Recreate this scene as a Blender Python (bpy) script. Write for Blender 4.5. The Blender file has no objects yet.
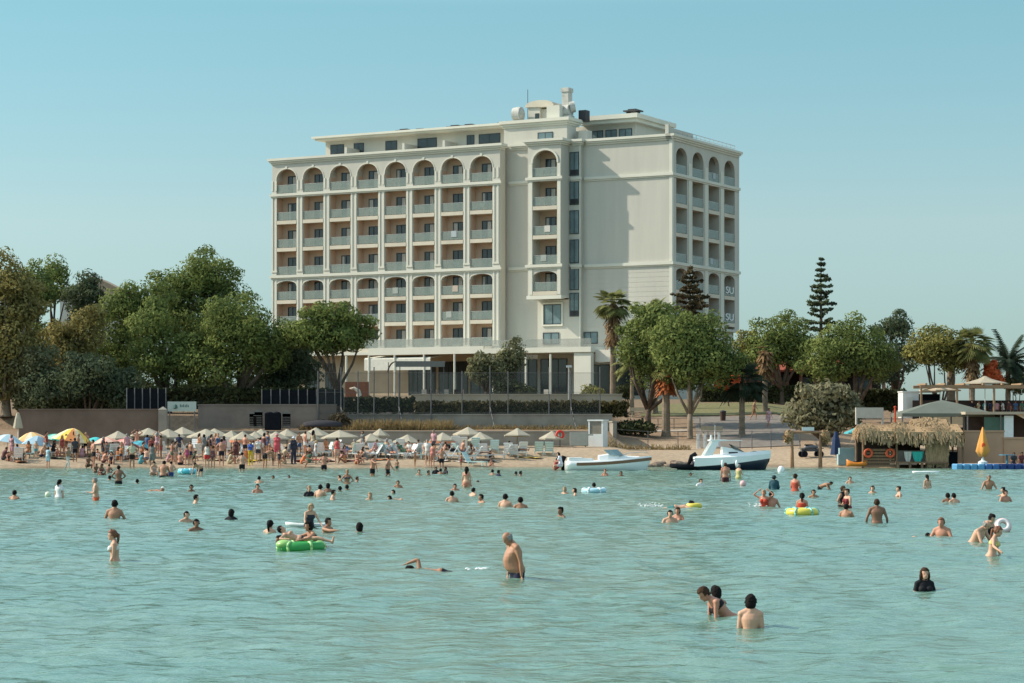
import bpy, math, random
from math import sin, cos, pi, radians, atan2, sqrt
from mathutils import Vector, Matrix, noise
S = bpy.context.scene
COL = S.collection
# ------------------------------------------------------------ camera
F = 2223.0; HZ = 425.0; CAMZ = 3.0
cam = bpy.data.cameras.new('camera'); camo = bpy.data.objects.new('camera', cam); COL.objects.link(camo)
camo.location = (0, 0, CAMZ); camo.rotation_euler = (radians(90), 0, 0)
cam.sensor_width = 36.0; cam.lens = 36.0 * F / 1024.0
cam.shift_y = (HZ - 341.5) / 1024.0
cam.clip_start = 0.5; cam.clip_end = 6000
S.camera = camo
# ------------------------------------------------------------ light
SUN_EL = radians(36.0); SX, SY = -0.991, 0.134
w = bpy.data.worlds.new('World'); S.world = w; w.use_nodes = True
nt = w.node_tree; nt.nodes.clear()
sky = nt.nodes.new('ShaderNodeTexSky'); sky.sky_type = 'NISHITA'; sky.sun_disc = False
sky.sun_elevation = SUN_EL; sky.sun_rotation = atan2(SX, SY)
sky.altitude = 0; sky.air_density = 1.0; sky.dust_density = 0.3; sky.ozone_density = 3.0
tint = nt.nodes.new('ShaderNodeMix'); tint.data_type = 'RGBA'; tint.blend_type = 'MULTIPLY'; tint.inputs[0].default_value = 1
wtc = nt.nodes.new('ShaderNodeTexCoord'); wsp = nt.nodes.new('ShaderNodeSeparateXYZ'); wmr = nt.nodes.new('ShaderNodeMapRange')
wmr.inputs[1].default_value = 0.0; wmr.inputs[2].default_value = 0.5; nt.links.new(wtc.outputs['Generated'], wsp.inputs[0]); nt.links.new(wsp.outputs[2], wmr.inputs[0])
wr = nt.nodes.new('ShaderNodeValToRGB'); we = wr.color_ramp.elements      # hazy sea air low down, greener blue above
we[0].position = 0.0; we[0].color = (0.26, 0.37, 0.48, 1); we[1].position = 1.0; we[1].color = (2.25, 1.8, 1.2, 1)
for q, c in ((0.09, (0.38, 0.45, 0.475, 1)), (0.18, (0.535, 0.55, 0.49, 1)), (0.37, (0.52, 0.66, 0.53, 1)), (0.43, (0.9, 0.95, 0.7, 1)), (0.55, (1.75, 1.5, 1.05, 1))):
    x = we.new(q); x.color = c
nt.links.new(wmr.outputs[0], wr.inputs[0]); nt.links.new(wr.outputs[0], tint.inputs[7])
bg = nt.nodes.new('ShaderNodeBackground'); bg.inputs['Strength'].default_value = 0.15
wo = nt.nodes.new('ShaderNodeOutputWorld')
nt.links.new(sky.outputs[0], tint.inputs[6])
nt.links.new(tint.outputs[2], bg.inputs['Color']); nt.links.new(bg.outputs[0], wo.inputs[0])
sl = bpy.data.lights.new('sun', 'SUN'); sl.energy = 3.45; sl.angle = radians(0.53); sl.color = (1.0, 0.91, 0.78)
so = bpy.data.objects.new('sun', sl); COL.objects.link(so)
sdir = Vector((SX * cos(SUN_EL), SY * cos(SUN_EL), sin(SUN_EL)))
so.rotation_euler = sdir.to_track_quat('Z', 'Y').to_euler(); so.location = sdir * 300
S.view_settings.view_transform = 'Standard'; S.view_settings.look = 'None'
S.view_settings.gamma = 1.0; S.view_settings.exposure = 0.65; S.view_settings.use_curve_mapping = False
S.render.engine = 'CYCLES'
S.cycles.max_bounces = 6; S.cycles.transparent_max_bounces = 24; S.cycles.volume_bounces = 0

# ------------------------------------------------------------ helpers
def lin(c):
    return tuple(((v / 255.0) / 12.92 if v / 255.0 <= 0.04045 else (((v / 255.0) + 0.055) / 1.055) ** 2.4) for v in c[:3])
_M = {}
def mat(name, col, rough=0.7, nscale=0.0, namt=0.0, bump=0.0, metal=0.0, alpha=1.0, spec=0.4, col2=None, bscale=None, trans=0.0, coord='Object', stretch=None):
    """procedural principled; col given as linear reflectance"""
    if name in _M: return _M[name]
    m = bpy.data.materials.new(name); m.use_nodes = True; t = m.node_tree; b = t.nodes['Principled BSDF']
    b.inputs['Base Color'].default_value = (*col, 1); b.inputs['Roughness'].default_value = rough
    b.inputs['Metallic'].default_value = metal; b.inputs['Alpha'].default_value = alpha
    b.inputs['Specular IOR Level'].default_value = spec; b.inputs['Transmission Weight'].default_value = trans
    if nscale:
        tc = t.nodes.new('ShaderNodeTexCoord'); mp = t.nodes.new('ShaderNodeMapping')
        if stretch: mp.inputs['Scale'].default_value = stretch
        n = t.nodes.new('ShaderNodeTexNoise'); n.inputs['Scale'].default_value = nscale; n.inputs['Detail'].default_value = 6; n.inputs['Roughness'].default_value = 0.6
        t.links.new(tc.outputs[coord], mp.inputs[0]); t.links.new(mp.outputs[0], n.inputs['Vector'])
        r = t.nodes.new('ShaderNodeValToRGB'); r.color_ramp.elements[0].position = 0.3; r.color_ramp.elements[1].position = 0.7
        c2 = col2 if col2 else tuple(v * (1 - namt) for v in col); c1 = col if col2 else tuple(min(1, v * (1 + namt * 0.6)) for v in col)
        r.color_ramp.elements[0].color = (*c2, 1); r.color_ramp.elements[1].color = (*c1, 1)
        t.links.new(n.outputs['Fac'], r.inputs[0]); t.links.new(r.outputs[0], b.inputs['Base Color'])
        if bump:
            bp = t.nodes.new('ShaderNodeBump'); bp.inputs['Strength'].default_value = bump; bp.inputs['Distance'].default_value = 0.05
            nn = n
            if bscale:
                nn = t.nodes.new('ShaderNodeTexNoise'); nn.inputs['Scale'].default_value = bscale; nn.inputs['Detail'].default_value = 4
                t.links.new(mp.outputs[0], nn.inputs['Vector'])
            t.links.new(nn.outputs['Fac'], bp.inputs['Height']); t.links.new(bp.outputs[0], b.inputs['Normal'])
    _M[name] = m
    return m
def pmat(rgb, rough=0.7, spec=0.3, amt=0.10):
    """plain painted / cloth colour from an 8-bit srgb reflectance, lightly mottled"""
    return mat('paint_%d_%d_%d_%d' % (*rgb[:3], int(rough * 100)), lin(rgb), rough, 3.0, amt, spec=spec)

class MB:
    def __init__(s): s.v = []; s.f = []
    def add(s, vs, fs):
        o = len(s.v); s.v += [tuple(v) for v in vs]; s.f += [tuple(i + o for i in f) for f in fs]; return s
    def box(s, x0, x1, y0, y1, z0, z1, M=None):
        vs = [Vector((x, y, z)) for z in (z0, z1) for y in (y0, y1) for x in (x0, x1)]
        if M: vs = [M @ v for v in vs]
        return s.add(vs, [(0, 2, 3, 1), (4, 5, 7, 6), (0, 1, 5, 4), (2, 6, 7, 3), (0, 4, 6, 2), (1, 3, 7, 5)])
    def cbox(s, c, d, rz=0, M=None):
        m = Matrix.Translation(c) @ Matrix.Rotation(rz, 4, 'Z')
        if M: m = m @ M
        return s.box(-d[0] / 2, d[0] / 2, -d[1] / 2, d[1] / 2, -d[2] / 2, d[2] / 2, m)
    def loft(s, rings, cap=True, close=True):
        n = len(rings[0]); vs = [p for r in rings for p in r]; fs = []
        for i in range(len(rings) - 1):
            for j in range(n if close else n - 1):
                k = (j + 1) % n
                fs.append((i * n + j, i * n + k, (i + 1) * n + k, (i + 1) * n + j))
        if cap: fs += [tuple(range(n - 1, -1, -1)), tuple((len(rings) - 1) * n + j for j in range(n))]
        return s.add(vs, fs)
    def tube(s, pts, rad, n=8, cap=True):
        pts = [Vector(p) for p in pts]; rad = rad if isinstance(rad, (list, tuple)) else [rad] * len(pts)
        rings = []; up = None
        for i, p in enumerate(pts):
            d = (pts[min(i + 1, len(pts) - 1)] - pts[max(i - 1, 0)]).normalized()
            if up is None: up = Vector((0, 0, 1)) if abs(d.z) < 0.9 else Vector((1, 0, 0))
            a = d.cross(up)
            if a.length < 1e-4: a = d.orthogonal()
            a.normalize(); b = d.cross(a).normalized(); up = a.cross(d)
            rings.append([p + (a * cos(2 * pi * j / n) + b * sin(2 * pi * j / n)) * rad[i] for j in range(n)])
        return s.loft(rings, cap)
    def cyl(s, p0, p1, r0, r1=None, n=12): return s.tube([p0, p1], [r0, r0 if r1 is None else r1], n)
    def lathe(s, prof, n=16, c=(0, 0, 0), cap=True):
        return s.loft([[Vector((c[0] + r * cos(2 * pi * j / n), c[1] + r * sin(2 * pi * j / n), c[2] + z)) for j in range(n)] for r, z in prof], cap)
    def ell(s, c, r, nu=12, nv=8, M=None):
        rings = []
        for i in range(nv + 1):
            a = -pi / 2 + pi * i / nv; ca = max(cos(a), 0.01)
            rings.append([(M if M else Matrix.Identity(4)) @ Vector((r[0] * ca * cos(2 * pi * j / nu), r[1] * ca * sin(2 * pi * j / nu), r[2] * sin(a))) + Vector(c) for j in range(nu)])
        return s.loft(rings)
    def torus(s, c, R, r, n=24, m=10, M=None, sy=1.0):
        vs = []; fs = []
        for i in range(n):
            a = 2 * pi * i / n
            for j in range(m):
                b = 2 * pi * j / m
                p = Vector(((R + r * cos(b)) * cos(a), (R + r * cos(b)) * sin(a) * sy, r * sin(b)))
                vs.append((M @ p if M else p) + Vector(c))
                fs.append((i * m + j, ((i + 1) % n) * m + j, ((i + 1) % n) * m + (j + 1) % m, i * m + (j + 1) % m))
        return s.add(vs, fs)
    def prism(s, poly, d, axis='y', off=0.0):
        """poly = [(a,b)] extruded from off to off+d along axis; axis y: (x,z), axis x: (y,z), axis z: (x,y)"""
        def P(a, b, c): return (a, c, b) if axis == 'y' else ((c, a, b) if axis == 'x' else (a, b, c))
        n = len(poly); vs = [P(a, b, off) for a, b in poly] + [P(a, b, off + d) for a, b in poly]
        fs = [tuple(range(n)), tuple(range(2 * n - 1, n - 1, -1))] + [(i, (i + 1) % n, n + (i + 1) % n, n + i)[::-1] for i in range(n)]
        return s.add(vs, fs)
    def mesh(s, name, smooth=False, fix=True):
        me = bpy.data.meshes.new(name); me.from_pydata(s.v, [], s.f)
        if fix:
            import bmesh
            bm = bmesh.new(); bm.from_mesh(me); bmesh.ops.recalc_face_normals(bm, faces=bm.faces); bm.to_mesh(me); bm.free()
        if smooth: me.polygons.foreach_set('use_smooth', [True] * len(me.polygons))
        me.update(); return me
    def build(s, name, m, parent=None, smooth=False, loc=None, fix=True, rz=0.0):
        o = bpy.data.objects.new(name, s.mesh(name, smooth, fix)); o.data.materials.append(m); COL.objects.link(o)
        if parent: o.parent = parent
        if loc is not None: o.location = loc
        if rz: o.rotation_euler = (0, 0, rz)
        return o
def tag(o, label=None, cat=None, group=None, kind=None):
    if label: o['label'] = label
    if cat: o['category'] = cat
    if group: o['group'] = group
    if kind: o['kind'] = kind
    return o
def empty(name, loc, rz=0, label=None, cat=None, group=None):
    o = bpy.data.objects.new(name, None); o.location = loc; o.rotation_euler = (0, 0, rz); o.empty_display_size = 0.3
    COL.objects.link(o); tag(o, label, cat, group); return o
def copy_tree(o, parent=None):
    kids = [c for c in bpy.data.objects if c.parent == o] if parent is None else None
    c = o.copy(); COL.objects.link(c)
    if parent: c.parent = parent
    for ch in list(o.children): copy_tree(ch, c)
    return c
def setmat(o, m):
    o.material_slots[0].link = 'OBJECT'; o.material_slots[0].material = m
def W(px, py, Y):   # point of the place seen at that pixel when it stands Y metres away
    return Vector(((px - 512) / F * Y, Y, CAMZ - (py - HZ) / F * Y))
def WX(px, Y): return (px - 512) / F * Y
def WZ(py, Y): return CAMZ - (py - HZ) / F * Y
def wat(py): return CAMZ * F / (py - HZ)     # distance of a point of the water surface
# ------------------------------------------------------------ terrain
def shore(X):
    return 156.5 + 2.2 * sin(X * 0.045 + 1.0) + 1.2 * sin(X * 0.17) - max(0, X - 20) * 0.13 - max(0, -X - 25) * 0.16
def interp(tab, y):
    if y <= tab[0][0]: return tab[0][1]
    for (a, za), (b, zb) in zip(tab, tab[1:]):
        if y <= b: return za + (zb - za) * (y - a) / (b - a)
    return tab[-1][1]
LEFT = [(0, 0), (12, 1.25), (17.5, 1.4), (18.0, 2.3), (27, 2.7), (27.4, 3.75), (34, 4.1), (52, 5.4), (70, 6.0), (140, 6.2), (400, 8), (3000, 10)]
RIGHT = [(0, 0), (8, 0.9), (17, 1.15), (24, 1.9), (36, 3.2), (50, 4.3), (62, 5.2), (75, 5.7), (140, 6.2), (400, 8), (3000, 10)]
FRIGHT = [(0, 0), (6, 0.5), (14, 0.9), (18, 1.0), (40, 2.2), (60, 4.2), (75, 5.4), (140, 6.2), (400, 8), (3000, 10)]
def ground(X, Y):
    s = Y - shore(X); kk = min(1, max(0, (Y - 160) / 8)); s = s if X > 12 else s + (Y - 156.5 - s) * kk * min(1, (12 - X) / 4)
    if Y < shore(X): return max(-3.0, (Y - shore(X)) * 0.07)
    k = min(1, max(0, (X - 7.5) / 1.5)); k2 = min(1, max(0, (X - 24) / 6))
    a = interp(LEFT, s) * (1 - k) + k * (interp(RIGHT, s) * (1 - k2) + interp(FRIGHT, s) * k2)
    return a + 0.05 * noise.noise((X * 0.25, Y * 0.25, 0))
xs = [-1500, -900, -500, -300, -200, -150, -120, -100] + [-90 + 1.0 * i for i in range(0, 181)] + [100, 120, 150, 200, 300, 500, 900, 1500]
ys = [60, 100, 130, 140] + [145 + 0.75 * i for i in range(0, 121)] + [240, 250, 260, 280, 310, 360, 450, 600, 1000, 1800, 3500]
mb = MB(); nx = len(xs)
for y in ys:
    for x in xs: mb.v.append((x, y, ground(x, y)))
for j in range(len(ys) - 1):
    for i in range(nx - 1): mb.f.append((j * nx + i, j * nx + i + 1, (j + 1) * nx + i + 1, (j + 1) * nx + i))
def ground_mat():
    m = bpy.data.materials.new('sand_and_earth'); m.use_nodes = True; t = m.node_tree; b = t.nodes['Principled BSDF']; b.inputs['Roughness'].default_value = 0.95; b.inputs['Specular IOR Level'].default_value = 0.1
    N = t.nodes.new; L = t.links.new
    geo = N('ShaderNodeNewGeometry'); sep = N('ShaderNodeSeparateXYZ'); L(geo.outputs['Position'], sep.inputs[0])
    n1 = N('ShaderNodeTexNoise'); n1.inputs['Scale'].default_value = 0.35; n1.inputs['Detail'].default_value = 8; L(geo.outputs['Position'], n1.inputs['Vector'])
    n2 = N('ShaderNodeTexNoise'); n2.inputs['Scale'].default_value = 3.0; n2.inputs['Detail'].default_value = 6; L(geo.outputs['Position'], n2.inputs['Vector'])
    ad = N('ShaderNodeMath'); ad.operation = 'MULTIPLY_ADD'; ad.inputs[1].default_value = 0.9; L(n1.outputs[0], ad.inputs[0]); L(sep.outputs[2], ad.inputs[2])
    mr = N('ShaderNodeMapRange'); mr.inputs[1].default_value = 0.0; mr.inputs[2].default_value = 7.0; L(ad.outputs[0], mr.inputs[0])
    r = N('ShaderNodeValToRGB'); e = r.color_ramp.elements
    e[0].position = 0.0; e[0].color = (0.13, 0.13, 0.09, 1); e[1].position = 1.0; e[1].color = (0.20, 0.16, 0.11, 1)
    for p, c in ((0.055, (0.22, 0.17, 0.115, 1)), (0.085, (0.40, 0.31, 0.215, 1)), (0.24, (0.42, 0.325, 0.23, 1)), (0.33, (0.30, 0.215, 0.145, 1)), (0.60, (0.26, 0.185, 0.125, 1))):
        x = e.new(p); x.color = c
    L(mr.outputs[0], r.inputs[0])
    mx = N('ShaderNodeMix'); mx.data_type = 'RGBA'; mx.blend_type = 'MULTIPLY'; mx.inputs[0].default_value = 1
    r2 = N('ShaderNodeValToRGB'); r2.color_ramp.elements[0].position = 0.3; r2.color_ramp.elements[0].color = (0.72, 0.70, 0.68, 1); r2.color_ramp.elements[1].position = 0.65; r2.color_ramp.elements[1].color = (1.05, 1.03, 1.0, 1)
    L(n2.outputs[0], r2.inputs[0]); L(r.outputs[0], mx.inputs[6]); L(r2.outputs[0], mx.inputs[7]); L(mx.outputs[2], b.inputs['Base Color'])
    bp = N('ShaderNodeBump'); bp.inputs['Strength'].default_value = 0.5; bp.inputs['Distance'].default_value = 0.15; L(n2.outputs[0], bp.inputs['Height']); L(bp.outputs[0], b.inputs['Normal'])
    return m
tag(mb.build('ground', ground_mat(), smooth=True, fix=False), 'pale sand beach rising into brown earth behind the sea', kind='structure')
# ------------------------------------------------------------ water
def water_mat():
    m = bpy.data.materials.new('sea_water'); m.use_nodes = True; t = m.node_tree; b = t.nodes['Principled BSDF']
    N = t.nodes.new; L = t.links.new
    b.inputs['Roughness'].default_value = 0.12; b.inputs['IOR'].default_value = 1.33; b.inputs['Specular IOR Level'].default_value = 0.5
    tc = N('ShaderNodeTexCoord')
    def nz(scale, sx, sy, det, rot=0.0, dist=0.0):
        mp = N('ShaderNodeMapping'); mp.inputs['Scale'].default_value = (sx, sy, 1); mp.inputs['Rotation'].default_value = (0, 0, rot)
        n = N('ShaderNodeTexNoise'); n.inputs['Scale'].default_value = scale; n.inputs['Detail'].default_value = det; n.inputs['Distortion'].default_value = dist
        L(tc.outputs['Object'], mp.inputs[0]); L(mp.outputs[0], n.inputs['Vector']); return n
    # turbid patches of sand and deeper water
    c = nz(0.06, 0.6, 1.4, 5, 0.1)
    r = N('ShaderNodeValToRGB'); r.color_ramp.elements[0].position = 0.35; r.color_ramp.elements[0].color = (0.106, 0.222, 0.172, 1)
    r.color_ramp.elements[1].position = 0.68; r.color_ramp.elements[1].color = (0.146, 0.240, 0.178, 1)
    L(c.outputs[0], r.inputs[0])
    # shallow near the shore and shoal in the right foreground
    sep = N('ShaderNodeSeparateXYZ'); L(tc.outputs['Object'], sep.inputs[0])
    mr = N('ShaderNodeMapRange'); mr.inputs[1].default_value = 146; mr.inputs[2].default_value = 158; L(sep.outputs[1], mr.inputs[0])
    mx = N('ShaderNodeMix'); mx.data_type = 'RGBA'; L(mr.outputs[0], mx.inputs[0]); L(r.outputs[0], mx.inputs[6]); mx.inputs[7].default_value = (0.17, 0.26, 0.19, 1)
    L(mx.outputs[2], b.inputs['Base Color'])
    a1 = nz(0.9, 0.55, 1.0, 4, 0.06, 0.6); a2 = nz(2.4, 0.6, 1.2, 5, -0.12, 0.4); a3 = nz(6.5, 0.7, 1.1, 3, 0.2)
    m1 = N('ShaderNodeMath'); m1.operation = 'MULTIPLY'; m1.inputs[1].default_value = 0.30; L(a1.outputs[0], m1.inputs[0])
    m2 = N('ShaderNodeMath'); m2.operation = 'MULTIPLY_ADD'; m2.inputs[1].default_value = 0.26; L(a2.outputs[0], m2.inputs[0]); L(m1.outputs[0], m2.inputs[2])
    m3 = N('ShaderNodeMath'); m3.operation = 'MULTIPLY_ADD'; m3.inputs[1].default_value = 0.06; L(a3.outputs[0], m3.inputs[0]); L(m2.outputs[0], m3.inputs[2])
    bp = N('ShaderNodeBump'); bp.inputs['Strength'].default_value = 1.0; bp.inputs['Distance'].default_value = 0.26
    L(m3.outputs[0], bp.inputs['Height']); L(bp.outputs[0], b.inputs['Normal'])
    return m
import numpy as np
def water_mesh():
    dx = 0.16; X = np.arange(-46, 46.01, dx); Y = np.arange(14, 154.01, dx); gx, gy = np.meshgrid(X, Y)
    z = np.zeros_like(gx); rs = np.random.RandomState(7)
    warp = 0.6 * np.sin(gx * 0.11 + gy * 0.07) + 0.5 * np.sin(gx * -0.05 + gy * 0.13 + 1.0)
    for k in range(46):
        lam = 0.55 * (1.09 ** k) if k < 20 else rs.uniform(0.45, 1.2)
        th = radians(75) + rs.normal(0, 0.75); kk = 2 * pi / lam
        amp = 0.0074 * min(lam, 1.6) ** 0.9 * rs.uniform(0.5, 1.0) * (0.6 if lam > 2.5 else 1.0)
        ph = kk * (gx * cos(th) + gy * sin(th)) + rs.uniform(0, 6.28) + warp * (0.6 + 0.25 * k / 46) * 2
        grp = 0.6 + 0.4 * np.sin(gx * 0.045 * (1 + k % 3) + gy * 0.06 * (1 + k % 4) + k)
        z += amp * grp * (2 * ((np.sin(ph) + 1) / 2) ** 1.5 - 0.85)
    ed = np.minimum(np.minimum((gx + 46) / 3, (46 - gx) / 3), np.minimum((gy - 14) / 3, (154 - gy) / 8)); z *= np.clip(ed, 0, 1)
    ny, nx_ = gx.shape; n = nx_ * ny; co = np.stack([gx.ravel(), gy.ravel(), z.ravel()], 1).astype(np.float32)
    vid = np.arange(n).reshape(ny, nx_); q = np.stack([vid[:-1, :-1], vid[:-1, 1:], vid[1:, 1:], vid[1:, :-1]], -1).reshape(-1, 4)
    # flat surround out to the open sea
    ex = [(-1500, -800), (1500, -800), (1500, 14), (-1500, 14), (-1500, 175), (-46, 14), (-46, 175), (46, 14), (46, 175), (1500, 175), (-46, 154), (46, 154)]
    ec = np.array([(a, b, 0) for a, b in ex], np.float32); eq = np.array([(0, 1, 2, 3), (3, 5, 6, 4), (7, 2, 9, 8), (10, 11, 8, 6)]) + n
    co = np.concatenate([co, ec]); q = np.concatenate([q, eq]); me = bpy.data.meshes.new('water')
    me.vertices.add(len(co)); me.vertices.foreach_set('co', co.ravel()); me.loops.add(q.size); me.loops.foreach_set('vertex_index', q.ravel().astype(np.int32))
    me.polygons.add(len(q)); me.polygons.foreach_set('loop_start', np.arange(0, q.size, 4, dtype=np.int32)); me.polygons.foreach_set('use_smooth', [True] * len(q)); me.update(calc_edges=True); return me
wme = water_mesh(); wo_ = bpy.data.objects.new('water', wme); wme.materials.append(water_mat()); COL.objects.link(wo_)
tag(wo_, 'rippled turquoise sea water in front of the beach', kind='structure')
# ------------------------------------------------------------ hotel
STUC = mat('cream_stucco', (0.53, 0.51, 0.44), 0.85, 0.55, 0.09, 0.15, bscale=30, spec=0.1, stretch=(1, 1, .12))
TRIM = mat('pale_trim', (0.64, 0.625, 0.53), 0.8, 0.3, 0.08, spec=0.2)
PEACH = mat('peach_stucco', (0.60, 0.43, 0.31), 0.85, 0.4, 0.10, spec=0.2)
SLAB = mat('pale_slab_paint', (0.60, 0.54, 0.43), 0.8, 0.5, 0.12, spec=0.2)
RAILG = mat('frosted_green_glass', (0.30, 0.36, 0.32), 0.2, 1.2, 0.10, alpha=0.50, spec=0.5)
FRAME = mat('dark_window_frame', (0.03, 0.03, 0.032), 0.5, 2, 0.1)
GLASS = mat('dark_window_glass', (0.035, 0.045, 0.05), 0.08, 0.7, 0.3, spec=0.6)
GLASSB = mat('bluish_window_glass', (0.14, 0.20, 0.21), 0.12, 0.7, 0.35, spec=0.6)
CURT = mat('pale_curtain', (0.50, 0.48, 0.42), 0.9, 2, 0.15)
METAL = mat('grey_duct_metal', (0.42, 0.42, 0.39), 0.5, 1.5, 0.2, metal=0.3)
DARKM = mat('dark_cowl_metal', (0.035, 0.035, 0.04), 0.6, 2, 0.2)
BASEZ = 5.6
ang = atan2(-0.48, 0.877)
hotel = empty('hotel', (17.2, 239, BASEZ), ang, 'large cream seven storey hotel with rows of arched and square balconies behind the beach', 'hotel')
rnd = random.Random(4)
Z = lambda z: z - BASEZ
FL = [30.2, 27.0, 23.8, 20.6, 17.65, 14.75, 11.8]
WX0, WX1 = -50.9, -20.2           # left wing along the front
bays = [-(22.59 + 3.753 * i) for i in range(8)]
def window(parent, x0, x1, z0, z1, y, name='window', depth=0.12, glass=None, mull=1, axis='y'):
    """window set in a wall facing -y (axis y) or +x (axis x)"""
    f = MB(); t = 0.07
    def bx(m, a0, a1, d0, d1, c0, c1):
        if axis == 'y': m.box(a0, a1, y - d1, y - d0, c0, c1)
        else: m.box(y + d0, y + d1, a0, a1, c0, c1)
    bx(f, x0, x0 + t, -0.02, depth, z0, z1); bx(f, x1 - t, x1, -0.02, depth, z0, z1)
    bx(f, x0 + t, x1 - t, -0.02, depth, z0, z0 + t); bx(f, x0 + t, x1 - t, -0.02, depth, z1 - t, z1)
    for k in range(mull):
        c = x0 + (x1 - x0) * (k + 1) / (mull + 1); bx(f, c - t / 2, c + t / 2, -0.02, depth - 0.01, z0 + t, z1 - t)
    fo = f.build(name, FRAME, parent)
    g = MB(); bx(g, x0 + t, x1 - t, 0.01, 0.04, z0 + t, z1 - t); g.build('pane', glass or GLASS, fo)
    return fo
def arch_poly(cx, hw, z0, zs, zr, ztop, seg=10, pw=0.5):
    """spandrel above an opening: between curve (spring zs, crown zr) and ztop"""
    pts = [(cx - hw, ztop), (cx - hw, zs)]
    for k in range(1, seg): 
        a = pi - pi * k / seg; pts.append((cx + hw * cos(a), zs + (zr - zs) * sin(a) ** pw if pw != 1 else zs + (zr - zs) * sin(a)))
    pts += [(cx + hw, zs), (cx + hw, ztop)]
    return pts
def spandrel(m, cx, hw, zs, zr, ztop, off, d, axis, pw=1.0, seg=12):
    # strip of quads between the arch curve and the top line (keeps faces convex)
    prev = None
    for k in range(seg + 1):
        a = pi - pi * k / seg; c = cx + hw * cos(a); z = zs + (zr - zs) * (sin(a) ** pw if sin(a) > 1e-6 else 0)
        if prev: m.prism([prev, (c, z), (c, ztop), (prev[0], ztop)], d, axis, off)
        prev = (c, z)
# ---- left wing
HW = 1.42; FY = -1.7; BY = -0.45
wall = MB()
# piers (structure between bays, from slab to slab, run full height)
edges = [WX1] + [ (bays[i] + bays[i + 1]) / 2 for i in range(7)] + [WX0]
px_list = [(bays[0] + HW, WX1)] + [(bays[i + 1] + HW, bays[i] - HW) for i in range(7)] + [(WX0, bays[7] - HW)]
for a, b in px_list: wall.box(a, b, FY, BY, Z(11.5), Z(34.0))
# spandrels and beams
for bx_ in bays:
    spandrel(wall, bx_, HW, Z(30.2 + 1.55), Z(30.2 + 2.85), Z(34.0), FY, 0.45, 'y', 0.9)
    spandrel(wall, bx_, HW, Z(17.65 + 1.65), Z(17.65 + 2.25), Z(20.15), FY, 0.45, 'y', 0.8)
    wall.box(bx_ - HW, bx_ + HW, FY + 0.452, BY, Z(33.3), Z(34.0))
wall.box(WX0 + .01, WX1 - .01, FY + 0.3, 17, Z(34.0), Z(34.2))
wall.box(WX0 - 0.002, WX0 + 0.6, BY, 17, Z(5.6), Z(34.0))
wall.build('wing_wall', STUC, hotel)
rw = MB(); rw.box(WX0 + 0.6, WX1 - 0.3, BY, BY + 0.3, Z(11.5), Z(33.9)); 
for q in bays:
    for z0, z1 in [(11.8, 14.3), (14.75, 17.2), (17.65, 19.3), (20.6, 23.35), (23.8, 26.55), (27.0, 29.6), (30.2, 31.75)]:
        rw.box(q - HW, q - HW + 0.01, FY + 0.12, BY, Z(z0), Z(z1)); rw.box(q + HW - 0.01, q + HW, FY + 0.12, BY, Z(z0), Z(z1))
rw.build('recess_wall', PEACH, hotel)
for a, b in px_list:
    m = MB(); wdt = abs(b - a); c = (a + b) / 2
    if c > bays[0] + HW: c = bays[0] + HW + 0.45
    if c < bays[7] - HW: c = bays[7] - HW - 0.3
    for z0, z1 in ((11.8, 20.1), (20.95, 29.75), (30.55, 31.7)):
        for s in (-0.26, 0.26): m.box(c + s - 0.10, c + s + 0.10, FY - 0.06, FY + 0.001, Z(z0), Z(z1))
        if z0 < 30: m.box(c - 0.42, c + 0.42, FY - 0.08, FY + 0.001, Z(z1), Z(z1 + 0.18)); m.box(c - 0.42, c + 0.42, FY - 0.08, FY + 0.001, Z(z0 - 0.001), Z(z0 + 0.2))
    m.build('pilaster', TRIM, hotel)
for bx_ in bays:                      # raised archivolts and keystones
    m = MB()
    for (zs, zr, pw) in ((30.2 + 1.55, 30.2 + 2.85, 0.9), (17.65 + 1.65, 17.65 + 2.25, 0.8)):
        prev = None
        for k in range(13):
            a = pi - pi * k / 12; sn = max(sin(a), 0) ** pw
            p = (bx_ + HW * cos(a), Z(zs) + (zr - zs) * sn); q = (bx_ + (HW + 0.10) * cos(a), Z(zs) + (zr - zs + 0.12) * sn)
            if prev: m.prism([prev[0], p, q, prev[1]], 0.04, 'y', FY - 0.04)
            prev = (p, q)
    m.prism([(bx_ - 0.10, Z(33.03)), (bx_ + 0.10, Z(33.03)), (bx_ + 0.15, Z(33.35)), (bx_ - 0.15, Z(33.35))], 0.08, 'y', FY - 0.08)
    m.build('arch_moulding', TRIM, hotel)
def railing(parent, a0, a1, z, y, axis='y', h=1.0):
    g = MB(); r = MB()
    def bx(m, p0, p1, d0, d1, c0, c1):
        if axis == 'y': m.box(p0, p1, y + d0, y + d1, c0, c1)
        else: m.box(y - d1, y - d0, p0, p1, c0, c1)
    bx(g, a0 + 0.03, a1 - 0.03, 0.05, 0.075, z + 0.06, z + h - 0.04)
    go = g.build('railing', RAILG, parent)
    bx(r, a0, a1, 0.04, 0.09, z + h - 0.04, z + h)
    r.build('handrail', METAL, go)
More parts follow.
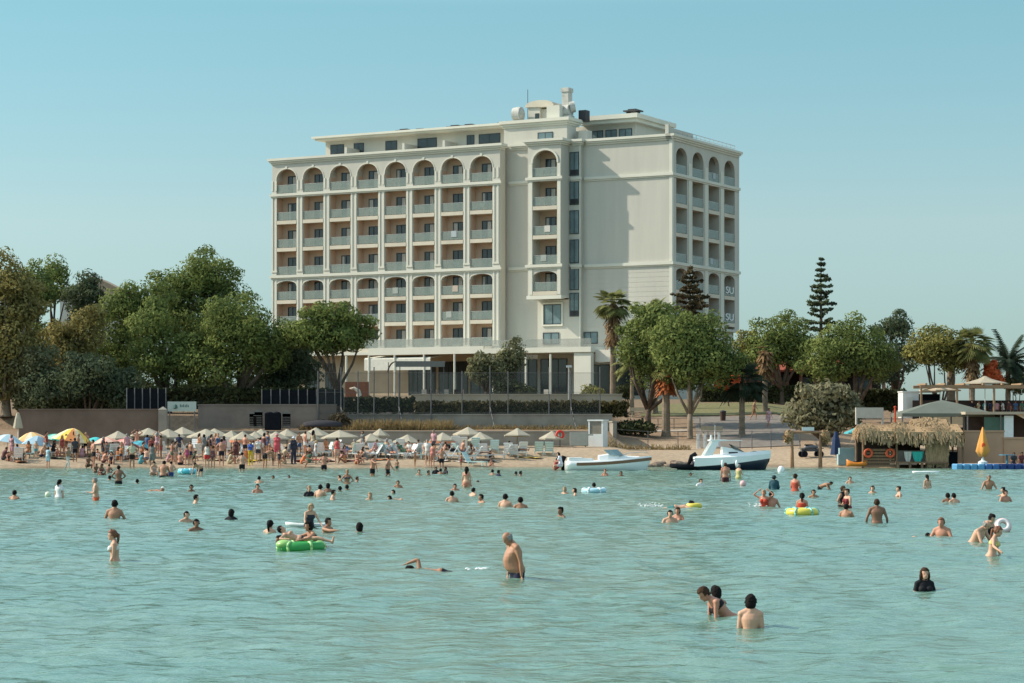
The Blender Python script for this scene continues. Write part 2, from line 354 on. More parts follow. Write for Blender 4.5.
def balcony(a0, a1, z, y0, y1, axis='y', th=0.42, lip=0.06, door=True, doorside=0, dark=False):
    b = MB()
    if axis == 'y': b.box(a0, a1, y0 - lip, y1 - 0.002, z - th, z)
    else: b.box(y1 + 0.002, y0 + lip, a0, a1, z - th, z)
    bo = b.build('balcony', SLAB, hotel)
    railing(bo, a0, a1, z, y0 if axis == 'y' else y0, axis)
    if rnd.random() < 0.09:
        tm = pmat(rnd.choice([(200, 195, 185), (170, 178, 180), (185, 170, 155), (160, 165, 158)]), .9); t = MB(); u = a0 + .5 + rnd.random() * 1.2
        if axis == 'y': t.box(u, u + .7, y0 + .015, y0 + .035, z + .35, z + 1.03); t.box(u, u + .7, y0 + .10, y0 + .12, z + .5, z + 1.03); t.box(u, u + .7, y0 + .015, y0 + .12, z + 1.03, z + 1.045)
        else: t.box(y0 - .035, y0 - .015, u, u + .7, z + .35, z + 1.03)
        t.build('hanging_towel', tm, bo)
    if axis == 'y':
        x0 = (a0 + a1) / 2 - (0.78 if y1 < -0.5 and a1 > -14 else 0.58); x1 = x0 + 1.3
        fo = window(bo, x0, x1, z + 0.02, z + 2.12, y1, 'balcony_door', 0.10, GLASS, 1)
        r = rnd.random()
        if r < 0.62:
            c = MB(); k0 = x0 + 0.09 + (0.62 if r < 0.42 else 0.0); c.box(k0, k0 + 0.5 * (1 if r < 0.5 else 0.6), y1 - 0.055, y1 - 0.042, z + 0.1, z + 2.0)
            c.build('curtain', CURT, fo)
        if rnd.random() < 0.22:
            t = MB(); tx = a0 + 0.5 + rnd.random() * 0.5; t.box(tx, tx + 0.5, y0 + 0.5, y0 + 0.9, z + 0.4, z + 0.45); t.box(tx, tx + 0.5, y0 + 0.88, y0 + 0.93, z + 0.45, z + 0.85)
            for lx in (tx + 0.02, tx + 0.44):
                for ly in (y0 + 0.52, y0 + 0.85): t.box(lx, lx + 0.04, ly, ly + 0.04, z, z + 0.4)
            t.build('balcony_chair', rnd.choice([TRIM, DARKM]), bo)
    else:
        fo = window(bo, a0 + 0.3, a1 - 1.2, z + 0.02, z + 2.12, y1, 'balcony_door', 0.10, GLASS, 1, 'x')
    return bo
for z in FL:
    for bx_ in bays: balcony(bx_ - HW, bx_ + HW, Z(z), FY, BY)
# cornices
def cornice(name, segs, prof):
    """segs: list of boxes (x0,x1,y0,y1) at given profile [(z0,z1,out)]"""
    m = MB()
    for (x0, x1, y0, y1, l, r_) in segs:
        for z0, z1, o in prof: m.box(x0 - (o if l else 0), x1 + (o if r_ else 0), y0 - o, y1, Z(z0), Z(z1))
    return m.build(name, TRIM, hotel)
top = [(33.65, 33.85, 0.12), (33.852, 34.05, 0.28), (34.052, 34.32, 0.42)]
mid1 = [(29.72, 29.88, 0.10), (29.882, 30.18, 0.22)]
mid2 = [(20.12, 20.28, 0.10), (20.282, 20.6, 0.24)]
for nm, pr in (('roof_cornice', top), ('string_course', mid1), ('string_course', mid2)):
    d = 1.0 if nm == 'roof_cornice' else 0.0
    cornice(nm, [(WX0, WX1, FY, FY + d - 0.003 if d else FY - 0.001, True, True)], pr)
    cornice(nm, [(WX1 + (0.46 if d else 0.25), -16.2, 0, 0.6 if d else -0.001, False, False)], pr)
    cornice(nm, [(-16.2, -12.1, -2.6, -0.75 if d else -2.601, True, True)], pr)
    cornice(nm, [(-12.05 + (0.45 if d else 0.25), -10.72, -0.7, 0.2 if d else -0.701, False, True)], pr)
    cornice(nm, [(-10.72 + (0.43 if d else 0.25), 0, 0, 0.6 if d else -0.001, False, False)], pr)
    m = MB()                              # return along the right face
    for z0, z1, o in pr: m.box(-0.6 if d else 0.001, o, -o, 18.2 + o, Z(z0), Z(z1))
    m.build(nm, TRIM, hotel)
# ---- main front wall, tower, window block
m = MB()
m.box(-0.45, -0.002, 0.6, 1.1, Z(13.9), Z(34.0))
m.box(WX1 - 0.3, -0.45, 0.0, 0.5, Z(5.6), Z(34.0))
m.box(-0.45, -0.001, 0.0, 0.6, Z(13.9), Z(34.0))
m.box(WX1 - 0.28, WX1, FY, 0.0, Z(5.6), Z(11.5))
m.box(-3.0, -0.5, 0.5, 18, Z(5.6), Z(13.9))
m.box(WX0 + 0.61, -3.0, 16.6, 17.2, Z(5.6), Z(33.9)); m.box(WX0 + 0.6, -1.8, 0.6, 18.0, Z(33.85), Z(33.99))
m.box(-12.102, -10.72, -0.7, -0.001, Z(5.6), Z(34.0))
m.build('front_wall', STUC, hotel)
# stepped courses of the plain walls (open joints between raised bands)
m = MB(); m2_ = MB(); z = 6.0
while z < 20:
    h = 0.52 if z < 20 else 1.02
    z1 = min(z + h - 0.03, 33.9)
    if not (z < 20.65 and z1 > 20.1) and not (z < 30.2 and z1 > 29.7):
        m.box(WX1 + 0.02, -16.22, -0.015, 0.001, Z(z), Z(z1)); m2_.box(-10.3, -0.02, -0.015, 0.001, Z(z), Z(z1))
    z += h
m.build('wall_courses', STUC, hotel); m2_.build('wall_courses', STUC, hotel)
m = MB()
for z0, z1 in ((5.8, 20.1), (20.65, 29.7), (30.2, 33.95)): m.box(-10.82, -10.66, -0.73, -0.62, Z(z0), Z(z1))
m.build('corner_pilaster', TRIM, hotel); m = MB()
for z0, z1 in ((14, 20.1), (20.65, 29.7), (30.2, 33.95)):
    m.box(-0.30, 0.06, -0.06, -0.031, Z(z0), Z(z1)); m.box(0.001, 0.06, -0.031, 0.35, Z(z0), Z(z1))
m.build('corner_pilaster', TRIM, hotel)
tw = MB(); TC = -14.07; TH = 1.5
for a, b in ((-16.2, TC - TH), (TC + TH, -12.1)): tw.box(a, b, -2.6, -0.001, Z(17.2), Z(34.0))
spandrel(tw, TC, TH, Z(31.7), Z(33.1), Z(34.0), -2.6, 0.4, 'y', 0.9)
spandrel(tw, TC, TH, Z(19.2), Z(19.85), Z(20.15), -2.6, 0.4, 'y', 0.8)
tw.box(-16.2, -12.1, -2.2, -0.01, Z(33.95), Z(34.2))
tw.box(-16.0, -12.104, -0.7, -0.003, Z(5.6), Z(16.8))
tw.build('tower_wall', STUC, hotel)
m = MB()
for z0, z1 in ((20.65, 29.7), (30.2, 31.6), (17.3, 20.1)):
    for s in (-1, 1): m.box(TC + s * (TH + 0.25) - 0.2, TC + s * (TH + 0.25) + 0.2, -2.68, -2.599, Z(z0), Z(z1))
m.box(-16.3, -12.0, -2.75, -2.0, Z(16.8), Z(17.2)); m.box(-16.25, -12.101, -2.0, -0.71, Z(16.95), Z(17.2))
prev = None
for k in range(13):
    a = pi - pi * k / 12; p = (TC + TH * cos(a), Z(31.7) + 1.4 * max(sin(a), 0) ** .9); q = (TC + (TH + .2) * cos(a), Z(31.7) + 1.62 * max(sin(a), 0) ** .9)
    if prev: m.prism([prev[0], p, q, prev[1]], 0.1, 'y', -2.7)
    prev = (p, q)
m.build('tower_trim', TRIM, hotel)
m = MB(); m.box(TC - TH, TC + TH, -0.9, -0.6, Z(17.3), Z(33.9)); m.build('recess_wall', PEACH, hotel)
for z in FL[:5]: balcony(TC - TH, TC + TH, Z(z), -2.6, -0.9)
for z in FL[:6]:
    f = window(hotel, -12.0, -10.85, Z(z + 0.15), Z(z + 2.75), -0.7, 'window', 0.06, GLASSB, 1)
    if rnd.random() < 0.5:
        m = MB(); m.box(-11.9, -10.95, -0.75, -0.745, Z(z + 0.25), Z(z + 0.8)); m.build('window_panel', FRAME, f)
window(hotel, -15.2, -13.0, Z(14.1), Z(16.3), -0.7, 'window', 0.08, GLASSB, 1)
m = MB(); m.box(-15.4, -12.8, -0.86, -0.7, Z(16.32), Z(16.5)); m.box(-15.4, -12.8, -0.86, -0.7, Z(13.9), Z(14.08)); m.box(-15.4, -15.22, -0.84, -0.7, Z(14.08), Z(16.32)); m.box(-12.98, -12.8, -0.84, -0.7, Z(14.08), Z(16.32)); m.build('window_surround', TRIM, hotel)
window(hotel, -15.3, -13.3, Z(11.9), Z(13.2), -0.7, 'window', 0.08, GLASSB, 1); window(hotel, -10.6, -8.9, Z(11.9), Z(13.2), 0, 'window', 0.08, GLASSB, 1)
# ---- right face
rb = [2.5 + 4.4 * i for i in range(4)]; RH = 1.5; BX = -1.8
m = MB()
sp = [(0.6, rb[0] - RH)] + [(rb[i] + RH, rb[i + 1] - RH) for i in range(3)] + [(rb[3] + RH, 18.2)]
for a, b in sp: m.box(BX, 0, a, b, Z(13.9), Z(34.0))
for c in rb:
    spandrel(m, c, RH, Z(31.8), Z(33.05), Z(34.0), -0.45, 0.45, 'x', 0.9)
    spandrel(m, c, RH, Z(19.3), Z(20.0), Z(20.15), -0.45, 0.45, 'x', 0.8)
m.box(BX, -0.001, 18.2, 18.5, Z(13.9), Z(34)); m.box(-2.5, -0.003, 0.503, 18.4, Z(13.6), Z(13.898))
m.box(BX, -0.46, 0.601, 18.2, Z(33.6), Z(33.98))
m.build('side_wall', STUC, hotel)
m = MB(); m.box(BX - 0.3, BX, 1.15, 18.1, Z(13.95), Z(33.8)); m.build('recess_wall', mat('shaded_pink_stucco', (0.42, 0.27, 0.20), 0.85, 0.4, 0.10), hotel)  # pinkish stucco, darkened: shade of the side recesses put into the colour
for z in FL[:5] + [14.6]:
    for c in rb: balcony(c - RH, c + RH, Z(z), 0.0, BX, 'x', lip=0.02)
m = MB()
for c in [(a + b) / 2 for a, b in sp[1:4]]:
    for z0, z1 in ((14.0, 20.1), (20.65, 29.7), (30.2, 31.6)):
        m.box(0.0005, 0.07, c - 0.42, c + 0.42, Z(z0), Z(z1))
m.build('side_pilasters', TRIM, hotel)
# lettering panel pieces on two end balconies of the right face (block figures as in the photo)
def txt(s, parent, size, mt, M, ext=0.02, name='lettering'):
    c = bpy.data.curves.new('t', 'FONT'); c.body = s; c.size = size; c.extrude = ext; c.align_x = 'CENTER'; c.align_y = 'CENTER'
    o = bpy.data.objects.new('t', c); COL.objects.link(o); dg = bpy.context.evaluated_depsgraph_get(); dg.update()
    me = bpy.data.meshes.new_from_object(o.evaluated_get(dg)); bpy.data.objects.remove(o)
    r = bpy.data.objects.new(name, me); me.materials.clear(); me.materials.append(mt); COL.objects.link(r); me.transform(M)
    if parent: r.parent = parent
    return r
WHT = mat('white_lettering', (0.75, 0.75, 0.72), 0.6, 2, 0.05)
for z in (17.65, 14.6):
    txt('SU', hotel, 1.12, WHT, Matrix.Translation((0.1, rb[3] - .15, Z(z + 0.62))) @ Matrix.Rotation(radians(90), 4, 'Z') @ Matrix.Rotation(radians(90), 4, 'X') @ Matrix.Scale(1.85, 4, (1, 0, 0)))
# ---- roof storey
m = MB()
m.box(-47.0, -20.9, 3.8, 14.0, Z(34.2), Z(36.75)); m.box(-19.3, -7.9, 7.4, 15.5, Z(34.0), Z(36.9))
for x in (-42.5, -34.6, -29.2): m.box(x, x + 0.3, 1.0, 3.8, Z(34.2), Z(35.5))
m.box(-12.1, -11.0, 1.6, 2.8, Z(34.0), Z(35.6))
m.build('roof_storey_wall', STUC, hotel)
m = MB(); m.box(-47.6, -20.85, 2.4, 14.6, Z(36.75), Z(36.95)); m.box(-47.9, -20.85, 2.1, 14.9, Z(36.952), Z(37.2)); m.box(-14.4, -7.3, 6.3, 16.2, Z(36.9), Z(37.3)); m.box(-14.4, -7.0, 6.0, 16.5, Z(37.302), Z(37.8)); m.build('roof_slab', TRIM, hotel)
for x0, x1 in ((-46.3, -44.4), (-43.0, -41.6), (-38.6, -37.0), (-34.2, -31.6), (-27.6, -26.6), (-26.0, -23.2), (-22.4, -21.2)):
    window(hotel, x0, x1, Z(35.2), Z(36.3), 3.8, 'window', 0.06, GLASS, 1)
for x0, x1 in ((-13.3, -11.9), (-11.6, -10.2), (-9.9, -8.3)): window(hotel, x0, x1, Z(34.6), Z(36.3), 7.4, 'window', 0.06, GLASSB, 1)
m = MB(); m.box(-20.8, -12.85, 0.3, 2.5, Z(34.0), Z(36.2)); m.box(-20.8, -14.5, 2.5, 9.0, Z(34.0), Z(36.2)); m.build('stair_block_wall', STUC, hotel)
m = MB()
for z0, z1, o in ((36.2, 36.4, .1), (36.402, 36.65, .25), (36.652, 37.0, .42)): m.box(-20.8 - o, -12.85 + o, 0.3 - o, 3.0 + o, Z(z0), Z(z1))
m.build('roof_cornice', TRIM, hotel)
window(hotel, -16.5, -14.6, Z(34.5), Z(35.5), 0.3, 'window', 0.06, GLASSB, 1)
m = MB(); m.box(-18.9, -17.4, 2.5, 5, Z(37.0), Z(39.0)); m.box(-17.4, -16.2, 2.9, 5, Z(37.0), Z(38.5)); m.build('roof_hut', STUC, hotel)
m = MB(); rg = []
for k in range(7):
    a = pi * k / 6; rg.append((-17.4 - 1.8 * cos(a), Z(38.9) + 0.55 * sin(a)))
m.prism([(-19.2, Z(38.75))] + rg + [(-15.6, Z(38.6))], 2.6, 'y', 2.3); m.build('hut_roof', SLAB, hotel)
window(hotel, -18.0, -17.5, Z(37.2), Z(38.0), 2.5, 'window', 0.05, GLASS, 0)
m = MB(); m.box(-15.7, -14.1, 0.9, 2.6, Z(37.0), Z(38.5)); m.build('roof_cabinet', TRIM, hotel)
DUCT = mat('weathered_duct', (.50, .49, .44), .75, 2, .25); m = MB(); m.ell((-19.6, 1.5, Z(37.9)), (.7, .7, .85), 16, 10); m.cyl((-20.1, 1.5, Z(37.9)), (-19.2, 1.5, Z(37.9)), 0.8, n=20); m.box(-20.2, -19.2, 0.9, 2.1, Z(36.95), Z(37.15)); m.build('water_tank', DUCT, hotel)
m = MB(); m.box(-15.0, -14.2, 3.2, 4.2, Z(37.0), Z(40.3)); m.box(-15.08, -14.12, 3.1, 4.3, Z(40.3), Z(40.75)); m.cyl((-14.3, 2.4, Z(37.9)), (-13.5, 2.4, Z(38.0)), 0.72, n=18); m.cyl((-13.7, 2.6, Z(38.4)), (-13.2, 2.9, Z(38.5)), 0.62, n=18); m.box(-14.2, -13.1, 1.6, 2.6, Z(37.0), Z(37.4)); m.build('vent_duct', DUCT, hotel)
m = MB(); m.box(-12.9, -12.0, 3.2, 4.2, Z(36.9), Z(38.1)); m.build('cooling_unit', DARKM, hotel)
m = MB(); m.cyl((-20.3, 5, Z(36.8)), (-20.3, 5, Z(41.2)), 0.035, n=5); m.build('aerial', DARKM, hotel)
for x, y in ((-38.5, 8), (-36.6, 8.6), (-31.5, 8), (-29.6, 8), (-24.6, 8), (-22.6, 7.5), (-21.5, 8.5), (-9.4, 10)):
    m = MB(); zb = 37.78 if x > -12 else 37.15
    m.box(x - .5, x + .5, y - .4, y + .4, Z(zb), Z(zb + .35)); ch = m.build('chimney', STUC, hotel)
    m = MB()
    for q in (-.6, .6): m.box(x + q - .08, x + q + .08, y - .4, y + .4, Z(zb), Z(zb + .75))
    m.box(x - .95, x + .95, y - .7, y + .7, Z(zb + .75), Z(zb + .9)); m.box(x - .5, x + .5, y - .4, y + .4, Z(zb + .9), Z(zb + 1.05)); m.box(x - .8, x + .8, y - .5, y + .5, Z(zb + .35), Z(zb + .5)); m.build('chimney_cowl', DARKM, ch)
m = MB()
for i in range(10):
    x = -31 + i * 1.0; m.box(x, x + 0.5 + 0.3 * rnd.random(), 9, 10.4, Z(37.2), Z(37.6 + 0.5 * rnd.random()))
m.build('rooftop_machinery', TRIM, hotel)
# rail on the right parapet, corner box
m = MB()
for k in range(15):
    y = 0.6 + 1.2 * k; m.box(-0.12, -0.08, y, y + 0.04, Z(34.3), Z(34.9))
m.box(-0.13, -0.07, 0.6, 17.5, Z(34.9), Z(34.95)); m.box(-0.12, -0.08, 0.6, 17.5, Z(34.58), Z(34.62)); m.build('parapet_rail', METAL, hotel)
m = MB(); m.box(-0.9, -0.5, 0.2, 0.6, Z(34.3), Z(35.4)); m.box(-0.85, -0.55, 0.65, 6.8, Z(34.3), Z(35.1)); m.build('parapet_box', STUC, hotel)
# ---- ground storey: glazed restaurant under a white canopy
m = MB(); m.box(-49.0, -20.9, 0.16, 0.5, Z(5.6), Z(11.5)); m.build('ground_storey_wall', mat('buff_stucco', (0.48, 0.38, 0.26), 0.85, 0.4, 0.15), hotel)
m = MB(); m.box(WX0, WX1 + 0.02, FY - 0.3, 0.1, Z(11.05), Z(11.37)); m.box(-34.0, -19.0, -7.0, FY - 0.301, Z(10.95), Z(11.25)); m.box(-19.0, -6.0, -7.5, -0.74, Z(10.75), Z(11.3)); m.box(-34.0, -19.2, -7.2, -7.0, Z(10.8), Z(11.6)); m.build('terrace_canopy', TRIM, hotel)
m = MB(); m.box(-34.6, -26.0, -7.12, -7.06, Z(9.1), Z(10.35)); m.prism([(-7.12, Z(10.352)), (-7.0, Z(10.5)), (-4.0, Z(10.8)), (-4.0, Z(10.75))], 8.6, 'x', -34.6); m.build('awning', pmat((205, 203, 190), .8), hotel)
m = MB()
for x in (-37.0, -34.0, -30.6, -26.8, -22.9): MB().cyl((x, -7.1, Z(5.0)), (x, -7.1, Z(10.79)), 0.12, n=10).build('column', TRIM, hotel)
for x in (-17.9, -13.9, -10.9): MB().cyl((x, -7.3, Z(5.0)), (x, -7.3, Z(10.6)), 0.12, n=10).build('column', TRIM, hotel)
m.box(-8.1, -6.1, -7.3, -6.6, Z(5.0), Z(10.74)); m.build('canopy_pier', TRIM, hotel)
for x0, x1 in ((-47.5, -45.5), (-44.6, -43.4), (-33.2, -29.6), (-29.2, -25.4), (-25, -21.4)):
    window(hotel, x0, x1, Z(6.0), Z(10.2), 0.16, 'shopfront', 0.08, GLASS, 2)
for x0, x1 in ((-19.6, -16.4), (-15.6, -12.3)): window(hotel, x0, x1, Z(6.0), Z(10.3), -0.7 if x0 > -16 else 0, 'shopfront', 0.08, GLASS, 2)
for x0, x1 in ((-10.3, -7.4), (-6.8, -3.2)): window(hotel, x0, x1, Z(6.2), Z(9.6), 0, 'shopfront', 0.08, GLASS, 1)
m = MB(); m.box(-6.0, -4.0, -6.4, -2.0, Z(9.7), Z(11.0)); m.build('side_canopy', pmat((215, 210, 195), .8), hotel)

for x0, x1, y in ((-34.0, -19.2, -7.05), (-19.0, -6.0, -7.4)):
    m = MB(); m.box(x0, x1, y, y + .02, Z(11.6 if x0 < -30 else 11.3), Z(12.5 if x0 < -30 else 12.2)); m.build('terrace_railing', mat('clear_terrace_glass', (.36, .38, .34), .2, 1, .2, alpha=.4), hotel)
# ------------------------------------------------------------ vegetation
def leafmat(name, c1, c2, rough=0.6):
    if name in _M: return _M[name]
    m = bpy.data.materials.new(name); m.use_nodes = True; t = m.node_tree; b = t.nodes['Principled BSDF']; b.inputs['Roughness'].default_value = 0.8; b.inputs['Specular IOR Level'].default_value = 0.08
    N = t.nodes.new; L = t.links.new; tc = N('ShaderNodeTexCoord'); n = N('ShaderNodeTexNoise'); n.inputs['Scale'].default_value = 0.45; n.inputs['Detail'].default_value = 8; n.inputs['Roughness'].default_value = 0.75
    L(tc.outputs['Object'], n.inputs['Vector']); r = N('ShaderNodeValToRGB'); r.color_ramp.elements[0].position = 0.36; r.color_ramp.elements[1].position = 0.62
    r.color_ramp.elements[0].color = (*c1, 1); r.color_ramp.elements[1].color = (*c2, 1); L(n.outputs[0], r.inputs[0]); L(r.outputs[0], b.inputs['Base Color'])
    tr = N('ShaderNodeBsdfTranslucent'); L(r.outputs[0], tr.inputs['Color']); mx = N('ShaderNodeMixShader'); mx.inputs[0].default_value = 0.30; L(b.outputs[0], mx.inputs[1]); L(tr.outputs[0], mx.inputs[2])
    L(mx.outputs[0], t.nodes['Material Output'].inputs[0]); _M[name] = m; return m
PINE = leafmat('pine_needles', (0.072, 0.105, 0.036), (0.225, 0.262, 0.075))
PINEY = leafmat('yellowish_pine_needles', (0.11, 0.12, 0.040), (0.31, 0.28, 0.085))
DPINE = leafmat('dark_pine_needles', (0.048, 0.068, 0.046), (0.135, 0.160, 0.080))
EUC = leafmat('olive_yellow_leaves', (0.12, 0.12, 0.045), (0.33, 0.275, 0.10))
OLIVE = leafmat('grey_green_leaves', (0.11, 0.11, 0.068), (0.31, 0.285, 0.165))
FICUS = leafmat('grey_olive_leaves', (0.08, 0.09, 0.05), (0.24, 0.235, 0.12))
PALM = leafmat('palm_fronds', (0.08, 0.10, 0.035), (0.27, 0.27, 0.10))
DPALM = leafmat('dark_palm_fronds', (0.018, 0.032, 0.022), (0.045, 0.062, 0.034))
DRY = leafmat('dry_palm_skirt', (0.13, 0.08, 0.04), (0.32, 0.21, 0.11))
BARK = mat('pine_bark', (0.13, 0.095, 0.07), 0.95, 3, 0.5, 0.6, spec=0.1)
PBARK = mat('pale_bark', (0.23, 0.18, 0.13), 0.95, 2, 0.35, 0.5, spec=0.1)
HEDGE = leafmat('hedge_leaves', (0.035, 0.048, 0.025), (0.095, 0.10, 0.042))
HEDGEY = leafmat('brownish_hedge_leaves', (0.05, 0.05, 0.022), (0.15, 0.12, 0.05))
GRASSD = leafmat('dry_grass_blades', (0.17, 0.12, 0.055), (0.36, 0.27, 0.13))
def leaves(rs, centres, radii, count, size, flat=1.0, shell=0.75, elong=1.9, droop=0.0):
    """many small leaf-sprig quads spread through clumps. returns co, quads"""
    centres = np.asarray(centres, float); radii = np.asarray(radii, float)
    if radii.ndim == 1: radii = np.repeat(radii[:, None], 3, 1) * np.array([1, 1, flat])
    wgt = (radii[:, 0] * radii[:, 1] * radii[:, 2]) ** 0.72; idx = rs.choice(len(centres), count, p=wgt / wgt.sum())
    d = rs.normal(size=(count, 3)); d /= np.linalg.norm(d, axis=1)[:, None]
    rr = np.where(rs.rand(count) < shell, rs.uniform(0.84, 1.05, count), rs.rand(count) ** 0.5)
    P = centres[idx] + d * radii[idx] * rr[:, None]
    nrm = d + rs.normal(size=(count, 3)) * 0.33; nrm /= np.linalg.norm(nrm, axis=1)[:, None]
    up = rs.normal(size=(count, 3)); up[:, 2] -= droop * 2; a = np.cross(nrm, up); a /= np.linalg.norm(a, axis=1)[:, None] + 1e-9; b = np.cross(nrm, a)
    s = size * rs.uniform(0.55, 1.35, count)[:, None]; a = a * s * 0.5; b = b * s * 0.5 * elong
    V = np.stack([P - a - b * 0.6, P + a * 0.9 - b, P + a * 0.5 + b, P - a * 0.8 + b * 0.7], 1).reshape(-1, 3)
    return V
def quads_mesh(name, V):
    n = len(V) // 4; me = bpy.data.meshes.new(name); me.vertices.add(len(V)); me.vertices.foreach_set('co', V.astype(np.float32).ravel())
    me.loops.add(len(V)); me.loops.foreach_set('vertex_index', np.arange(len(V), dtype=np.int32)); me.polygons.add(n); me.polygons.foreach_set('loop_start', np.arange(0, len(V), 4, dtype=np.int32)); me.update(calc_edges=True); return me
def leafobj(name, V, m, parent=None):
    o = bpy.data.objects.new(name, quads_mesh(name, V)); o.data.materials.append(m); COL.objects.link(o)
    if parent: o.parent = parent
    return o
def clumps(rs, c, r, n, cr, surf=0.7):
    """n clump centres filling the ellipsoid c,r, each of radius about cr; uneven outline"""
    out = []; rad = []
    for i in range(n):
        d = rs.normal(size=3); d /= np.linalg.norm(d); k = rs.uniform(0.72, 1.0) if rs.rand() < surf else rs.uniform(0.1, 0.75)
        q = cr * rs.uniform(0.6, 1.35); rr = np.maximum(np.array(r) - q * 0.45, 0.2)
        out.append(np.array(c) + d * rr * k); rad.append((q, q, q * 0.66))
    return out, rad
def tree(name, label, px, basey, Y, lobes, m, group=None, bark=BARK, cat='tree', lean=0.0, tr=0.28, forks=3, size=0.14, dens=1.0, cr=0.95, seed=0, fork_z=0.45, side=None, basez=None, shell=0.84):
    """lobes: list of (px, py_top, py_bottom, halfwidth_px, [depth m])"""
    rs = np.random.RandomState(seed + int(px) * 7 + 3); b = W(px, basey, Y)
    if basez is not None: b.z = basez
    else: b.z = ground(b.x, Y) - 0.05
    root = empty(name, b, 0, label, cat, group); cs = []; rd = []; vol = 0; tips = []
    for lb in lobes:
        lx, t, bo, hw = lb[:4]; c = W(lx, (t + bo) / 2, Y) - b; rz = (bo - t) / 2 / F * Y; rx = hw / F * Y; ry = lb[4] if len(lb) > 4 else rx * 0.9
        cc = (c.x, rs.uniform(-.3, .3), c.z); n = int(max(7, 9.0 * (rx * ry + rx * rz + ry * rz) / 3 / (cr * cr) ))
        a, q = clumps(rs, cc, (rx * .95, ry * .95, rz * .95), n, cr); cs += a; rd += q
        for _k in range(3 if rx > 1.2 else 0):      # ragged sprays standing out of the crown
            an_ = rs.uniform(-.35, pi + .35); k_ = rs.uniform(.16, .3); a, q = clumps(rs, (cc[0] + cos(an_) * rx * .88, cc[1] + rs.uniform(-.5, .5) * ry, cc[2] + sin(an_) * rz * .88), (rx * k_, ry * k_, rz * k_), 4, cr * .6); cs += a; rd += q
        vol += (rx * ry * rz) ** (2 / 3); tips.append((Vector(cc), rx, rz))
    cnt = int(min(85000, vol * 15.5 * dens / (size * size)))
    V = leaves(rs, cs, np.array(rd), cnt, size, shell=shell)
    leafobj('crown', V, m, root)
    mb = MB(); low = min(t[0].z - t[1] * 0.0 - t[2] * 0.6 for t in tips); H = max(low, 1.2)
    fz = H * fork_z; base = Vector((0, 0, 0)); fk = Vector((lean * fz, 0, fz))
    mb.tube([base, base + Vector((0, 0, 0.15)), fk * 0.5 + Vector((0, 0, 0)), fk], [tr * 1.5, tr * 1.1, tr * 0.95, tr * 0.85], 9)
    k = 0
    for tp, rx, rz in tips:
        for j in range(forks):
            e = tp + Vector((rs.uniform(-.6, .6) * rx, rs.uniform(-.5, .5) * rx, rs.uniform(-.2, .4) * rz)); mid = fk.lerp(e, 0.5) + Vector((rs.uniform(-.3, .3), 0, -0.25 * rz * rs.rand()))
            mb.tube([fk - Vector((0, 0, .2)), mid, e], [tr * 0.62, tr * 0.42, tr * 0.14], 7); k += 1
    mb.build('trunk', bark, root, smooth=True)
    return root
T = tree
# group on the left, front to back
T('eucalyptus_tree', 'tall yellow green tree with pale trunk at the far left edge of the beach', 6, 432, 184, [(0, 247, 330, 34), (6, 305, 400, 34), (22, 270, 345, 24), (-4, 330, 410, 24)], EUC, bark=PBARK, tr=0.42, forks=3, seed=1, fork_z=.7, size=.15)
T('pine_tree', 'pine behind the yellow green tree with a gap of sky at its right', 34, 405, 200, [(34, 262, 320, 24), (30, 300, 390, 34)], PINE, seed=2)
T('pine_tree', 'small high topped pine with bushy tuft second from the left on the skyline', 54, 405, 205, [(54, 252, 290, 10), (54, 278, 306, 22)], PINE, seed=3, tr=.22)
T('cedar_tree', 'dark ragged crowned tree left of the tiled gable seen through the trees', 86, 405, 203, [(87, 268, 300, 13), (84, 282, 318, 26), (90, 305, 330, 22)], DPINE, seed=4, cr=.8)
T('acacia_tree', 'yellow leaved tree below the dark ragged crown on the left', 80, 410, 190, [(84, 302, 350, 22), (62, 320, 366, 20), (74, 335, 390, 24)], EUC, seed=5, bark=PBARK)
T('pine_tree', 'mid green pine between the yellow leaved tree and the tallest left pine', 128, 408, 198, [(124, 283, 350, 28), (146, 278, 330, 26), (118, 320, 392, 30)], PINE, seed=6, cr=1.3)
T('shade_tree', 'grey green low tree spreading over the brown beach wall', 88, 425, 182, [(88, 350, 410, 40), (52, 365, 420, 30), (120, 365, 412, 24)], DPINE, seed=7, tr=.2, forks=4)
T('shade_tree', 'dark low tree just right of the pale trunk on the left', 40, 425, 184, [(36, 340, 400, 30), (30, 380, 418, 20)], FICUS, seed=8, tr=.2)
T('pine_tree', 'tallest and broadest pine of the left group reaching above the others', 192, 412, 203, [(200, 246, 305, 32), (222, 262, 318, 22), (176, 264, 330, 30), (196, 300, 370, 44)], PINE, seed=9, cr=1.45, tr=.4)
T('pine_tree', 'pine with low hanging crown above the dark netting fence', 168, 415, 190, [(160, 318, 390, 32), (186, 330, 394, 26), (150, 300, 350, 22)], PINE, seed=10, cr=1.3)
T('pine_tree', 'round green pine directly left of the hotel front', 238, 418, 189, [(240, 292, 350, 40), (222, 320, 396, 36), (262, 312, 380, 32)], PINE, seed=11, cr=1.3, tr=.42)
T('pine_tree', 'dark green pine whose crown covers the lower left corner of the hotel', 284, 412, 192, [(286, 328, 388, 26), (270, 345, 402, 30), (298, 350, 398, 18)], DPINE, seed=12, cr=1.3)
T('stone_pine', 'umbrella shaped stone pine with forked trunk in front of the hotel wing', 338, 422, 187, [(330, 300, 338, 30), (306, 318, 350, 26), (352, 312, 350, 22), (330, 322, 356, 34)], PINE, seed=13, cr=1.0, tr=.24, forks=2, fork_z=.38, lean=-.05, size=.14, dens=1.25)
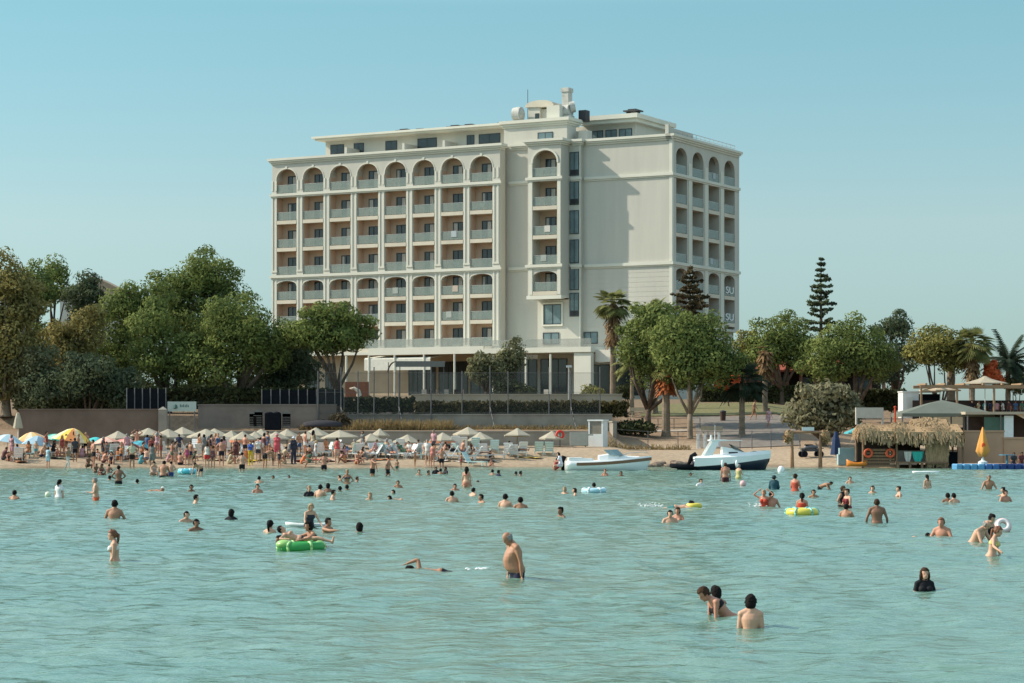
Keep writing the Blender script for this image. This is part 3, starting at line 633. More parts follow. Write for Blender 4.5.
# in front of the restaurant
T('ficus_tree', 'grey green bushy tree before the restaurant canopy, the wider left one of two', 486, 402, 212, [(486, 352, 388, 18), (478, 358, 384, 12), (498, 356, 386, 12)], FICUS, seed=14, tr=.15, cr=.8)
T('ficus_tree', 'taller grey green tree touching the right end of the restaurant canopy', 515, 402, 213, [(515, 338, 372, 15), (508, 352, 384, 14)], FICUS, seed=15, tr=.15, cr=.8)
T('clipped_bush', 'dark rounded bush under the two grey green trees', 512, 404, 211, [(512, 378, 403, 20), (530, 384, 402, 12)], HEDGE, seed=16, tr=.1, cr=.7, cat='bush')
T('clipped_bush', 'round yellow green bush left of the tall palm trunk', 592, 404, 208, [(592, 382, 402, 12)], PINEY, seed=17, tr=.1, cr=.6, cat='bush')
T('clipped_bush', 'round dark bush immediately right of the tall palm trunk', 624, 404, 208, [(624, 383, 402, 11)], HEDGE, seed=18, tr=.1, cr=.6, cat='bush')
T('oval_bush', 'low oval green bush on the bare slope beside the fence', 635, 432, 184.5, [(635, 419, 435, 19, 1.4), (626, 421, 435, 11, 1.2), (646, 421, 435, 11, 1.2)], HEDGE, seed=19, tr=.08, cr=.45, cat='bush', size=.16)
# big pines right of centre
T('stone_pine', 'wide stone pine with a forked pale trunk right of the hotel corner', 690, 436, 183, [(700, 312, 360, 34), (715, 330, 392, 26), (676, 318, 372, 30), (690, 345, 392, 40)], PINE, seed=20, cr=1.15, tr=.24, bark=PBARK, forks=2, fork_z=.45, size=.14, dens=1.15)
T('stone_pine', 'wide green pine behind the orange skirted palm trunk, left of the forked pine', 648, 425, 192, [(660, 298, 350, 34), (640, 320, 378, 28), (668, 345, 396, 38)], PINE, seed=21, cr=1.2, size=.15)
T('stone_pine', 'round topped pine with the bare palm trunk in front of it', 782, 405, 222, [(780, 313, 360, 34), (800, 330, 372, 22), (762, 335, 376, 20)], PINE, seed=22, cr=1.3)
T('acacia_tree', 'small yellow green tree just right of the hotel corner', 750, 405, 224, [(748, 330, 366, 14), (738, 350, 380, 12)], PINEY, seed=23, tr=.15)
T('stone_pine', 'large broad pine behind the olive tree', 856, 415, 200, [(850, 316, 372, 36), (828, 335, 388, 28), (874, 330, 385, 26)], PINE, seed=24, cr=1.2, tr=.36)
T('stone_pine', 'dark pine rising behind the broad pine and the yellowish pine', 894, 412, 214, [(896, 311, 350, 20), (890, 335, 392, 24)], DPINE, seed=25, cr=1.0)
T('stone_pine', 'yellowish green pine with two thin trunks left of the fan palm', 940, 412, 198, [(936, 326, 360, 28), (950, 335, 376, 24), (924, 340, 368, 18)], PINEY, seed=26, cr=.95, tr=.18, forks=2, fork_z=.3)
T('olive_tree', 'rounded grey green olive tree beside the small wooden pergola', 824, 436, 176, [(822, 378, 412, 26), (805, 392, 434, 22), (846, 392, 432, 22), (824, 405, 436, 34)], OLIVE, seed=27, tr=.2, cr=.85, size=.2, dens=1.2)
T('shrub', 'grey shrub at the right edge below the date palm', 1014, 404, 200, [(1014, 372, 398, 14)], FICUS, seed=28, tr=.1, cr=.6, cat='bush')
# norfolk pines: tiers of near-horizontal branches
def norfolk(label, px, basey, Y, top, hw, m, seed, tiers, bot):
    rs = np.random.RandomState(seed); b = W(px, basey, Y); b.z = ground(b.x, Y) - .05; root = empty('norfolk_pine', b, 0, label, 'tree')
    H = WZ(top, Y) - b.z; zb = WZ(bot, Y) - b.z; R = hw / F * Y; V = []; mb = MB()
    mb.tube([(0, 0, 0), (0, 0, H * .5), (0, 0, H)], [.28, .18, .03], 8)
    for i in range(tiers):
        f = i / (tiers - 1); z = zb + (H - zb) * f ** 0.93; r = R * 1.15 * (1 - f) ** 0.7 * rs.uniform(.7, 1.1) + .15; nb = 7
        for k in range(nb):
            if rs.rand() < 0.22: continue
            a = 2 * pi * k / nb + rs.rand(); rr = r * rs.uniform(.5, 1.15); e = Vector((cos(a) * rr, sin(a) * rr, z + rr * rs.uniform(-.05, .28))); mb.tube([(0, 0, z), e], [.05, .015], 5, cap=False)
            n = int(26 * rr + 6); tt = rs.rand(n) ** .7; P = np.array([0, 0, z]) + (np.array(e) - np.array([0, 0, z])) * tt[:, None]; cs = [P[j] for j in range(0, n, 3)]
            V.append(leaves(rs, cs, np.full(len(cs), .2), n, .20, flat=.6, shell=.3))
    leafobj('crown', np.concatenate(V), m, root); mb.build('trunk', BARK, root)
norfolk('slender norfolk pine with tiered branches standing alone on the right skyline', 821, 405, 226, 259, 17, DPINE, 31, 13, 330)
norfolk('brownish norfolk pine in front of the hotel side balconies', 690, 408, 212, 268, 22, leafmat('brown_green_needles', (.07, .05, .03), (.13, .10, .05)), 32, 12, 325)
# palms
def palm(label, px, basey, Y, crown_y, R, m, seed, name='fan_palm', n=44, trunk=.26, skirt=0.0, skirtm=None, top=None, droop=0.9, fan=True, group=None):
    rs = np.random.RandomState(seed); b = W(px, basey, Y); b.z = ground(b.x, Y) - .05; root = empty(name, b, 0, label, 'palm tree', group); H = WZ(crown_y, Y) - b.z
    mb = MB(); k = 14; mb.tube([(0, 0, H * i / k) for i in range(k + 1)], [trunk * (1.25 if i == 0 else 1.0) * (1 + .09 * (i % 2)) * (1 - .25 * i / k) for i in range(k + 1)], 10); mb.build('trunk', PBARK, root)
    V = []
    for i in range(n):
        el = rs.uniform(-0.55, 1.35); a = rs.uniform(0, 2 * pi); L_ = R * rs.uniform(.75, 1.05); d = np.array([cos(a) * cos(el), sin(a) * cos(el), sin(el)]); side = np.array([-sin(a), cos(a), 0.0]); seg = 6; p = np.array([0, 0, H + .1]); dd = d.copy(); pts = [p]
        for s_ in range(seg):
            dd = dd + np.array([0, 0, -droop * .16]); dd /= np.linalg.norm(dd); p = p + dd * L_ / seg; pts.append(p)
        up = np.cross(side, d)
        if fan:        # petiole then a fan of narrow leaflets
            c = pts[3]; 
            V += [pts[0] - side * .03, pts[0] + side * .03, c + side * .02, c - side * .02]
            for q in np.linspace(-1.35, 1.35, 15):
                ddir = (dd * cos(q) + side * sin(q)); l = L_ * .55 * (1 - .2 * abs(q)); e = c + ddir * l + np.array([0, 0, -.12 * droop * l]); wv = np.cross(ddir, up) * .12
                V += [c - wv * .3, c + wv * .3, c + ddir * l * .6 + wv, e]
        else:          # feather frond
            for s_ in range(seg):
                for sg in (-1, 1):
                    for j in range(3):
                        o = pts[s_] + (pts[s_ + 1] - pts[s_]) * j / 3; l = L_ * .22 * (1 - .55 * s_ / seg); e = o + side * sg * l + dd * l * .7 + np.array([0, 0, -.3 * l]); V += [o, o + (pts[s_ + 1] - pts[s_]) * .33, e + dd * .05, e]
    leafobj('crown', np.array(V), m, root)
    if skirt:
        V = []
        for i in range(int(110 * skirt)):
            a = rs.uniform(0, 2 * pi); z = H - rs.uniform(-.1, 1) * skirt; r0 = trunk * .6; sd = np.array([-sin(a), cos(a), 0]) * .10; o = np.array([cos(a) * r0, sin(a) * r0, z]); e = o + np.array([cos(a) * .75, sin(a) * .75, -.9]) * rs.uniform(.5, 1.1)
            V += [o - sd * .5, o + sd * .5, e + sd, e - sd * .6]
        leafobj('dead_fronds', np.array(V), skirtm or DRY, root)
    return root
palm('tall fan palm with dry skirt in front of the blank hotel wall', 613, 404, 206, 306, 2.1, PALM, 41, skirt=3.2, n=70, trunk=.30)
palm('fan palm showing only its top above the green pine', 655, 404, 206, 314, 2.0, PALM, 42, skirt=.8, n=60)
palm('young palm with arching fronds right of the tall fan palm', 632, 404, 204, 362, 2.6, PALM, 43, name='young_palm', fan=False, n=26, trunk=.2)
palm('short thick palm with an orange ring of dead fronds on its trunk', 666, 432, 185, 370, 1.7, PALM, 44, skirt=1.5, skirtm=leafmat('orange_dead_fronds', (.30, .085, .03), (.55, .20, .08)), n=30, trunk=.36)
palm('small dark palm standing between the paths on the slope', 742, 424, 184, 384, 2.6, DPALM, 45, n=46, trunk=.26, name='small_palm')
palm('bare trunked palm with ragged top in front of the round topped pine', 765, 410, 206, 352, 1.1, DRY, 46, skirt=1.9, n=10, trunk=.26)
palm('tallest thick fan palm at the right beside the yellowish pine', 972, 412, 196, 347, 2.3, PALM, 47, skirt=2.6, n=80, trunk=.28)
palm('date palm with long arching fronds at the right edge', 1008, 412, 200, 362, 3.2, DPALM, 48, name='date_palm', fan=False, n=40, trunk=.26)
palm('dark trunked palm hidden behind the tallest fan palm', 951, 412, 200, 350, 1.6, DPALM, 49, n=24, trunk=.42)
def leafbox(name, label, cat, px0, px1, y0, y1, Y, depth, m, size=.2, n=None, seed=0, kind=None):
    rs = np.random.RandomState(seed); a = W(px0, y1, Y); c = W(px1, y0, Y); L_ = c.x - a.x; h = c.z - a.z; n = n or int(L_ * h * 150); base = Vector((a.x + L_ / 2, Y, a.z))
    P = np.stack([rs.uniform(-L_ / 2, L_ / 2, n), np.where(rs.rand(n) < .6, rs.uniform(-.12, .12, n), rs.uniform(-.1, depth, n)), np.where(rs.rand(n) < .3, h + rs.uniform(-.15, .18, n), rs.uniform(0, h, n))], 1)
    V = leaves(rs, P[::2], np.full(len(P[::2]), .15), n * 2, size, shell=.3); o = leafobj(name, V, m); o.location = base
    core = MB().box(-L_ / 2 + .05, L_ / 2 - .05, .08, depth - .05, 0, h - .12).build('twigs', mat('dark_twigs', (.03, .028, .018), .95, 4, .4), o)
    return tag(o, label, cat, kind=kind)
leafbox('hedge', 'long clipped brownish hedge along the top of the grey wall before the hotel', 'hedge', 415, 628, 404, 415.5, 184, 1.0, HEDGEY, seed=1)
leafbox('hedge', 'darker hedge section on the wall left of the long brownish hedge', 'hedge', 344, 414, 400, 412, 185, 1.0, HEDGE, seed=2)
leafbox('hedge', 'low hedge behind the lawn under the red roofed pavilion', 'hedge', 700, 850, 388, 402, 222, 1.0, HEDGE, seed=3)
leafbox('hedge', 'dark hedge behind the right hand pines', 'hedge', 860, 906, 392, 410, 205, 1.0, HEDGE, seed=4)

for k, (q, yt, yb, Yq, hwp, l) in enumerate(((10, 372, 408, 212, 34, 'added dark shrub for shaded undergrowth at the far left behind the trees'), (70, 366, 408, 214, 36, 'added dark shrub for shaded undergrowth behind the grey green low tree'), (122, 372, 408, 215, 30, 'added dark shrub for shaded undergrowth behind the left end of the netting fence'), (176, 378, 408, 214, 34, 'added dark shrub for shaded undergrowth behind the sign board'), (232, 376, 408, 213, 34, 'added dark shrub for shaded undergrowth behind the round green pine'), (284, 380, 408, 214, 26, 'added dark shrub for shaded undergrowth left of the hotel ground storey'))):
    T('shade_fill_shrub', l, q, 408, Yq, [(q - hwp * .4, yt, yb, hwp * .7, 2.0), (q + hwp * .45, yt + 5, yb, hwp * .65, 2.0)], HEDGE, seed=80 + k, tr=.1, cr=.9, cat='bush')  # put in for the dark of tree shadow and undergrowth together

leafbox('shade_fill_strip', 'added dark shrub strip for the shade behind the brown beach wall and netting fences', 'hedge', 14, 342, 391, 409, 187.5, 1.2, HEDGE, seed=9, n=5200)  # dark leafy strip added to stand for shade on the ground behind
# ------------------------------------------------------------ walls, paths, buildings behind the beach
ordn = lambda k: ['first', 'second', 'third', 'fourth', 'fifth', 'sixth', 'seventh', 'eighth', 'ninth', 'tenth', 'eleventh', 'twelfth', 'thirteenth', 'fourteenth', 'fifteenth', 'sixteenth', 'seventeenth', 'eighteenth', 'nineteenth', 'twentieth', 'twenty first', 'twenty second', 'twenty third', 'twenty fourth', 'twenty fifth', 'twenty sixth', 'twenty seventh', 'twenty eighth', 'twenty ninth', 'thirtieth'][k]
CONC = mat('grey_concrete_wall', (0.30, 0.27, 0.225), 0.9, 0.6, 0.25, 0.3, bscale=8, spec=0.1)
TANW = mat('tan_render', (0.52, 0.31, 0.20), 0.9, 0.5, 0.15, spec=0.1)
BRNW = mat('brown_render', (0.17, 0.125, 0.10), 0.9, 0.5, 0.25, spec=0.1)
NET = mat('dark_netting', (0.012, 0.014, 0.018), 0.9, 3, 0.3, spec=0.05)
STEEL = mat('dull_grey_steel', (0.12, 0.12, 0.12), 0.5, 3, 0.2, metal=0.3)
WOOD = mat('weathered_wood', (0.26, 0.16, 0.10), 0.85, 2.5, 0.35, 0.4, stretch=(8, 1, 1), spec=0.1)
WHITE = mat('white_gelcoat', (0.88, 0.88, 0.85), 0.3, 1.5, 0.06, spec=0.5)
PLAST = mat('white_plastic', (0.66, 0.68, 0.66), 0.5, 2, 0.08)
PLASTB = mat('pale_aqua_plastic', (0.45, 0.62, 0.60), 0.5, 2, 0.08)
THATCH = mat('dry_thatch', (0.44, 0.30, 0.17), 0.95, 6, 0.45, 0.8, stretch=(3, 3, 0.5), spec=0.05)
CANV = mat('cream_canvas', (0.40, 0.36, 0.275), 0.9, 2, 0.08, spec=0.1)
def wall(name, label, px0, px1, Y0, Y1, ztop, zbot, th, m, cat='wall', cap=None):
    a = Vector((WX(px0, Y0), Y0, 0)); b = Vector((WX(px1, Y1), Y1, 0)); d = b - a; L_ = d.length; o = empty(name, (a.x, a.y, zbot), atan2(d.y, d.x), label, cat)
    MB().box(0, L_, 0, th, 0, ztop - zbot).build('wall_body', m, o)
    MB().box(-.05, L_ + .05, -.06, th + .06, ztop - zbot, ztop - zbot + .12).build('coping', cap or m, o); return o
wall('promenade_wall', 'low pale concrete wall behind the row of cream parasols', 165, 598, 174.2, 173.2, 2.42, 0.8, .4, CONC)
wall('retaining_wall', 'long grey retaining wall under the clipped hedge', 336, 612, 183.6, 182.6, 3.80, 2.0, .35, CONC)
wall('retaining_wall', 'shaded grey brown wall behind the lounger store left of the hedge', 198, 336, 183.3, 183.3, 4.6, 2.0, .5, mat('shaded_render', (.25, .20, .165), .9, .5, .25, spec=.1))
wall('beach_wall', 'brown rendered wall behind the coloured beach umbrellas', 19, 160, 174.1, 174.1, 4.15, 0.9, .35, BRNW)
wall('terrace_wall', 'pale parapet wall of the restaurant terrace', 412, 622, 205, 204, 5.75, 4.3, .3, mat('pale_parapet', (.42, .37, .28), .9, .5, .2))
wall('side_wall', 'short sloping wall end beside the guard booth', 609, 613, 183.0, 176.5, 3.2, 1.2, .3, CONC)
wall('tan_wall', 'long tan rendered sea wall behind the orange parasol', 958, 1004, 157, 157, 2.50, 0.3, .4, TANW)
wall('tan_wall', 'lower stretch of tan wall at the right edge of the beach', 1004, 1060, 156.9, 156.9, 2.02, 0.3, .4, TANW)
p = W(163, 430, 174.0); p.z = 1.2; o = MB().box(-.32, .32, -.3, .3, 0, 3.0).add([(-.36, -.34, 3.0), (.36, -.34, 3.0), (.36, .34, 3.0), (-.36, .34, 3.0), (0, 0, 3.25)], [(0, 1, 4), (1, 2, 4), (2, 3, 4), (3, 0, 4)]).build('gate_pillar', CONC, loc=p)
tag(o, 'pale square gate pillar at the right end of the brown beach wall', 'pillar')
def screen(label, px0, px1, y0, y1, Y, n):
    a = W(px0, y1, Y); b = W(px1, y0, Y); o = empty('netting_fence', (a.x, Y, a.z), 0, label, 'fence'); L_ = b.x - a.x; h = b.z - a.z
    MB().box(0, L_, 0, .03, 0, h).build('netting', NET, o)
    for i in range(n + 1): MB().cyl((L_ * i / n, -.05, -.3), (L_ * i / n, -.05, h + .1), .05, n=6).build('post', STEEL, o)
screen('dark netting fence above the brown wall left of the sign', 127, 166, 389, 410, 176.2, 5)
screen('long dark netting fence between the pines and the restaurant', 262, 344, 390, 406, 184.2, 9)
# sign board with small emblem and unreadable short lettering
a = W(167.5, 411.5, 174.6); o = empty('sign_board', (a.x, a.y, a.z), 0, 'pale rectangular sign board on posts beside the gate pillar', 'sign')
MB().box(0, 2.25, 0, .06, 0, .78).build('board', mat('pale_green_sign', (.42, .47, .42), .6, 2, .08), o)
GRN = mat('dark_green_mark', (.05, .13, .11), .7, 2, .1)
MB().lathe([(.02, 0), (.17, .08), (.12, .3), (.02, .36)], 8, (.62, -.03, .2)).build('emblem', GRN, o)
m = MB()
for i, x in enumerate((.98, 1.10, 1.22, 1.36, 1.48, 1.60)): m.box(x, x + .07, -.012, 0, .34, .34 + (.16 if i % 2 else .22))
m.build('lettering', GRN, o)
for x in (.15, 2.1): MB().cyl((x, .1, -2.4), (x, .1, .8), .05, n=8).build('post', STEEL, o)
# tall court fence
posts = [318, 341, 358, 374, 399, 431, 462, 490, 508, 549, 571, 600]
Yf = 183.2; o = empty('court_fence', (WX(318, Yf), Yf, 2.3), 0, 'tall thin posted court fence with see-through net above the grey wall', 'fence')
ox = WX(318, Yf)
for i, q in enumerate(posts):
    x = WX(q, Yf) - ox; MB().cyl((x, 0, 0), (x, 0, WZ(367 if i % 2 else 371, Yf) - 2.3), .055, n=6).build('post', STEEL, o)
    if i % 3 == 1: MB().cyl((x, -.02, 2.2), (x + .5, -1.3, 0), .03, n=5).build('brace', STEEL, o)
x1 = WX(600, Yf) - ox
for z in (5.0, 3.4, 1.7): MB().cyl((0, .0, z), (x1, .0, z), .014, n=4).build('wire', STEEL, o)
netm = mat('fine_mesh_net', (.10, .11, .10), .9, 0, 0, alpha=.10)
MB().box(0, x1, .03, .035, .2, 5.0).build('net', netm, o)
# dry grass
rs = np.random.RandomState(5); V = []
for (q0, q1, Yg, n) in ((352, 452, 181.5, 1500), (300, 352, 181.5, 500), (452, 600, 182.2, 900), (600, 690, 173.6, 500)):
    for i in range(n):
        x = WX(rs.uniform(q0, q1), Yg); y = Yg + rs.uniform(-.8, .8); z = ground(x, y) - .02; h = rs.uniform(.25, .95) * (1 if q0 == 352 else .5); a = rs.uniform(0, 6.28); s_ = np.array([cos(a), sin(a), 0]) * .04; b = np.array([x, y, z]); e = b + np.array([rs.normal() * .22, rs.normal() * .2, h]); V += [b - s_, b + s_, e + s_ * .3, e - s_ * .3]
tag(leafobj('dry_grass', np.array(V), GRASSD), 'tufts of dry yellow grass growing along the foot of the grey wall', 'grass', kind='stuff')
def sheet(name, label, pts, m, lift, step=1.2, hfun=None):
    """a sheet draped on the ground inside px/Y quad: pts = (px0,px1,Y0) , (px0,px1,Y1)"""
    (a0, a1, Y0), (b0, b1, Y1) = pts; ny = max(2, int((Y1 - Y0) / step)); nx_ = 24; mb = MB()
    for j in range(ny + 1):
        t = j / ny; y = Y0 + (Y1 - Y0) * t; x0 = WX(a0 + (b0 - a0) * t, y); x1 = WX(a1 + (b1 - a1) * t, y)
        for i in range(nx_ + 1): x = x0 + (x1 - x0) * i / nx_; mb.v.append((x, y, ground(x, y) + lift))
    for j in range(ny):
        for i in range(nx_): k = j * (nx_ + 1) + i; mb.f.append((k, k + 1, k + nx_ + 2, k + nx_ + 1))
    return tag(mb.build(name, m, smooth=True, fix=False), label, kind='structure')
sheet('lawn', 'strip of yellow green lawn', ((640, 800, 203), (650, 800, 219)), mat('dry_lawn', (.17, .16, .065), .95, 3, .35), .05)
sheet('shaded_path', 'sloping grey sheet with the shadow of the trees put into its colour', ((700, 800, 176), (692, 790, 201)), mat('tree_shadow_grey', (.19, .165, .14), .95, 1.5, .25), .055)  # cast shadow of the trees laid over the road as a grey sheet
sheet('footpath', 'narrow pale footpath along the lawn', ((628, 690, 188.5), (628, 690, 190)), mat('pale_paving', (.40, .34, .27), .95, 1.5, .15), .05)
# guard booth
b = W(598, 447.5, 172); b.z = ground(b.x, 172) - .05; o = empty('guard_booth', b, radians(-22), 'white guard booth with a large window standing by the wall, leaning a little', 'booth')
m = MB(); m.box(-.6, .6, -.55, .55, 0, 1.0); m.box(-.6, -.48, -.55, .55, 1.0, 2.0); m.box(.48, .6, -.55, .55, 1.0, 2.0); m.box(-.48, .48, .45, .55, 1.0, 2.0); m.build('booth_body', PLAST, o)
MB().box(-.66, .66, -.62, .62, 2.0, 2.12).build('roof', PLAST, o); MB().box(-.48, .48, -.5, -.47, 1.0, 2.0).build('window', mat('booth_glass', (.22, .19, .15), .3, 2, .2), o)
b = W(581, 451, 170.5); b.z = ground(b.x, 170.5); PLG = pmat((165, 165, 155)); o = MB().box(-.85, .5, -.3, .3, .15, 1.15).box(.5, .95, -.05, .05, .9, 1.0).box(-.7, -.6, -.2, .2, 0, .15).box(.3, .4, -.2, .2, 0, .15).build('white_cabinet', PLG, loc=b); tag(o, 'low off white cabinet left of the guard booth', 'cabinet')
b = W(560, 447, 171); b.z = ground(b.x, 171); o = empty('life_ring_stand', b, 0, 'red life ring on a short stand before the grey wall', 'life ring')
MB().cyl((0, 0, 0), (0, 0, 1.1), .04, n=6).build('post', STEEL, o); MB().torus((0, -.08, .95), .27, .09, 18, 8, Matrix.Rotation(radians(90), 4, 'X')).build('ring', pmat((205, 60, 45), .5), o, True)
# slope fence
o = empty('slope_fence', (WX(616, 173.5), 173.5, ground(WX(616, 173.5), 173.5)), 0, 'thin dark post and rail fence along the foot of the bare slope', 'fence'); ox = WX(616, 173.5); oz = o.location.z; last = None
for q in (616, 648, 678, 708, 740, 752, 771, 800, 830):
    x = WX(q, 173.5) ; z = ground(x, 173.5); MB().cyl((x - ox, 0, z - oz - .1), (x - ox, 0, z - oz + 1.45), .035, n=6).build('post', STEEL, o)
    if last:
        for h in (1.4, .75): MB().cyl((last[0], 0, last[1] + h), (x - ox, 0, z - oz + h), .014, n=4).build('rail', STEEL, o)
    last = (x - ox, z - oz)
o = empty('handrail', (WX(628, 190), 190, ground(WX(628, 190), 190)), 0, 'grey handrail beside the footpath on the upper slope', 'handrail'); ox = WX(628, 190); oz = o.location.z
for i, q in enumerate((628, 643, 658, 674, 690, 700)):
    x = WX(q, 190); z = ground(x, 190); MB().cyl((x - ox, 0, z - oz - .1), (x - ox, 0, z - oz + 1), .035, n=6).build('post', STEEL, o)
    if i:
        for h in (.98, .5): MB().cyl((last[0], 0, last[1] + h), (x - ox, 0, z - oz + h), .02, n=4).build('rail', STEEL, o)
    last = (x - ox, z - oz)
b = W(723, 421, 196); b.z = ground(b.x, 196); o = empty('litter_bin', b, 0, 'dark brown litter bin standing by the lawn', 'bin'); MB().lathe([(.22, 0), (.27, .8)], 12).build('bin_body', mat('bin_brown', (.06, .03, .02), .7, 2, .2), o); MB().lathe([(.3, .8), (.28, .9), (.05, .97)], 12).build('lid', DARKM, o)
for q, l in ((712, 'pale slatted bench left of the cabin boat mast on the slope'), (640, 'pale stone bench at the top of the bare slope')):
    yb = 184 if q == 712 else 202; b = Vector((WX(q, yb), yb, 0)); b.z = ground(b.x, yb); o = empty('park_bench', b, 0, l, 'bench'); PB = pmat((180, 165, 140), .9)
    MB().box(-.9, .9, -.2, .2, .42, .48).build('seat', PB, o); MB().box(-.9, .9, .2, .25, .55, .9).build('backrest', PB, o)
    for s_ in (-.7, .7): MB().box(s_ - .05, s_ + .05, -.18, .24, 0, .42).build('leg', PB, o)
for q, Yy, l in ((698, 175, 'leftmost'), (705, 176, 'middle'), (719, 177, 'rightmost')):
    b = Vector((WX(q, Yy), Yy, 0)); b.z = ground(b.x, Yy); o = MB().box(-.09, .09, -.09, .09, 0, 1.1).box(-.12, .12, -.12, .12, 1.1, 1.16).build('marker_post', PLAST, loc=b); tag(o, 'short white wooden post behind the cabin boat, %s of three' % l, 'post', 'white posts behind the cabin boat')
# pavilion with red roof
Yp = 228; b = Vector((WX(732, Yp), Yp, 5.5)); o = empty('pavilion', b, 0, 'low dark pavilion with red tiled roof edge behind the lawn', 'pavilion'); Lp = WX(884, Yp) - b.x
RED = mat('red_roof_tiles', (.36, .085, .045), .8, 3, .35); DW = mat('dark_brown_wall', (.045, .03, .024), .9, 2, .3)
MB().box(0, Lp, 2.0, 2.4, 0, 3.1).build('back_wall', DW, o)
m = MB(); m.prism([(-.6, 3.15), (3, 4.3), (6, 3.15), (6, 3.0), (-.6, 2.95)], Lp + 1, 'x', -.5); m.build('roof', RED, o)
for i in range(12): x = Lp * i / 11; MB().box(x - .16, x + .16, 0, .32, 0, 2.97).build('column', mat('brick_column', (.28, .13, .09), .9, 3, .3), o)
for i in (1, 2, 3, 5, 7, 9):
    x = Lp * (i + .25) / 11; window(o, x, x + 1.3, .9, 2.5, 2.0, 'window', .1, GLASSB, 0)
MB().box(0, Lp, -.1, 0, 0, 1.0).build('parapet', pmat((150, 130, 105), .9), o)
b = Vector((WX(729, 214), 214, 0)); b.z = ground(b.x, 214); o = leafobj('bougainvillea', leaves(rs, [(-1, 0, 2.3), (0, 0, 2.1), (.6, 0, 2.7), (-1.6, 0, 2.8)], [.5, .55, .5, .4], 900, .18), leafmat('orange_red_blossom', (.45, .08, .03), (.75, .2, .08))); o.location = b; tag(o, 'orange red flowering shrub under the dark palm by the pavilion', 'shrub'); MB().tube([(0, 0, 0), (-.2, 0, 1.2), (-.1, 0, 2.2)], [.08, .06, .03], 6).build('stem', BARK, o)
# kiosk building at the right: white cabin, green tent, pergola, umbrellas
b = W(903, 410, 190); b.z = 3.6; o = empty('white_cabin', b, 0, 'small white cabin box with dark open side behind the thatched hut', 'cabin')
MB().box(0, 1.35, 0, 2.4, 0, 2.2).build('cabin_body', PLAST, o); MB().box(1.36, 3.2, .3, 2.4, 0, 2.05).build('cabin_side', NET, o); MB().box(-.05, 3.25, -.05, 2.45, 2.2, 2.3).build('roof', PLAST, o); MB().box(-.6, -.02, .2, .8, .1, .55).build('air_unit', PLAST, o)
MB().box(.3, .9, -.03, 0, .1, 1.8).build('door', pmat((205, 205, 195)), o)
Yt = 172; b = W(942, 440, Yt); b.z = 1.4; o = empty('tent_pavilion', b, 0, 'wide grey green peaked tent roof on posts behind the thatched hut', 'tent')
TG = mat('grey_green_canvas', (.13, .145, .115), .85, 1, .12)
zt = lambda y: WZ(y, Yt) - 1.4
m = MB(); hx = 3.5; hy = 2.6; z0 = zt(413.5); z1 = zt(400)
vs = [(-hx, -hy, z0), (hx, -hy, z0), (hx, hy, z0), (-hx, hy, z0), (-1.0, -.8, z1 - .25), (1.0, -.8, z1 - .25), (1.0, .8, z1 - .25), (-1, .8, z1 - .25), (0, 0, z1)]
m.add(vs, [(0, 1, 5, 4), (1, 2, 6, 5), (2, 3, 7, 6), (3, 0, 4, 7), (4, 5, 8), (5, 6, 8), (6, 7, 8), (7, 4, 8)])
m.box(-hx, hx, -hy - .02, -hy, z0 - .25, z0); m.box(hx, hx + .02, -hy, hy, z0 - .25, z0); m.box(-hx - .02, -hx, -hy, hy, z0 - .25, z0); m.build('canopy', TG, o, fix=False)
for x in (-hx, -1.2, 1.2, hx):
    for y in (-hy + .1, hy - .1): MB().cyl((x, y, 0), (x, y, z0), .06, n=6).build('post', STEEL, o)
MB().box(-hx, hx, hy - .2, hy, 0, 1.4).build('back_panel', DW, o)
for i, x in enumerate((-2.4, -1.2, .3, 1.6, 2.7)):
    MB().box(x, x + .7, -1.4, -.8, .7, .75).cyl((x + .35, -1.1, 0), (x + .35, -1.1, .7), .05, n=6).build('table', PLAST, o)
b = W(1002, 440, 168); b.z = 1.7; o = empty('bar_building', b, 0, 'open fronted beach bar with green panel and white curtain above the tan wall', 'bar')
MB().box(-2.6, 6, 1.5, 1.8, 0, 2.2).build('back_wall', DW, o); MB().box(-1.3, .2, .2, .3, .3, 1.9).build('green_panel', pmat((70, 100, 88), .8), o); MB().box(.2, .9, .15, .2, .2, 2.0).build('curtain', pmat((205, 220, 222), .9), o)
MB().box(-2.8, 6, -.2, 1.9, 2.1, 2.3).build('roof', pmat((170, 160, 140), .9), o)
m = MB(); m.prism([(.9, 2.2), (3.5, 2.2), (3.5, .8)], .1, 'y', 0.1); m.build('awning', pmat((200, 185, 160), .9), o)
for x in (-2.6, -.1, 1.9, 3.6): MB().cyl((x, 0, 0), (x, 0, 2.1), .06, n=6).build('post', STEEL, o)
Yq = 186; b = W(975, 412, Yq); b.z = 3.4; o = empty('pergola', b, 0, 'long pale timber pergola beam with people and posts under it at the right', 'pergola'); BEI = pmat((150, 125, 98), .9)
MB().box(-4.6, 8, -.1, .1, WZ(388, Yq) - 3.4, WZ(385, Yq) - 3.4).build('beam', BEI, o); MB().box(-4.6, 8, 3.1, 3.3, WZ(388, Yq) - 3.4, WZ(385, Yq) - 3.4).build('beam', BEI, o)
for i in range(8): MB().box(-4.2 + 1.6 * i, -4.05 + 1.6 * i, -.3, 3.5, WZ(385, Yq) - 3.39, WZ(385, Yq) - 3.25).build('rafter', BEI, o)
for x in (-4.5, -1.5, 1.6, 4.5, 7.5): MB().box(x - .08, x + .08, -.08, .08, 0, WZ(388, Yq) - 3.4).build('post', BEI, o)
MB().box(-4.6, 8, 3.4, 3.6, 0, 1.7).build('back_fence', DW, o)
m = MB(); m.box(-4.8, 8, -1.0, -.8, -.4, .28); m.build('front_beam', pmat((175, 155, 125), .9), o)
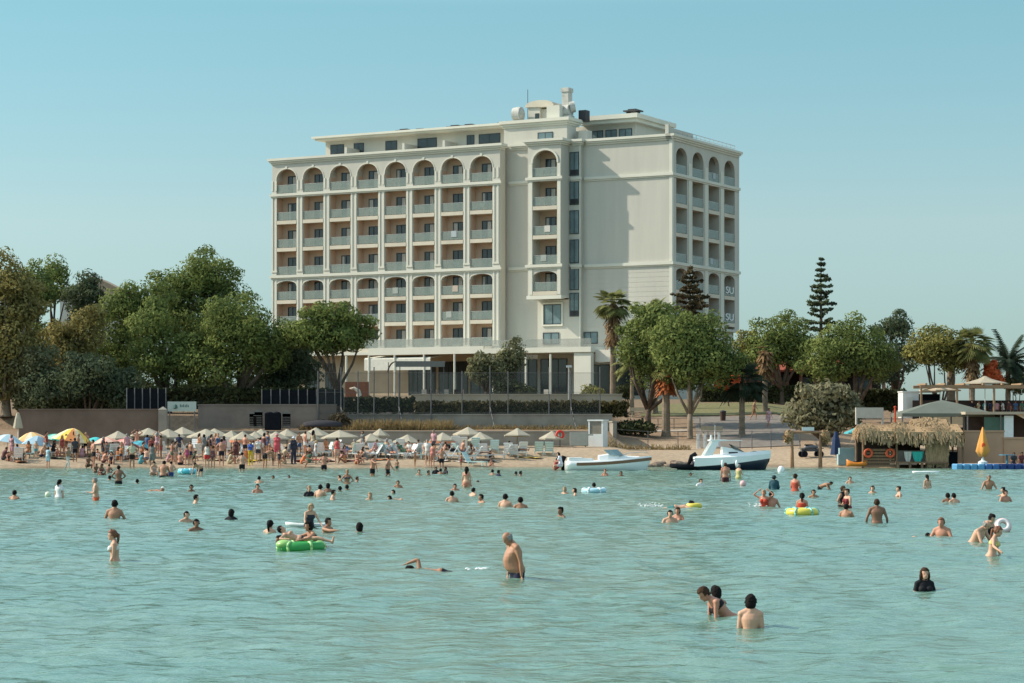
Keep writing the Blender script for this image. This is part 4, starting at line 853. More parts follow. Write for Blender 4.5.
def cone_parasol(name, label, cat, loc, r, h0, h1, m, group=None, n=8, sag=.12, pole=PLAST, tilt=0.0, ta=0.0, val=.1, mats=None):
    o = empty(name, loc, ta, label, cat, group); M = Matrix.Rotation(tilt, 4, 'Y')
    MB().cyl((0, 0, -.1), M @ Vector((0, 0, h1 - .05)), .035, n=6).build('pole', pole, o)
    rings = []
    for f, z in ((.04, h1), (.3, h1 - (h1 - h0) * (.3 + sag)), (.65, h1 - (h1 - h0) * (.65 + sag * .8)), (1, h0)):
        rings.append([M @ Vector((r * f * cos(2 * pi * (j + .5) / n), r * f * sin(2 * pi * (j + .5) / n), z)) for j in range(n)])
    if mats:
        for k, mm in enumerate(mats):
            mb = MB()
            for j in range(n):
                if j % len(mats) != k: continue
                for i in range(3): mb.add([rings[i][j], rings[i][(j + 1) % n], rings[i + 1][(j + 1) % n], rings[i + 1][j]], [(0, 1, 2, 3)])
            mb.build('canopy' if k == 0 else 'canopy_panels', mm, o, fix=False)
    else:
        mb = MB(); mb.loft(rings, cap=False); mb.loft([rings[3], [v - Vector((0, 0, val)) for v in rings[3]]], cap=False); mb.build('canopy', m, o, fix=False)
    return o
for q, yq, Yy, r, mm, l, nm in ((985, 376, 188, 1.9, pmat((165, 155, 135), .9), 'pale flat parasol left of the date palm above the pergola', 'parasol'), (940, 383, 190, 1.8, pmat((180, 165, 140), .9), 'pale parasol under the yellowish pine', 'parasol')):
    b = W(q, 412, Yy); b.z = 3.5; cone_parasol(nm, l, 'parasol', b, r, WZ(yq + 7, Yy) - 3.5, WZ(yq, Yy) - 3.5, mm)
b = W(870, 428, 170); b.z = ground(b.x, 170); o = MB().box(-1.1, 1.0, -.2, .2, .5, 1.3).box(-1.1, -1.0, -.2, .2, 0, .5).box(.9, 1.0, -.2, .2, 0, .5).build('banner', pmat((175, 172, 162), .9), loc=b); o.location.z = WZ(418, 170) - .5; tag(o, 'pale cloth banner behind the left thatched roof', 'banner')
b = W(895, 426, 160); b.z = WZ(426, 160); o = MB().cyl((0, 0, -1.5), (0, 0, 1.35), .07, n=8).ell((0, 0, 1.36), (.1, .1, .08)).build('orange_pole', pmat((190, 70, 35), .6), loc=b); tag(o, 'orange post rising behind the thatched hut', 'post')
b = Vector((WX(993, 197), 197, 0)); b.z = ground(b.x, 197); z_ = WZ(372, 197) - b.z; o = leafobj('flowering_creeper', leaves(rs, [(-.3, 0, z_ + .4), (.2, 0, z_ - .3), (.6, 0, z_ - .8), (-.5, 0, z_ - .2), (.1, 0, z_ + .7)], [.5, .5, .4, .35, .3], 1500, .16, flat=1.2), leafmat('orange_red_blossom', (.45, .08, .03), (.75, .2, .08))); o.location = b; MB().tube([(0, .3, 0), (.1, .2, z_ * .6), (0, .1, z_)], [.07, .06, .03], 6).build('stem', BARK, o); tag(o, 'orange red flowering creeper between the fan palm and the date palm', 'creeper')
# chapel-like bits of other buildings seen between the left trees
b = Vector((WX(60, 260), 260, 6)); o = empty('house', b, 0, 'pale house with tiled gable glimpsed through the left trees', 'house')
MB().box(0, 8, 0, 8, 0, 12.2).build('wall', STUC, o); m = MB(); m.prism([(-.5, 12.2), (8.5, 12.2), (4, 14.4)], 8.6, 'y', -.3); m.build('roof', mat('buff_tiles', (.34, .26, .18), .9, 3, .2), o)
for x in (1.5, 3.6): window(o, x, x + 1, 8, 10, 0, 'window', .08, GLASS, 0)
# ------------------------------------------------------------ thatched hut with deck
Yh = 155.0
def zh(y): return WZ(y, Yh)
b = Vector((WX(862, Yh), Yh, 0.0)); hut = empty('beach_hut', b, 0, 'thatched wooden beach hut on a low deck with two orange life rings on its front', 'hut')
X = lambda q: WX(q, Yh) - b.x
def thatch(name, mbm, x0, x1, y0, y1, z_e, z_r, seed, ov=.9, n=900):
    """fringed thatch: sloping core with many straw strips"""
    rs = np.random.RandomState(seed); V = []
    for i in range(n):
        t = rs.rand(); x = x0 + (x1 - x0) * rs.rand(); y = y0 + (y1 - y0) * .5 * t; z = z_e + (z_r - z_e) * t + rs.normal() * .06 + .10 * sin(x * 2.3 + seed); l = rs.uniform(.25, ov * 1.15); sd = np.array([.05, 0, 0]) * rs.uniform(.6, 1.8); p_ = np.array([x, y - .02, z]); e = p_ + np.array([rs.normal() * .12, -.10 - .25 * rs.rand(), -l * (1.0 if t < .25 else .45)]); V += [p_ - sd, p_ + sd, e + sd * .6, e - sd * .6]
    for i in range(n // 3):
        y = y0 + (y1 - y0) * rs.rand(); x = x1 if rs.rand() < .6 else x0; p_ = np.array([x, y, z_e + (z_r - z_e) * (1 - abs(2 * (y - y0) / (y1 - y0) - 1))]); sd = np.array([0, .05, 0]); e = p_ + np.array([.15 if x == x1 else -.15, rs.normal() * .1, -rs.uniform(.2, ov)]); V += [p_ - sd, p_ + sd, e + sd * .6, e - sd * .6]
    o = leafobj(name, np.array(V), THATCH, mbm)
    MB().prism([(y0, z_e), ((y0 + y1) / 2, z_r), (y1, z_e), (y1, z_e - .12), (y0, z_e - .12)], x1 - x0, 'x', x0).build('thatch_core', THATCH, o)
    return o
thatch('roof', hut, X(858), X(895), -1.0, 2.4, zh(431), zh(425.5), 1)
thatch('roof', hut, X(893), X(960), -1.1, 3.0, zh(432), zh(424.0), 2, n=1500)
thatch('roof_cap', hut, X(915), X(950), .2, 2.6, zh(427), zh(419), 3, ov=.4, n=500)
m = MB()
for k in range(6): m.box(X(862), X(894), -.45 - .01 * (k % 2), -.38, zh(466.5 - 3.1 * k), zh(464 - 3.1 * k) - .02)
m.build('front_boards', WOOD, hut)
for q in (867, 889): MB().torus((X(q), -.56, zh(453)), .26, .085, 20, 8, Matrix.Rotation(radians(90), 4, 'X')).build('life_ring', pmat((215, 95, 60), .5), hut, True)
for q in (862, 895.5, 925, 945, 961.5): MB().cyl((X(q), -.5, -.3), (X(q), -.5, zh(430)), .08, n=8).build('post', WOOD, hut)
for q in (862, 895, 925, 960): MB().cyl((X(q), 2.6, -.3), (X(q), 2.6, zh(430)), .08, n=8).build('post', WOOD, hut)
MB().box(X(895), X(946), -.9, 3.0, zh(463.3), zh(461.5)).build('deck', WOOD, hut)
for q in (896, 908, 920, 943): MB().box(X(q) - .08, X(q) + .08, -.85, -.7, -.5, zh(463.3)).build('deck_leg', WOOD, hut)
MB().box(X(897), X(925), -.35, .15, zh(461.4), zh(450.5)).build('counter', mat('grey_boards', (.20, .165, .135), .9, 2, .3), hut)
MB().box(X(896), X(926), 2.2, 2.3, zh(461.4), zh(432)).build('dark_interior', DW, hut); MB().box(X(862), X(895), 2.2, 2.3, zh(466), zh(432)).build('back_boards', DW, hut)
V = []; rs = np.random.RandomState(9)
for i in range(1600):
    x = rs.uniform(X(925), X(946)); z = rs.uniform(zh(458), zh(431)); l = rs.uniform(.3, .8); p_ = np.array([x, -.62 - .05 * rs.rand(), z]); sd = np.array([.045, 0, 0]); e = p_ + np.array([rs.normal() * .06, -.04, -l]); V += [p_ - sd, p_ + sd, e + sd * .5, e - sd * .5]
rd = leafobj('reed_screen', np.array(V), THATCH, hut); MB().box(X(925), X(946), -.6, -.5, zh(461.5), zh(431)).build('reed_backing', THATCH, rd)
MB().box(X(946), X(947), -.6, 3, zh(462), zh(431)).build('side_wall', mat('grey_reed_wall', (.20, .15, .11), .95, 3, .35, stretch=(1, 1, .3)), hut)
MB().box(X(952), X(961), 1.2, 1.3, 0, zh(452)).build('dark_door', NET, hut)
for q, c, l, w_ in ((918, (70, 190, 175), 'turquoise towel hanging over the counter of the thatched hut', .42), (908, (215, 210, 200), 'white cloth hanging on the counter beside the turquoise towel', .28)):
    m = MB(); rg = []
    for i in range(9):
        u = -w_ + 2 * w_ * i / 8; rg.append((u, .04 * sin(i * 1.7)))
    top_ = [Vector((u, y, 0)) for u, y in rg]; mid = [Vector((u * .8, y * 1.5, -.42)) for u, y in rg]; bot = [Vector((u * .45, y * 1.5, -.75)) for u, y in rg]
    m.loft([[v + Vector((0, -.012, 0)) for v in r_] for r_ in (top_, mid, bot)], cap=False, close=False); m.loft([[v + Vector((0, .012, 0)) for v in r_] for r_ in (top_, mid, bot)], cap=False, close=False)
    o = m.build('towel', pmat(c, .95), smooth=True, fix=False); o.location = (WX(q, Yh - .5), Yh - .5, zh(451.5)); tag(o, l, 'towel')
b = Vector((WX(861, 158), 158, ground(WX(861, 158), 158))); cone_parasol('gazebo', 'turquoise peaked canopy behind the left thatched roof', 'canopy', b, 1.5, WZ(432.5, 158) - b.z, WZ(423.5, 158) - b.z, pmat((75, 160, 165), .8), n=4)
# wooden pergola frame on the sand
b = Vector((WX(807, 157), 157, 0.3)); o = empty('wooden_frame', b, 0, 'rustic wooden frame with straw tufts and a small white board beside the olive tree', 'pergola'); RW = mat('reddish_timber', (.34, .19, .11), .85, 2, .3)
for x in (-1.05, .95):
    MB().tube([(x - .12, -.3, -.3), (x, 0, 2.25)], [.09, .07], 8).build('post', RW, o); MB().tube([(x + .12, .5, -.3), (x, 0, 2.25)], [.09, .07], 8).build('post', RW, o)
MB().tube([(-1.3, 0, 2.2), (1.3, 0, 2.2)], .09, 8).build('crossbeam', RW, o); MB().box(-.35, .5, -.05, .05, 2.3, 2.55).build('board', PLAST, o)
for x in (-1.25, 1.25): leafobj('straw_tuft', leaves(np.random.RandomState(3), [(x, 0, 2.0), (x * 1.1, 0, 1.7)], [.25, .2], 160, .2, elong=2.5), THATCH, o)
# quad bike behind
b = Vector((WX(811, 163), 163, 0)); b.z = ground(b.x, 163); o = empty('quad_bike', b, radians(8), 'grey quad bike parked under the wooden frame', 'quad bike'); QB = pmat((90, 92, 95), .4)
m = MB(); m.ell((0, 0, .72), (.55, .28, .2)); m.box(-.75, .7, -.2, .2, .42, .6); m.box(-.85, -.35, -.45, .45, .62, .68); m.box(.35, .85, -.45, .45, .62, .68); m.build('quad_body', QB, o)
for x in (-.6, .6):
    for y in (-.42, .42): MB().cyl((x, y - .1, .23), (x, y + .1, .23), .23, n=14).build('wheel', NET, o)
MB().tube([(.45, 0, .8), (.35, 0, 1.05)], .03, 6).tube([(.33, -.35, 1.06), (.33, .35, 1.06)], .025, 6).build('handlebar', STEEL, o); MB().box(-.45, .1, -.16, .16, .86, .94).build('seat', NET, o)
b = Vector((WX(836, 161), 161, 0)); b.z = ground(b.x, 161); cone_parasol('closed_parasol', 'folded dark blue parasol standing right of the wooden frame', 'parasol', b, .42, .5, 2.0, pmat((42, 58, 88), .85), sag=-.35)
b = Vector((WX(846, 158.5), 158.5, 0)); b.z = ground(b.x, 158.5); o = MB().box(-.6, .7, -.35, .35, .0, .75).box(-.5, .6, -.3, .3, .75, 1.2).build('cool_box_stall', pmat((150, 175, 178), .6), loc=b); tag(o, 'pale blue grey stacked cool boxes left of the thatched hut', 'cool box')
# kayak
def kayak(label, q, Yk, L_, c, z, rz):
    m = MB(); rg = []
    for i in range(13):
        t = -1 + 2 * i / 12; w_ = .34 * (1 - t * t) ** .6 + .01; h = .17 + .12 * t * t
        rg.append([Vector((t * L_ / 2, w_ * cos(a_), h * (.9 + .9 * sin(a_)) )) for a_ in [2 * pi * j / 12 for j in range(12)]])
    m.loft(rg); o = m.build('kayak', c, None, True, (WX(q, Yk), Yk, z), rz=rz); MB().ell((0, 0, .33), (.4, .16, .03)).build('cockpit', NET, o); return tag(o, label, 'kayak')
kayak('orange kayak lying on the sand beside the hut boards', 857, 154.6, 1.5, pmat((215, 130, 50), .4), .12, .1)
# pontoon of blue cubes with table and folded orange parasol
Yq = 150.5; b = Vector((WX(955, Yq), Yq, 0)); pon = empty('pontoon', b, 0, 'floating pontoon of light and dark blue plastic cubes at the right edge', 'pontoon'); rn = random.Random(3)
cm = [pmat((90, 150, 190), .5), pmat((60, 105, 160), .5), pmat((40, 65, 120), .5)]
cube = None
for j in range(3):
    for i in range(11):
        mm = cm[0] if i < 4 else (cm[1] if i < 6 else cm[2])
        if cube is None:
            m = MB(); s_ = .235; pr = [(s_ * .82, -.2), (s_, -.12), (s_, .28), (s_ * .82, .36)]
            m.loft([[Vector((a * r_, c_ * r_, z)) for a, c_ in ((-1, -.7), (-.7, -1), (.7, -1), (1, -.7), (1, .7), (.7, 1), (-.7, 1), (-1, .7))] for r_, z in pr]); cube = m.build('float_cube', mm, pon); c = cube
        else: c = cube.copy(); COL.objects.link(c)
        c.location = (.25 + i * .5, j * .5, 0); setmat(c, mm)
b = Vector((WX(984, Yq), Yq + .4, .36)); o = empty('closed_parasol', b, 0, 'folded orange parasol with red lettering patch standing on the blue pontoon', 'parasol')
MB().lathe([(.32, 0), (.32, .15), (.1, .25), (.05, .6)], 12).build('base', PLAST, o); MB().cyl((0, 0, .1), (0, 0, 2.45), .03, n=6).build('pole', PLAST, o)
rg = []
for r_, z in ((.22, .5), (.34, .72), (.42, .85), (.30, 1.4), (.16, 2.0), (.03, 2.5)): rg.append([Vector((r_ * (1 + .16 * cos(4 * a_)) * cos(a_), r_ * (1 + .16 * cos(4 * a_)) * sin(a_), z + .05 * cos(8 * a_) * (z < .6))) for a_ in [2 * pi * j / 24 for j in range(24)]])
MB().loft(rg).build('canopy', pmat((215, 150, 75), .8), o, True)
MB().ell((-.02, -.34, 1.25), (.14, .05, .2)).build('red_patch', pmat((220, 85, 40), .8), o, True)
b = Vector((WX(1007, 152.3), 152.3, .2)); o = empty('beach_table', b, 0, 'small blue round table on the sand behind the pontoon', 'table'); MB().lathe([(.55, .72), (.55, .78)], 16).build('table_top', pmat((75, 130, 150), .5), o); MB().cyl((0, 0, 0), (0, 0, .72), .09, .06, 8).build('table_leg', pmat((75, 130, 150), .5), o)
# ------------------------------------------------------------ boats
def hull(name, L_, beam, free, draft, m, parent, sheer=.25, bowrise=.35, deckm=None, z0=0.0):
    """bow at +x. returns mesh object; keel below water"""
    rings = []; n = 16
    for i in range(n + 1):
        t = i / n; w_ = beam / 2 * (1 - max(0, (t - .42) / .58) ** 2.4) * (0.9 + .1 * min(1, t * 4)) + .015; zt_ = free + bowrise * t ** 2.2; zk = -draft * (1 - t ** 5) ; x = -L_ / 2 + L_ * t; bx_ = x + .28 * max(0, t - .6) * 1.0
        rings.append([Vector((x + .35 * t ** 6, w_, zt_)), Vector((x + .25 * t ** 6, w_ * 1.02, zt_ * .55)), Vector((x, w_ * .86, zt_ * .12)), Vector((x, w_ * .55, zk * .5)), Vector((x, 0, zk)), Vector((x, -w_ * .55, zk * .5)), Vector((x, -w_ * .86, zt_ * .12)), Vector((x + .25 * t ** 6, -w_ * 1.02, zt_ * .55)), Vector((x + .35 * t ** 6, -w_, zt_))])
    return MB().loft(rings, cap=True, close=True).build(name, m, parent, True), rings
# white day boat with brown stripe, bow to the right
Yb = 147.0; L_ = 5.35; b = Vector((WX(606, Yb), Yb, 0)); o = empty('motorboat', b, radians(2), 'white open motorboat with a brown stripe moored off the beach', 'boat')
h_, rg = hull('hull', L_, 2.0, .62, .3, WHITE, o)
m = MB()
for s_ in (0, 8):
    r1 = [r[s_] * 1 for r in rg]; a = []; c_ = []
    for i, r in enumerate(r1[2:]): sg = -1 if r.y < 0 else 1; a.append(Vector((r.x, r.y * 1.02 + sg * .012, r.z - .10))); c_.append(Vector((r.x, r.y * 1.02 + sg * .012, r.z - .30)))
    m.loft([a, c_], cap=False, close=False)
m.build('stripe', mat('brown_stripe', (.22, .115, .06), .4, 2, .15), o, fix=False)
m = MB(); rr = []
for x, w_, z in ((-.5, .62, .95), (0.1, .66, 1.04), (.8, .6, 1.0), (1.5, .42, .90), (2.2, .2, .86)): rr.append([Vector((x, w_, .6)), Vector((x, w_ * .8, z)), Vector((x, 0, z + .06)), Vector((x, -w_ * .8, z)), Vector((x, -w_, .6))])
m.loft(rr); m.box(-2.5, -1.6, -.8, .8, .55, .85); m.box(-1.6, -.9, -.8, -.68, .55, .8); m.box(-1.6, -.9, .68, .8, .55, .8); m.build('deck', WHITE, o, smooth=False)
m = MB(); rr = []
for x, w_, z in ((-.15, .62, 1.02), (.25, .66, 1.03), (.75, .55, 1.04)): rr.append([Vector((x + .35 if k_ else x, w_ * c_ * (1 if k_ else .8), z if k_ else z + .34)) for k_, c_ in ((1, 1), (0, 1), (0, -1), (1, -1))])
m.loft(rr); m.build('windscreen', mat('blue_tinted_glass', (.25, .38, .42), .15, 1, .2, alpha=.8), o)
MB().cyl((-2.9, 0, .55), (-2.75, 0, .95), .13, .16, 8).box(-2.95, -2.75, -.06, .06, -.5, .55).build('outboard_motor', NET, o)
MB().tube([(.8, .55, .9), (1.5, .48, 1.15), (2.4, .25, 1.2), (2.75, 0, 1.2), (2.4, -.25, 1.2), (1.5, -.48, 1.15), (.8, -.55, .9)], .018, 5).build('bow_rail', METAL, o)
# navy cabin boat
Yb = 148.5; b = Vector((WX(729, Yb), Yb, 0)); o = empty('cabin_boat', b, radians(3), 'white cabin boat with navy hull and radar arch moored near the rocks', 'boat'); NAVY = mat('navy_gelcoat', (.012, .016, .035), .25, 2, .2, spec=.5)
h_, rg = hull('hull', 4.9, 1.9, .72, .35, NAVY, o, bowrise=.28)
m = MB(); rr = []
for i, r in enumerate(rg):
    rr.append([r[0] + Vector((0, .02, -.22 - .26 * (1 - i / 16))), r[0] + Vector((.02, .02, .10)), Vector((r[0].x, r[0].y * .75, r[0].z + .16 + .16 * sin(min(1, i / 9) * pi / 2))), Vector((r[0].x, -r[0].y * .75, r[0].z + .16 + .16 * sin(min(1, i / 9) * pi / 2))), r[8] + Vector((.02, -.02, .10)), r[8] + Vector((0, -.02, -.22 - .26 * (1 - i / 16)))])
m.loft(rr); m.build('deck', WHITE, o, smooth=False)
m = MB(); rr = []
for x, w_, z in ((-.5, .62, 1.55), (.1, .62, 1.45), (.9, .5, 1.2), (1.5, .3, 1.05)): rr.append([Vector((x, w_, .95)), Vector((x, w_ * .8, z)), Vector((x, -w_ * .8, z)), Vector((x, -w_, .95))])
m.loft(rr); m.build('cabin', WHITE, o); MB().box(-.1, .5, -.6, -.58, 1.08, 1.2).build('porthole', NET, o)
m = MB(); m.add([(.35, -.56, 1.38), (1.0, -.42, 1.2), (1.0, .42, 1.2), (.35, .56, 1.38), (.05, -.5, 1.72), (.05, .5, 1.72)], [(0, 1, 4), (1, 2, 5, 4), (2, 3, 5)]); m.build('windscreen', mat('smoked_glass', (.16, .17, .15), .15, 1, .2), o, fix=False)
m = MB()
for s_ in (-.72, .72): m.add([(-1.9, s_, .75), (-1.3, s_, .75), (-.75, s_ * .85, 1.95), (-1.15, s_ * .85, 2.0), (-1.9, s_ * .92, .75), (-1.3, s_ * .92, .75), (-.75, s_ * .77, 1.95), (-1.15, s_ * .77, 2.0)], [(0, 1, 2, 3), (4, 5, 6, 7), (0, 4, 7, 3), (1, 5, 6, 2)])
m.box(-1.35, -.2, -.65, .65, 1.93, 2.02); m.box(-.2, .8, -.6, .6, 1.95, 1.99); m.build('radar_arch', WHITE, o)
MB().cyl((-1.2, 0, 2.02), (-1.2, 0, 2.35), .1, .06, 8).cyl((-.9, .3, 2.0), (-.9, .3, 3.0), .012, n=4).cyl((-1.0, -.3, 2.0), (-1.0, -.3, 2.6), .02, n=4).build('mast', PLAST, o)
for x in (-.6, .35): MB().ell((x, -1.05, .42), (.10, .10, .26)).build('fender', WHITE, o, True)
MB().tube([(.9, .6, 1.1), (1.9, .38, 1.28), (2.6, 0, 1.3), (1.9, -.38, 1.28), (.9, -.6, 1.1)], .018, 5).build('bow_rail', METAL, o)
MB().tube([(-2.75, 0, .3), (-2.5, 0, .9), (-2.2, 0, 1.1)], [.1, .16, .14], 8).build('outboard_motor', NET, o)
b = Vector((WX(684.5, 148), 148, 0)); o = empty('dinghy', b, radians(176), 'small black dinghy tied behind the navy cabin boat', 'dinghy'); m = MB()
m.tube([(-.8, .32, .22), (.4, .34, .24), (.75, .18, .28), (.85, 0, .3), (.75, -.18, .28), (.4, -.34, .24), (-.8, -.32, .22)], .16, 10).box(-.8, .5, -.3, .3, -.02, .08).box(-.82, -.76, -.3, .3, .0, .38); m.build('dinghy_hull', NET, o, True); MB().box(-.1, .1, -.3, .3, .28, .33).build('seat', WOOD, o)
# rocks near the boats
rn = random.Random(8)
for k in range(9):
    q = 642 + k * 5.2 + rn.random() * 3; Yr = shore(WX(q, 156)) - .3 + rn.random() * 2; r_ = .16 + .22 * rn.random(); m = MB(); m.ell((0, 0, 0), (r_ * 1.4, r_, r_ * .8), 9, 6); m.v = [tuple(Vector(v) * (1 + .35 * noise.noise(Vector(v) * 3 + Vector((k, 0, 0))))) for v in m.v]
    o = m.build('rock', mat('brown_rock', (.22, .16, .12), .9, 4, .4, .5), None, False, (WX(q, Yr), Yr, ground(WX(q, Yr), Yr) + r_ * .3)); tag(o, 'brown shore rock between the two moored boats, %s from the left' % ordn(k), 'rock', 'brown rocks between the moored boats')
m = MB(); m.lathe([(.05, -.2), (.2, -.05), (.22, .15), (.12, .32), (.03, .36)], 12); o = m.build('buoy', WHITE, None, True, (WX(781, 141), 141, .05)); tag(o, 'small white mooring buoy off the wooden frame', 'buoy')
m = MB(); rg2 = []
for i in range(11): t = -1 + i / 5; w_ = .2 * (1 - t * t) ** .5 + .01; rg2.append([Vector((t * .85, w_ * c_, z)) for c_, z in ((1, .06), (.8, .12), (-.8, .12), (-1, .06), (-.8, 0), (.8, 0))])
o = m.loft(rg2).build('paddle_board', WHITE, None, True, (WX(926, 139), 139, 0.0)); tag(o, 'white paddle board floating in front of the thatched hut', 'board')
# ------------------------------------------------------------ parasols and loungers of the beach
sd_ = [(148, 428, 168, 1.05), (168, 429, 169, 1.0), (183, 427, 171, 1.0), (206, 429, 168, 1.1), (215, 428.5, 171, .9), (231, 430.5, 169, .75), (243, 431.5, 167, .8), (255, 431.5, 169, .8), (262, 429, 171, .8), (276, 431.5, 168, .85), (287, 429, 171, .8), (307, 431.5, 168, .85), (316, 427.5, 171, .9), (340, 430, 169, 1.1), (371, 433.5, 168, .85), (380, 428.5, 171.5, .6), (407, 434.5, 167.5, .85), (443, 432.5, 168, .85), (468, 427, 171, .9), (481, 432, 168, .8), (517, 428, 170, .85), (552, 431, 171.5, .8), (118, 431, 170, .9)]
N_ = ['third', 'fourth', 'fifth', 'sixth', 'seventh', 'eighth', 'ninth', 'tenth', 'eleventh', 'twelfth', 'thirteenth', 'fourteenth']
srt = sorted(sd_); bei = {}
FR = mat('coral_fringe', (.55, .22, .12), .9, 3, .15)
for k, (q, yq, Yy, r_) in enumerate(srt):
    x = WX(q, Yy); z = ground(x, Yy); h1 = WZ(yq, Yy) - z; extra = ' with coral red edge' if q in (243, 407, 443) else ''
    o = cone_parasol('parasol', 'cream pointed parasol%s, %s from the left of the cream row' % (extra, ordn(k)), 'parasol', (x, Yy, z), r_ * 1.32, h1 - .55, h1, CANV, 'cream parasols in rows behind the loungers', n=8 if k % 3 else 6, sag=.0, pole=WOOD, tilt=.05 * sin(k * 2.3), ta=k * 1.1)
    if extra:
        rr = [[Vector((r_ * 1.33 * cos(a_), r_ * 1.33 * sin(a_), z_)) for a_ in [2 * pi * j / 16 for j in range(16)]] for z_ in (h1 - .65, h1 - .82)]; MB().loft(rr, cap=False).build('fringe', FR, o, fix=False)
C = lambda *c: pmat(c, .85)
for q, yt, Yy, r_, dh, ms, l, tl, ta in (
    (6, 434, 163.5, 1.25, .55, [C(165, 195, 205), C(205, 212, 210)], 'pale blue and white beach umbrella at the left edge', .15, 0),
    (33, 432, 165, 1.3, .65, [C(225, 195, 135), C(225, 165, 110), C(215, 205, 180)], 'yellow and peach beach umbrella behind the grey blue one', -.1, 0),
    (36, 435.5, 162.5, 1.15, .72, [C(135, 165, 180), C(170, 195, 205)], 'grey blue beach umbrella in front of the yellow one', .12, .4),
    (53, 433.5, 165.5, 1.15, .5, [C(60, 165, 145), C(170, 215, 200)], 'teal green and white striped beach umbrella', .22, .2),
    (70, 428, 163.5, 1.55, .95, [C(225, 205, 165), C(225, 195, 90), C(215, 140, 85)], 'largest beach umbrella, cream yellow and orange with one dark figure printed on it', .15, .1),
    (95, 437, 165, .85, .35, [C(75, 190, 190)], 'small turquoise beach umbrella', .1, 0),
    (107, 437, 163, 1.0, .42, [C(225, 160, 140), C(220, 185, 165)], 'pink and cream striped beach umbrella, left one of the two pink ones', -.12, 0),
    (125, 438, 164, 1.0, .45, [C(215, 130, 125), C(225, 180, 165)], 'coral pink beach umbrella, right one of the two pink ones', .3, 0),
    (137, 440, 163, .75, .35, [C(95, 180, 190)], 'small light blue parasol among the crowd right of the pink ones', .35, 0)):
    x = WX(q, Yy); z = ground(x, Yy); h1 = WZ(yt, Yy) - z
    o = cone_parasol('beach_umbrella', l, 'beach umbrella', (x, Yy, z), r_, h1 - dh, h1, None, n=12, sag=-.16, mats=ms, tilt=tl, ta=ta)
    if q == 70:
        for fx in (.34,): MB().tube([(fx, -.95, h1 - .55), (fx, -.93, h1 - .35), (fx, -.86, h1 - .25)], [.03, .05, .03], 6).build('printed_figure', NET, o)
b = Vector((WX(18, 172), 172, 0)); b.z = ground(b.x, 172); cone_parasol('closed_parasol', 'folded cream parasol on a pole beside the pale trunk at the left', 'parasol', b, .38, WZ(427, 172) - b.z, WZ(413, 172) - b.z, CANV, sag=-.3)
def make_lounger(m):
    o = empty('sun_lounger', (0, 0, 0)); ml = m
    fr = MB(); fr.box(-.32, -.28, -1.0, .45, .27, .33); fr.box(.28, .32, -1.0, .45, .27, .33); 
    for y in (-1.0, .41): fr.box(-.28, .28, y, y + .04, .27, .33)
    fr.build('frame', ml, o)
    s_ = MB()
    for k in range(9): s_.box(-.275, .275, -.95 + k * .15, -.84 + k * .15, .30, .32)
    s_.build('seat', ml, o)
    M = Matrix.Translation((0, .42, .31)) @ Matrix.Rotation(radians(58), 4, 'X'); bk = MB()
    for k in range(5): bk.box(-.27, .27, .02 + k * .15, .14 + k * .15, -.012, .012, M)
    bk.box(-.32, -.27, 0, .78, -.02, .02, M); bk.box(.27, .32, 0, .78, -.02, .02, M); bk.box(-.27, .27, .74, .78, -.02, .02, M); bk.build('backrest', ml, o)
    for x in (-.3, .3):
        for y in (-.85, .3): MB().box(x - .025, x + .025, y - .03, y + .03, 0, .27).build('leg', ml, o)
    return o
LG = [(166, 455, 200), (184, 452, 205), (193, 452, 10), (176, 457, 90), (204, 457, 200), (228, 451, 190), (236, 453, 20), (248, 454, 100), (262, 457, 185), (276, 452, 200), (288, 456, 95), (300, 452, 190), (312, 455, 170), (322, 456, 190), (330, 453, 60), (340, 457, 180), (352, 455, 95), (362, 457, 185), (371, 458, 70), (384, 456, 110), (392, 453, 200), (400, 452, 175), (408, 457, 90), (418, 459, 95), (432, 455, 100), (453, 449, 165), (463, 450, 178), (474, 450.5, 170), (458, 460, 100), (471, 460, 80), (484, 457, 185), (494, 453, 175), (508, 456, 178), (514, 458, 182), (521, 455, 165), (539, 455, 180), (549, 455, 180), (500, 459, 95), (447, 459, 85), (474, 466, 300)]
base = {}
LG.sort()
for k, (q, yq, a) in enumerate(LG):
    aq = 1 if q in (474, 494, 539, 549) else 0
    if aq not in base: o = base[aq] = make_lounger(PLASTB if aq else PLAST)
    else: o = copy_tree(base[aq])
    # find ground point seen at (q, yq)
    Yy = 158.0
    for _ in range(300):
        if WZ(yq, Yy) <= ground(WX(q, Yy), Yy): break
        Yy += .05
    Yy = min(Yy, 172.5); x = WX(q, Yy)
    o.location = (x, Yy, ground(x, Yy)); o.rotation_euler.z = radians(180 - a + 180)
    near = 'by the low grey wall' if yq < 456 else 'close to the wet sand'
    tag(o, '%s sun lounger %s, %s counted from the left' % ('pale aqua' if aq else 'white', near, ordn(k) if k < 30 else ['thirty first', 'thirty second', 'thirty third', 'thirty fourth', 'thirty fifth', 'thirty sixth', 'thirty seventh', 'thirty eighth', 'thirty ninth', 'fortieth'][k - 30]), 'sun lounger', 'sun loungers on the sand')
